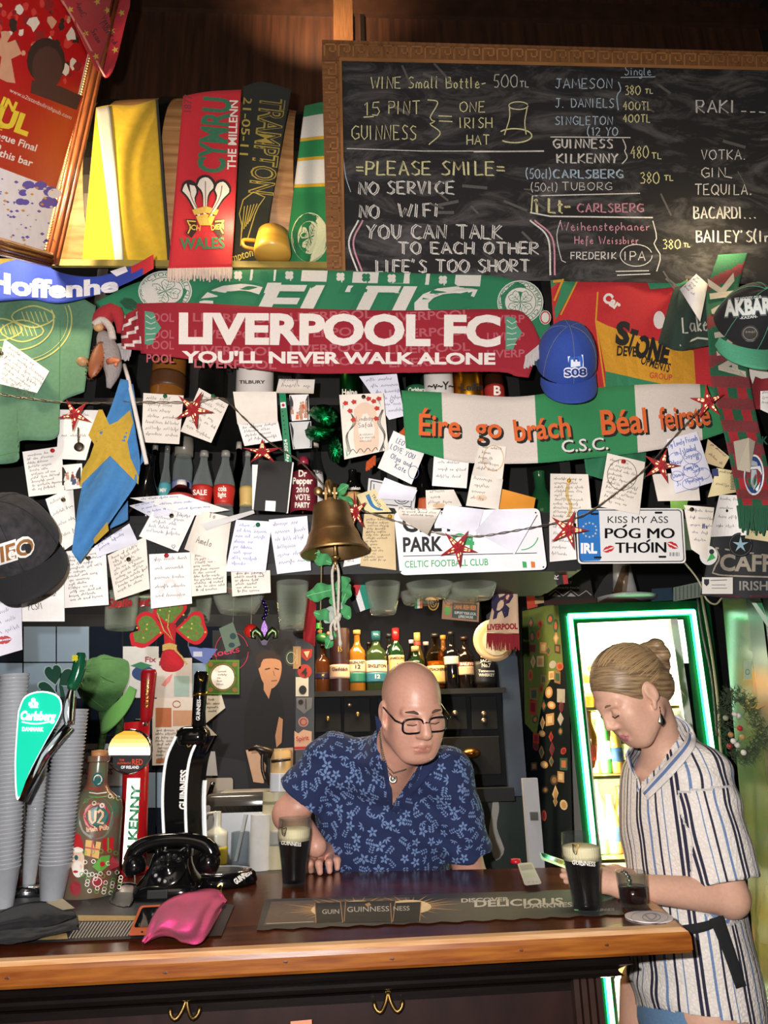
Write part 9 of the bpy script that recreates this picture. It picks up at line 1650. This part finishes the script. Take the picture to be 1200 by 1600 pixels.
for c, dx in ((hip + Vector((0, -.085, 0)), -.02), (hip + Vector((-.06, .085, 0)), -.07)): b_ = c + Vector((dx, 0, -.25)); mb.tube([b_, Vector((b_.x + .01, b_.y, .46)), Vector((b_.x + .03, b_.y, .3)), Vector((b_.x + .02, b_.y, .06))], [.070, .05, .052, .034], 18); mb.rbox((b_.x - .04, b_.y, .03), (.24, .085, .06), .028)
mb.done('lower_legs', skinW, wom, True); mb = Mb(); c = hip + Vector((-.005, 0, .0)); mb.lathe([(.09, .12), (.125, .04), (.132, -.03), (.130, -.05), (.12, -.05)], c, 36, sc_=(1, 1.28)); mb.done('denim_shorts', M('#5f7f9f', 'cloth', scale=200), wom, True)
kn = bpy.data.materials.new('striped_knit'); kn.use_nodes = True; nt = kn.node_tree; bb = nt.nodes['Principled BSDF']; bb.inputs['Roughness'].default_value = .9; at = nt.nodes.new('ShaderNodeAttribute'); at.attribute_name = 'su'; m1 = nt.nodes.new('ShaderNodeMath'); m1.operation = 'MULTIPLY'; m1.inputs[1].default_value = 9.5; m2 = nt.nodes.new('ShaderNodeMath'); m2.operation = 'FRACT'; cr = nt.nodes.new('ShaderNodeValToRGB'); cr.color_ramp.interpolation = 'CONSTANT'
nt.links.new(at.outputs['Fac'], m1.inputs[0]); nt.links.new(m1.outputs[0], m2.inputs[0]); nt.links.new(m2.outputs[0], cr.inputs[0]); el = cr.color_ramp.elements; wh, nv_, bl_ = lin('#e6ded6'), lin('#23243c'), lin('#6d86b0'); el[0].color = wh; el[1].position = .08; el[1].color = nv_
for p_, c_ in ((.15, wh), (.19, nv_), (.26, wh), (.44, bl_), (.50, wh), (.66, nv_), (.71, wh), (.84, bl_), (.87, wh)): e_ = el.new(p_); e_.color = c_
tc = nt.nodes.new('ShaderNodeTexCoord'); vo = nt.nodes.new('ShaderNodeTexVoronoi'); vo.inputs['Scale'].default_value = 150; nt.links.new(tc.outputs['Object'], vo.inputs['Vector']); bp = nt.nodes.new('ShaderNodeBump'); bp.inputs['Strength'].default_value = .6; bp.inputs['Distance'].default_value = .003; nt.links.new(vo.outputs['Distance'], bp.inputs['Height']); nt.links.new(bp.outputs[0], bb.inputs['Normal'])
mxr = nt.nodes.new('ShaderNodeMix'); mxr.data_type = 'RGBA'; mxr.blend_type = 'MULTIPLY'; mxr.inputs[0].default_value = .35; nt.links.new(cr.outputs[0], mxr.inputs[6]); rp2 = nt.nodes.new('ShaderNodeValToRGB'); rp2.color_ramp.elements[0].color = (1, 1, 1, 1); rp2.color_ramp.elements[1].color = (.55, .5, .48, 1); rp2.color_ramp.elements[1].position = .6; nt.links.new(vo.outputs['Distance'], rp2.inputs[0]); nt.links.new(rp2.outputs[0], mxr.inputs[7]); nt.links.new(mxr.outputs[2], bb.inputs['Base Color'])
H = Sdf((.62, 1.68, .70), (1.26, 2.32, 1.62), .0055); H.cap(S1, S2, .07, .068, .05)
for (c, r), g in zip(TW, (.028, .026, .022)): H.ell(c, tuple(x + g for x in r), None, .06)
H.cap(NB, NB + (Vector(T(0, -.05, -.06)) - NB) * .3, .08, .07, .04); SE = S1 + (E1 - S1) * .86; H.cap(S1, SE, .076, .082, .03, cut=1); H.cap(S2, S2 + (E2 - S2) * .8, .07, .08, .03, cut=1)
folds(H, .003, 38, NB); hemz = P(1084, 1590, 1.85).z; wneck = [(975, 1150), (1000, 1160), (1030, 1120), (1056, 1126), (1062, 1150), (1030, 1196), (1000, 1226), (984, 1200)]
so, sm_, Vs, Qs = sdf_obj('shirt', H, [kn], wom, None, lambda C: (pxy(C)[1] > 1572 + (pxy(C)[0] - 1000) * .16) | (inside(C, wneck) & (C[:, 1] < 2.02)))
ac = np.array(tuple(P(1066, 1380, 1.99))); th = np.arctan2((Vs[:, 1] - ac[1]) * .8, Vs[:, 0] - ac[0]); su = th * .15
a_, b_ = V3(S1), V3(SE); d_ = b_ - a_; t_ = np.clip(((Vs - a_) @ d_) / (d_ @ d_), 0, 1); w_ = Vs - a_ - t_[:, None] * d_; ds = np.linalg.norm(w_, axis=1) - (.076 + .006 * t_); onS = (ds < .012) & (t_ > .12); du = d_ / np.linalg.norm(d_); e1 = np.cross(du, [0, 1, 0]); e1 /= np.linalg.norm(e1); e2 = np.cross(du, e1); su = np.where(onS, np.arctan2(w_ @ e2, w_ @ e1) * .085 + .011, su); at_ = so.data.attributes.new('su', 'FLOAT', 'POINT'); at_.data.foreach_set('value', su.astype(np.float32))
ys = hitY(sm_, 1.9); mb = Mb(); mb.sheet([(1046, 1122), (1066, 1128), (1072, 1152), (1040, 1192), (1002, 1236)], [(1060, 1116), (1082, 1138), (1086, 1166), (1056, 1206), (1012, 1250)], lambda a, b: ys(a + 6, b + 4) - .006, 20, 4, .004, matfn=lambda u, v: 1 if .3 < v < .55 else 0).sheet([(976, 1178), (984, 1206), (996, 1238)], [(990, 1160), (994, 1196), (1001, 1230)], lambda a, b: ys(a - 2, b + 6) - .004, 10, 4, .004, matfn=lambda u, v: 1 if .3 < v < .5 else 0); mb.done('collar', [M('#d6cec8', 'cloth', scale=200), M('#5c74a0', 'cloth')], so, True)
Mb().sheet([(1012, 1436), (1050, 1446), (1100, 1440), (1130, 1428)], [(1012, 1446), (1050, 1462), (1100, 1456), (1134, 1440)], lambda a, b: ys(a, b) - .006, 20, 3, .004).sheet([(1108, 1436), (1128, 1484), (1150, 1545)], [(1130, 1430), (1148, 1484), (1166, 1540)], lambda a, b: ys(min(a, 1140), b) - .012, 12, 4, .004).done('black_strap', M('#121214', 'cloth'), wom, True)
# hair
H = Sdf(wc0 - Vector((.2, .2, .2)), wc0 + Vector((.26, .2, .2)), .0034); k = .98; T = lambda *p: wc0 + Rw @ (Vector(p) * k); H.ell(T(0, -.014, .036), (.083 * k, .104 * k, .094 * k), Rw, .02).ell(T(0, -.07, -.02), (.06, .05, .055), Rw, .03); H.ell(T(0, .125, -.05), (.14, .105, .115), Rw, .012, 1); H.ell(T(0, .02, -.105), (.12, .085, .085), Rw, .01, 1)
for s in (-1, 1): H.ell(T(s * .09, -.006, -.012), (.03, .024, .036), Rw, .01, 1)
bunC = T(0, -.128, .03); nB = Rw @ Vector((0, -.9, .3)).normalized()
for i in range(22):
 a, b = 2 * pi * i / 22, 2 * pi * (i + 1) / 22; q = [bunC + Rw @ Vector((.029 * cos(t), .012 * sin(t * 2), .029 * sin(t))) + Vector((0, -.004, 0)) for t in (a, b)]; H.cap(q[0], q[1], .0165 + .004 * sin(i * 1.9), .0165 + .004 * sin(i * 1.9 + 1.9), .006)
H.cap(T(0, -.09, .04), bunC, .03, .02, .02)
hm_ = M('#a08560', 'felt', .5, scale=22, stretch=(1, 1, 9), alt='#5a4230', bump=.6); hm_.node_tree.nodes['Principled BSDF'].inputs['Roughness'].default_value = .42
_, hr, _, _ = sdf_obj('hair', H, [hm_], wom); mb = Mb(); rr = random.Random(4)
for i in range(150):
 s = rr.choice((-1, 1)); a = rr.uniform(.15, 2.6); st = T(s * .084 * sin(a) * .9, .055 - .03 * rr.random() - .03 * a, .05 + .07 * cos(a)); pts = []
 for t in range(9): q = st + (T(0, -.1, .03) - st) * (t / 8); c0 = T(0, -.014, .036); d = (q - c0); loc = Rw.transposed() @ d; e = sqrt((loc.x / .0815) ** 2 + (loc.y / .1025) ** 2 + (loc.z / .0925) ** 2); pts.append(c0 + d / max(e, .3) * 1.004)
 mb.tube(pts, .0011, 4)
for i in range(16): q = bunC + Vector((.0, 0, -.02)); mb.tube([q, q + Vector((.02 + rr.uniform(-.01, .03), rr.uniform(-.02, .02), -.03)), q + Vector((.03 + rr.uniform(-.02, .03), rr.uniform(-.02, .02), -.06 - rr.random() * .03))], .0008, 4)
mb.done('hair_strands', M('#b3946a', 'felt', .4), wom); mb = Mb()
for s in (-1, 1): mb.tube([T(s * .014, .098, .0225), T(s * .03, .096, .027), T(s * .047, .083, .023)], [.002, .003, .0014], 8)
mb.done('eyebrows', M('#7a5c40', 'felt'), wom, True); mb = Mb()
for s in (-1, 1): mb.tube([T(s * .0185, .0935, -.0052), T(s * .031, .0975, -.0078), T(s * .0445, .0905, -.0052)], .0016, 6)
mb.done('eyelashes', M('#2c1c18', 'felt'), wom); er = T(-.082, .0, -.044) if (T(-.08, 0, 0) - CAMP).length < (T(.08, 0, 0) - CAMP).length else T(.082, 0, -.044); Mb().tube([er, er + Vector((0, 0, -.014))], .0012, 6).lathe([(0, -.048), (.0085, -.04), (.009, -.034), (.003, -.018), (0, -.013)], er, 16, sc_=(1, .4)).done('earring', silver, wom, True)
mb = Mb(); wx = (E1 - W1).normalized(); a_ = wx.orthogonal().normalized(); b_ = wx.cross(a_)
for i in range(18): c = W1 + wx * .012 + (a_ * cos(i * pi / 9) + b_ * sin(i * pi / 9)) * .0285; mb.ball(c, (.007, .006, .006), 6)
mb.done('bracelet_watch', silver, wom, True)
ph = thing('mobile_phone', 'dark mobile phone held in the woman\'s hands behind the stout pint', 'phone', P(875, 1350, 1.8)); pl_ = planeY(P(842, 1332, 1.86), P(905, 1352, 1.84), P(908, 1362, 1.79)); Mb().poly(rrect([(843, 1331), (908, 1353), (905, 1365), (846, 1343)], 3), pl_, 0, .010).done('phone_body', M('#6a6e72', 'metal', .3), ph); Mb().poly(rrect([(845, 1332), (906, 1354), (904, 1360), (848, 1339)], 2), pl_, .0008).done('screen', M('#16201c', 'gloss', .08), ph)
